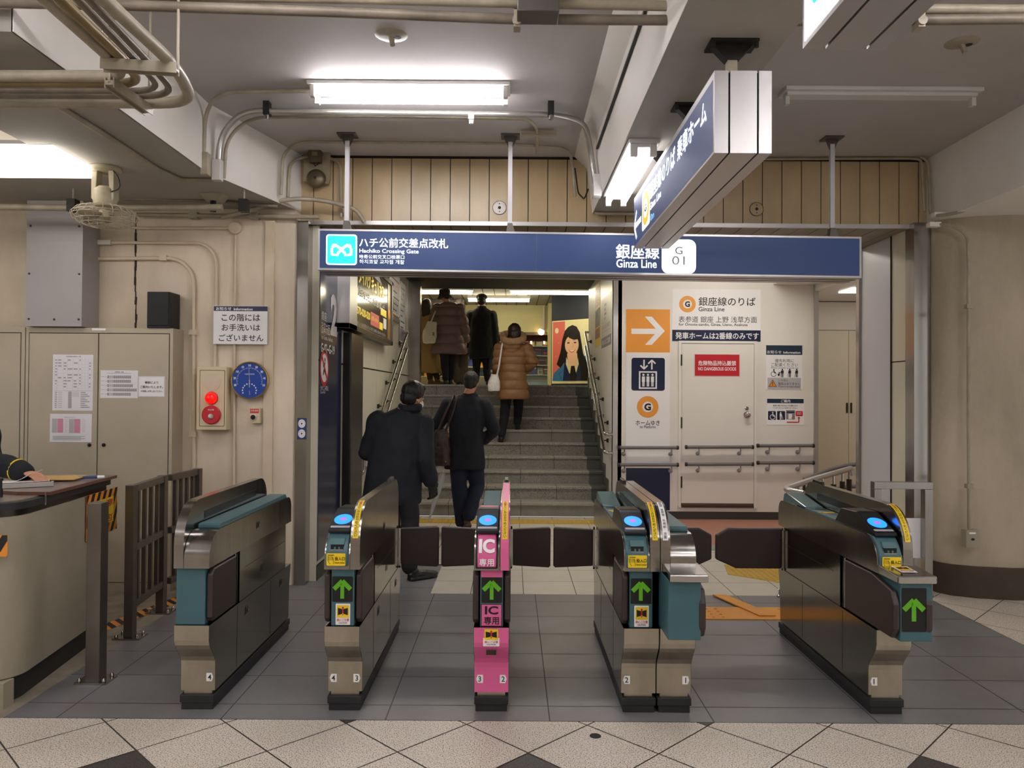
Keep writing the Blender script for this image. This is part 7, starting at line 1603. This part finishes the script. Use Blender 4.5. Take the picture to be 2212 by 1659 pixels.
# -- man leaning to the right, on the far side of gate 4/3
HM = RZ(-0.55, -0.20, 0.16)
person('person in a long dark coat and face mask, leaning right, behind the steel guard', dict(
    at=(-1.0, 6.6, 0), head=(-0.850, 6.62, 1.515), HM=HM, hs=1.10, mask=True, chest=(-0.96, 6.62, 1.23), pelvis=(-1.01, 6.60, 0.86), yaw=-0.1, k=1.06,
    arms=[dict(sh=(-1.16, 6.62, 1.30), el=(-1.245, 6.66, 1.04), wr=(-1.16, 6.86, 1.02), n=(1, 0, 0), curl=0.7),
          dict(sh=(-0.76, 6.58, 1.28), el=(-0.735, 6.52, 0.99), wr=(-0.690, 6.58, 0.80), n=(-0.6, 0.5, 0), curl=0.45, hs=1.12)],
    legs=[dict(hip=(-0.93, 6.55, 0.84), kn=(-0.855, 6.52, 0.47), an=(-0.84, 6.40, 0.09), heel=(-0.840, 6.36, 0.002), yaw=-0.9, L=0.27, pitch=0.0),
          dict(hip=(-1.10, 6.62, 0.84), kn=(-1.08, 6.90, 0.48), an=(-1.06, 6.98, 0.09), heel=(-1.06, 6.94, 0.002), yaw=-0.1)],
    trm='trouser_black', coatm='coat_navy', tr=(0.10, 0.078, 0.066), hair=('hair_black', 'short'),
    coat=[((-1.035, 6.62, 0.60), 0.255, 0.185, -0.05), ((-1.02, 6.61, 0.66), 0.255, 0.185, -0.05), ((-1.015, 6.60, 0.86), 0.235, 0.165, -0.05), ((-0.995, 6.60, 1.05), 0.215, 0.145, -0.05), ((-0.965, 6.62, 1.24), 0.225, 0.135, -0.1), ((-0.945, 6.62, 1.335), 0.205, 0.11, -0.1), ((-0.915, 6.62, 1.395), 0.115, 0.085, -0.1), ((-0.895, 6.62, 1.425), 0.085, 0.075, -0.1)],
    sl=(0.088, 0.074, 0.060), collar=((-0.875, 6.615, 1.428), 0.068, 0.03, 'coat_navy'), cr=0.040, disp=folds(0.022, 5.5, 0.5)))
# gloves stay on this person's right hand
m = MB(); hand_shapes(m, (-0.690, 6.58, 0.80), V((0.045, 0.06, -0.19)), (-0.6, 0.5, 0), 1.24, 0.45, 1); root_p = [o for o in C.objects if o.name.startswith('person')][-1]
obj('glove', weld(m, 'glove_black', 0.006, 2), root_p)
# glasses
hc = V((-0.850, 6.62, 1.515)); m = MB()
def TT(x, y, z): return hc+HM @ (V((x, y, z))*1.10)
for q in (-1, 1): m.tube([TT(q*0.030+0.020*math.cos(a*PI/6), 0.092, 0.008+0.015*math.sin(a*PI/6)) for a in range(13)], 0.0014, 'black_plastic', 6, caps=False); m.tube([TT(q*0.050, 0.090, 0.012), TT(q*0.078, 0.06, 0.014), TT(q*0.081, -0.01, 0.010)], 0.0016, 'black_plastic', 6)
m.tube([TT(-0.010, 0.092, 0.012), TT(0.010, 0.092, 0.012)], 0.0014, 'black_plastic', 6); obj('glasses', m, root_p)

# -- second man with bag, at the foot of the stairs
HM = RZ(-0.15, -0.15, 0.05)
person('person in a short navy coat with brown shoulder bag, at the stair foot', dict(
    at=(-0.5, 8.5, 0), head=(-0.452, 8.50, 1.665), HM=HM, hs=1.0, chest=(-0.50, 8.50, 1.36), pelvis=(-0.50, 8.50, 0.96), k=1.06,
    arms=[dict(sh=(-0.69, 8.50, 1.42), el=(-0.855, 8.55, 1.16), wr=(-0.80, 8.80, 1.10), n=(1, 0, 0)), dict(sh=(-0.31, 8.50, 1.42), el=(-0.195, 8.50, 1.15), wr=(-0.30, 8.66, 1.03), n=(-1, 0, 0))],
    legs=[dict(hip=(-0.59, 8.50, 0.93), kn=(-0.58, 8.54, 0.50), an=(-0.545, 8.48, 0.10), heel=(-0.545, 8.44, 0.001), yaw=0.15), dict(hip=(-0.42, 8.50, 0.93), kn=(-0.385, 8.62, 0.52), an=(-0.455, 8.36, 0.20), heel=(-0.455, 8.30, 0.125), yaw=0.3, pitch=-0.55)],
    trm='trouser_navy', shm='shoe_brown', coatm='coat_navy', tr=(0.105, 0.082, 0.066), hair=('hair_short', 'short'),
    coat=[((-0.52, 8.50, 0.72), 0.225, 0.15, 0), ((-0.515, 8.50, 0.78), 0.22, 0.15, 0), ((-0.505, 8.50, 0.98), 0.195, 0.135, 0), ((-0.50, 8.50, 1.16), 0.19, 0.13, 0), ((-0.50, 8.50, 1.35), 0.215, 0.13, 0), ((-0.50, 8.50, 1.455), 0.19, 0.10, 0), ((-0.475, 8.50, 1.525), 0.10, 0.08, 0), ((-0.465, 8.50, 1.56), 0.070, 0.07, 0)],
    sl=(0.088, 0.072, 0.058), collar=((-0.462, 8.50, 1.535), 0.062, 0.015, 'coat_navy'), cr=0.024))
# bag
r = thing('shoulder_bag', 'brown leather shoulder bag of the person in the short navy coat', 'bag', (-0.79, 8.38, 0.84))
c0 = atY(948, 968, 8.36); m = MB(); loft(m, smooth_rings([(V((c0.x-0.0, 8.36, c0.z-0.19)), 0.105, 0.045, 0), (V((c0.x, 8.36, c0.z-0.17)), 0.13, 0.07, 0), (V((c0.x+0.01, 8.36, c0.z)), 0.115, 0.07, 0), (V((c0.x+0.025, 8.36, c0.z+0.16)), 0.08, 0.045, 0), (V((c0.x+0.03, 8.36, c0.z+0.20)), 0.07, 0.03, 0)]), 'leather_brown', 24, 2.8)
obj('bag_body', weld(m, 'leather_brown', 0.008, 2, folds(0.008, 14, 0.8)), r)
for s in (-1, 1): m = MB(); m.lathe([(0.008, 0), (0.008, 0.004), (0, 0.006)], (c0.x+s*0.08, 8.285, c0.z-0.14), (0, -1, 0), 'brass', 8); obj('stud', m, r)
for dx in (-0.03, 0.05): m = MB(); m.tube([V((c0.x+dx+0.02, 8.34, c0.z+0.18)), V((c0.x+dx+0.10, 8.34, c0.z+0.38)), V((-0.63+dx*0.6, 8.40, 1.50)), V((-0.62+dx*0.6, 8.52, 1.54)), V((-0.66, 8.62, 1.40))], 0.012, 'leather_brown', 8, 0.05); obj('strap', m, r)
# umbrella
a = atY(958, 1020, 8.55); b = atY(925, 1130, 8.45); r = thing('umbrella', 'furled clear plastic umbrella hanging beside the person in the short navy coat', 'umbrella', (b.x, b.y, max(b.z, 0.03)))
d = (b-a); m = MB(); m.tube([a+d*t for t in (0, 0.15, 0.4, 0.7, 0.93, 1.0)], [0.030, 0.042, 0.034, 0.022, 0.009, 0.004], 'umbrella_film', 12); obj('canopy', m, r)
m = MB(); m.tube([a-d*0.28, b-V((0, 0, 0.0))], 0.004, 'alu', 8); m.tube([a-d*0.28, a-d*0.36+V((0.02, 0, 0)), a-d*0.33+V((0.05, 0, 0))], 0.009, 'white_print', 8, 0.02); obj('shaft', m, r)

# -- woman in the tan puffer on the stairs
def puff(bands, amp, base=None):
    base = base or folds(0.006, 9, 0.9)
    def f(p):
        z = p.z; v = 0.0
        for a, b in zip(bands[:-1], bands[1:]):
            if a <= z < b: v = math.sqrt(max(0.0, math.sin(PI*(z-a)/(b-a))))
        return amp*(v-0.6)+base(p)
    return f
zf = 0.85
HM = RZ(0.1, -0.12)
wx = (1108-1106)/1660*11.15
def wz(py): return EYE+(851-py)*11.15/1660
person('person in a tan quilted down coat with fur collar climbing the stairs', dict(
    at=(wx, 11.1, 0.85), head=(wx+0.015, 11.15, wz(718)), HM=HM, hs=1.0, chest=(wx, 11.15, wz(765)), pelvis=(wx, 11.12, wz(825)), k=0.95,
    arms=[dict(sh=(wx-0.19, 11.15, wz(752)), el=(wx-0.225, 11.20, wz(792)), wr=(wx-0.14, 11.36, wz(810)), n=(1, 0, 0)), dict(sh=(wx+0.20, 11.15, wz(752)), el=(wx+0.285, 11.12, wz(782)), wr=(wx+0.19, 11.25, wz(800)), n=(-1, 0, 0), curl=0.9)],
    legs=[dict(hip=(wx-0.085, 11.12, wz(840)), kn=(wx-0.12, 11.20, wz(897)), an=(wx-0.155, 11.12, 0.94), heel=(wx-0.165, 11.08, 0.851), yaw=0.05, L=0.24), dict(hip=(wx+0.08, 11.14, wz(840)), kn=(wx+0.085, 11.42, wz(885)), an=(wx+0.07, 11.42, 1.11), heel=(wx+0.07, 11.40, 1.021), yaw=-0.05, L=0.24)],
    trm='trouser_black', tr=(0.096, 0.074, 0.062), boot=0.42, coatm='puffer_tan', hair=('hair_brown', 'bob'), sl=(0.092, 0.082, 0.066), vx=0.009,
    coat=[((wx+0.0, 11.15, wz(862)), 0.225, 0.17, 0), ((wx, 11.15, wz(852)), 0.235, 0.175, 0), ((wx, 11.15, wz(832)), 0.215, 0.165, 0), ((wx, 11.15, wz(805)), 0.190, 0.145, 0), ((wx, 11.15, wz(785)), 0.188, 0.14, 0), ((wx, 11.15, wz(765)), 0.205, 0.145, 0), ((wx, 11.15, wz(748)), 0.19, 0.12, 0), ((wx, 11.15, wz(737)), 0.10, 0.09, 0)],
    extra=[((wx-0.02, 11.03, wz(747)), (0.13, 0.07, 0.11))],
    disp=puff([wz(y) for y in (866, 842, 822, 804, 788, 772, 756, 738)], 0.020),
    collar=((wx, 11.08, wz(729)), 0.150, 0.25, 'fur'), cr=0.050, cd=0.016))
r = thing('handbag', 'white leather handbag hanging from the shoulder of the person in the tan down coat', 'bag', atY(1067, 846, 10.95))
c0 = atY(1067, 826, 10.95); m = MB(); loft(m, smooth_rings([(c0+V((0, 0, -0.125)), 0.07, 0.035, 0), (c0+V((0, 0, -0.11)), 0.085, 0.05, 0), (c0+V((0.0, 0, 0.0)), 0.085, 0.05, 0), (c0+V((0.01, 0, 0.09)), 0.055, 0.035, 0), (c0+V((0.015, 0, 0.115)), 0.06, 0.04, 0)]), 'leather_white', 24, 2.6); obj('bag_body', weld(m, 'leather_white', 0.006, 2, folds(0.006, 18, 0.6)), r)
m = MB(); q = atY(1085, 742, 11.0); m.tube([c0+V((0.04, 0, 0.09)), atY(1078, 790, 10.92), q, q+V((0.02, 0.16, 0.02))], 0.012, 'leather_white', 8, 0.05); obj('strap', m, r)

# -- people at the top of the stairs (floor at 1.70 m)
def zz(py, Y): return EYE+(850-py)*Y/1660
def xx(px, Y): return (px-1106)*Y/1660
Y = 14.0; x = xx(1039, Y)
person('person in a long black overcoat and flat cap at the top of the stairs', dict(
    at=(x, Y, UZ), head=(x-0.0, Y, zz(650, Y)), HM=RZ(-0.1), hs=1.0, chest=(x-0.01, Y, zz(688, Y)), pelvis=(x, Y, zz(735, Y)), k=1.05,
    arms=[dict(sh=(x-0.19, Y, zz(680, Y)), el=(x-0.235, Y+0.02, zz(716, Y)), wr=(x-0.22, Y+0.06, zz(745, Y)), n=(1, 0, 0)), dict(sh=(x+0.19, Y, zz(680, Y)), el=(x+0.245, Y, zz(716, Y)), wr=(x+0.245, Y-0.0, zz(746, Y)), n=(-1, 0, 0), curl=0.9)],
    legs=[dict(hip=(x-0.09, Y, zz(745, Y)), kn=(x-0.085, Y+0.02, zz(788, Y)), an=(x-0.09, Y, UZ+0.09), heel=(x-0.09, Y-0.05, UZ+.001)), dict(hip=(x+0.09, Y, zz(745, Y)), kn=(x+0.10, Y+0.02, zz(788, Y)), an=(x+0.12, Y, UZ+0.09), heel=(x+0.12, Y-0.05, UZ+.001), yaw=-0.15)],
    trm='trouser_black', coatm='coat_black', sl=(0.088, 0.076, 0.062), hair=('hair_black', 'short'), vx=0.012,
    coat=[((x, Y, zz(775, Y)), 0.215, 0.165, 0), ((x, Y, zz(768, Y)), 0.22, 0.165, 0), ((x, Y, zz(735, Y)), 0.225, 0.155, 0), ((x, Y, zz(705, Y)), 0.22, 0.145, 0), ((x, Y, zz(685, Y)), 0.225, 0.135, 0), ((x, Y, zz(673, Y)), 0.195, 0.11, 0), ((x, Y, zz(664, Y)), 0.09, 0.08, 0)],
    collar=((x, Y, zz(663, Y)), 0.062, 0.02, 'coat_black')))
rp = [o for o in C.objects if o.name.startswith('person')][-1]
m = MB(); ellipsoid(m, (x, Y+0.01, zz(641, Y)), (0.105, 0.125, 0.065), 'coat_black'); m.prism([(x-0.07, Y+0.09), (x+0.07, Y+0.09), (x+0.05, Y+0.16), (x-0.05, Y+0.16)], 'z', zz(646, Y), zz(645, Y), 'coat_black'); obj('cap', m, rp)
r = thing('handbag', 'black bag carried low by the person in the black overcoat', 'bag', (xx(1064, 13.95), 13.9, zz(800, 13.9)))
c0 = atY(1064, 782, 13.9); m = MB(); loft(m, smooth_rings([(c0+V((0, 0, -0.14)), 0.09, 0.05, 0), (c0+V((0, 0, 0)), 0.085, 0.05, 0), (c0+V((0, 0, 0.12)), 0.07, 0.03, 0)]), 'leather_black', 20, 2.8); obj('bag_body', m, r)
m = MB(); m.tube([c0+V((-0.05, 0, 0.11)), c0+V((-0.035, 0, 0.25)), c0+V((0.035, 0, 0.25)), c0+V((0.05, 0, 0.11))], 0.008, 'leather_black', 8, 0.03); obj('handle', m, r)

Y = 13.5; x = xx(968, Y)
person('person in a mauve quilted down coat and dark hat on the top landing', dict(
    at=(x, Y, UZ), head=(x-0.06, Y, zz(638, Y)), HM=RZ(0.5, -0.05), hs=0.98, chest=(x, Y, zz(678, Y)), pelvis=(x, Y, zz(725, Y)), k=1.0,
    arms=[dict(sh=(x-0.20, Y, zz(668, Y)), el=(x-0.255, Y-0.02, zz(696, Y)), wr=(x-0.24, Y+0.20, zz(700, Y)), n=(1, 0, 0)), dict(sh=(x+0.19, Y, zz(668, Y)), el=(x+0.27, Y, zz(705, Y)), wr=(x+0.30, Y+0.05, zz(735, Y)), n=(-1, 0, 0))],
    legs=[dict(hip=(x-0.08, Y, zz(740, Y)), kn=(x-0.07, Y+0.04, zz(785, Y)), an=(x-0.045, Y, UZ+0.09), heel=(x-0.045, Y-0.05, UZ+.001)), dict(hip=(x+0.06, Y+0.08, zz(740, Y)), kn=(x+0.05, Y+0.16, zz(785, Y)), an=(x+0.02, Y+0.22, UZ+0.09), heel=(x+0.02, Y+0.18, UZ+.001))],
    trm='trouser_black', coatm='puffer_mauve', sl=(0.105, 0.095, 0.075), vx=0.010, hair=('hair_black', 'short'),
    coat=[((x+0.01, Y, zz(764, Y)), 0.31, 0.20, 0), ((x+0.01, Y, zz(756, Y)), 0.315, 0.21, 0), ((x, Y, zz(735, Y)), 0.275, 0.19, 0), ((x, Y, zz(708, Y)), 0.235, 0.17, 0), ((x, Y, zz(685, Y)), 0.225, 0.155, 0), ((x, Y, zz(664, Y)), 0.215, 0.135, 0), ((x, Y, zz(654, Y)), 0.11, 0.10, 0)],
    disp=puff([zz(y, Y) for y in (770, 742, 722, 702, 682, 664, 648)], 0.026),
    collar=((x+0.0, Y-0.02, zz(656, Y)), 0.125, 0.12, 'puffer_mauve'), cr=0.055))
rp = [o for o in C.objects if o.name.startswith('person')][-1]
hx = x-0.06; m = MB(); m.lathe([(0.135, -0.005), (0.140, 0.0), (0.105, 0.045), (0.095, 0.09), (0.092, 0.135), (0.06, 0.155), (0.0, 0.158)], (hx-0.01, Y, zz(643, Y)), (-0.12, 0, 1), 'hat_brown', 22); obj('hat', m, rp)
r = thing('tote_bag', 'cream canvas tote bag under the left arm of the person in the mauve coat', 'bag', atY(930, 742, 13.25))
c0 = atY(930, 716, 13.25); m = MB(); loft(m, smooth_rings([(c0+V((-0.01, 0, -0.21)), 0.07, 0.03, 0.1), (c0+V((-0.02, 0, -0.17)), 0.115, 0.055, 0.1), (c0+V((-0.01, 0, 0.0)), 0.12, 0.05, 0.1), (c0+V((0.03, 0, 0.17)), 0.075, 0.02, 0.1)]), 'canvas_cream', 24, 2.6); b_ = obj('bag_body', weld(m, 'canvas_cream', 0.008, 2, folds(0.012, 12, 0.7)), r)
m = MB(); P = Pan(m, c0+V((0.04, -0.062, -0.02)), (1, 0.1, 0), (0, 0, 1), 0.001)
for k in range(3): P.rect(0, -0.01-k*0.022, 0.035, 0.002-k*0.022, 'black_print', 1)
obj('print', m, b_)
m = MB(); m.tube([c0+V((0.0, 0, 0.15)), c0+V((0.06, 0.06, 0.32)), c0+V((0.08, 0.2, 0.40)), c0+V((0.08, 0.35, 0.3))], 0.012, 'canvas_cream', 8, 0.05); obj('strap', m, r)

Y = 13.8; x = xx(922, Y)
person('person with long dark hair in an ankle-length camel coat at the top of the stairs', dict(
    at=(x, Y, UZ), head=(x-0.02, Y, zz(660, Y)), HM=RZ(0.2), hs=0.96, chest=(x, Y, zz(697, Y)), pelvis=(x, Y, zz(738, Y)), k=0.92,
    arms=[dict(sh=(x-0.15, Y, zz(690, Y)), el=(x-0.165, Y, zz(722, Y)), wr=(x-0.175, Y+0.03, zz(745, Y)), n=(1, 0, 0)), dict(sh=(x+0.15, Y, zz(690, Y)), el=(x+0.19, Y+0.05, zz(722, Y)), wr=(x+0.15, Y+0.2, zz(730, Y)), n=(-1, 0, 0))],
    legs=[dict(hip=(x-0.03, Y, zz(750, Y)), kn=(x+0.04, Y, zz(790, Y)), an=(x+0.06, Y, UZ+0.10), heel=(x+0.04, Y-0.04, UZ+.001), yaw=-0.9), dict(hip=(x+0.08, Y+0.05, zz(750, Y)), kn=(x+0.10, Y+0.08, zz(790, Y)), an=(x+0.18, Y+0.10, UZ+0.10), heel=(x+0.16, Y+0.06, UZ+.001), yaw=-0.9)],
    trm='trouser_brown', shm='suede', boot=0.35, coatm='coat_tan', sl=(0.076, 0.068, 0.062), vx=0.011, hair=('hair_brown', 'long'),
    coat=[((x+0.06, Y, zz(806, Y)), 0.215, 0.165, 0), ((x+0.05, Y, zz(798, Y)), 0.215, 0.165, 0), ((x+0.03, Y, zz(765, Y)), 0.185, 0.15, 0), ((x+0.01, Y, zz(725, Y)), 0.155, 0.13, 0), ((x, Y, zz(700, Y)), 0.165, 0.125, 0), ((x, Y, zz(687, Y)), 0.15, 0.10, 0), ((x, Y, zz(676, Y)), 0.07, 0.07, 0)]))
Y = 14.6; x = xx(997, Y)
person('person with grey hair and dark jacket, mostly hidden behind the mauve coat', dict(
    at=(x, Y, UZ), head=(x-0.06, Y, zz(660, Y)), HM=RZ(0.1), hs=1.0, chest=(x-0.02, Y, zz(698, Y)), pelvis=(x-0.04, Y, zz(742, Y)), k=1.0,
    arms=[dict(sh=(x-0.20, Y, zz(690, Y)), el=(x-0.24, Y+0.03, zz(725, Y)), wr=(x-0.22, Y+0.1, zz(750, Y)), n=(1, 0, 0)), dict(sh=(x+0.13, Y, zz(690, Y)), el=(x+0.20, Y, zz(722, Y)), wr=(x+0.22, Y+0.03, zz(750, Y)), n=(-1, 0, 0))],
    legs=[dict(hip=(x-0.10, Y, zz(752, Y)), kn=(x-0.10, Y, zz(792, Y)), an=(x-0.08, Y, UZ+0.09), heel=(x-0.08, Y-0.05, UZ+.001)), dict(hip=(x+0.04, Y, zz(752, Y)), kn=(x+0.03, Y, zz(792, Y)), an=(x+0.02, Y, UZ+0.09), heel=(x+0.02, Y-0.05, UZ+.001))],
    trm='trouser_brown', tr=(0.11, 0.09, 0.085), coatm='coat_navy', hair=('hair_grey', 'short'), vx=0.013,
    coat=[((x-0.03, Y, zz(765, Y)), 0.20, 0.15, 0), ((x-0.03, Y, zz(730, Y)), 0.20, 0.14, 0), ((x-0.03, Y, zz(698, Y)), 0.205, 0.13, 0), ((x-0.03, Y, zz(684, Y)), 0.17, 0.10, 0), ((x-0.04, Y, zz(675, Y)), 0.08, 0.08, 0)]))
# -- clerk behind the counter: only the sleeve reaches into the picture
sh = V((-3.42, 4.78, 1.31)); el = V((-3.06, 4.52, 1.13)); wr = V((-2.79, 4.42, 1.082))
person('person in dark uniform with yellow cuff band, arm on the counter', dict(g=False,
    at=(-3.6, 5.1, 0), head=(-3.62, 5.02, 1.62), HM=RZ(PI+0.5, 0.0), hs=1.0, chest=(-3.62, 5.10, 1.28), pelvis=(-3.62, 5.22, 0.90), k=1.0,
    arms=[dict(sh=sh, el=el, wr=wr, n=(0, 0, -1), curl=0.35, side=1), dict(sh=(-3.82, 4.98, 1.30), el=(-3.86, 4.70, 1.12), wr=(-3.62, 4.50, 1.07), n=(0, 0, -1), curl=0.3)],
    legs=[dict(hip=(-3.72, 5.22, 0.88), kn=(-3.72, 5.16, 0.47), an=(-3.72, 5.22, 0.09), heel=(-3.72, 5.28, 0.001), yaw=PI), dict(hip=(-3.52, 5.22, 0.88), kn=(-3.50, 5.16, 0.47), an=(-3.50, 5.22, 0.09), heel=(-3.50, 5.28, 0.001), yaw=PI)],
    coatm='coat_navy', hair=('hair_black', 'short'), sl=(0.085, 0.080, 0.060),
    coat=[((-3.62, 5.22, 0.76), 0.20, 0.15, 0), ((-3.62, 5.20, 0.92), 0.19, 0.14, 0), ((-3.62, 5.14, 1.12), 0.185, 0.13, 0), ((-3.62, 5.10, 1.28), 0.215, 0.13, 0), ((-3.62, 5.08, 1.39), 0.17, 0.10, 0), ((-3.62, 5.05, 1.46), 0.07, 0.07, 0)]))
rp = [o for o in C.objects if o.name.startswith('person')][-1]
t = (wr-el).normalized(); m = MB(); m.tube([el.lerp(wr, 0.78), el.lerp(wr, 0.81)], 0.0655, 'yellow', 18); obj('cuff_band', m, rp)
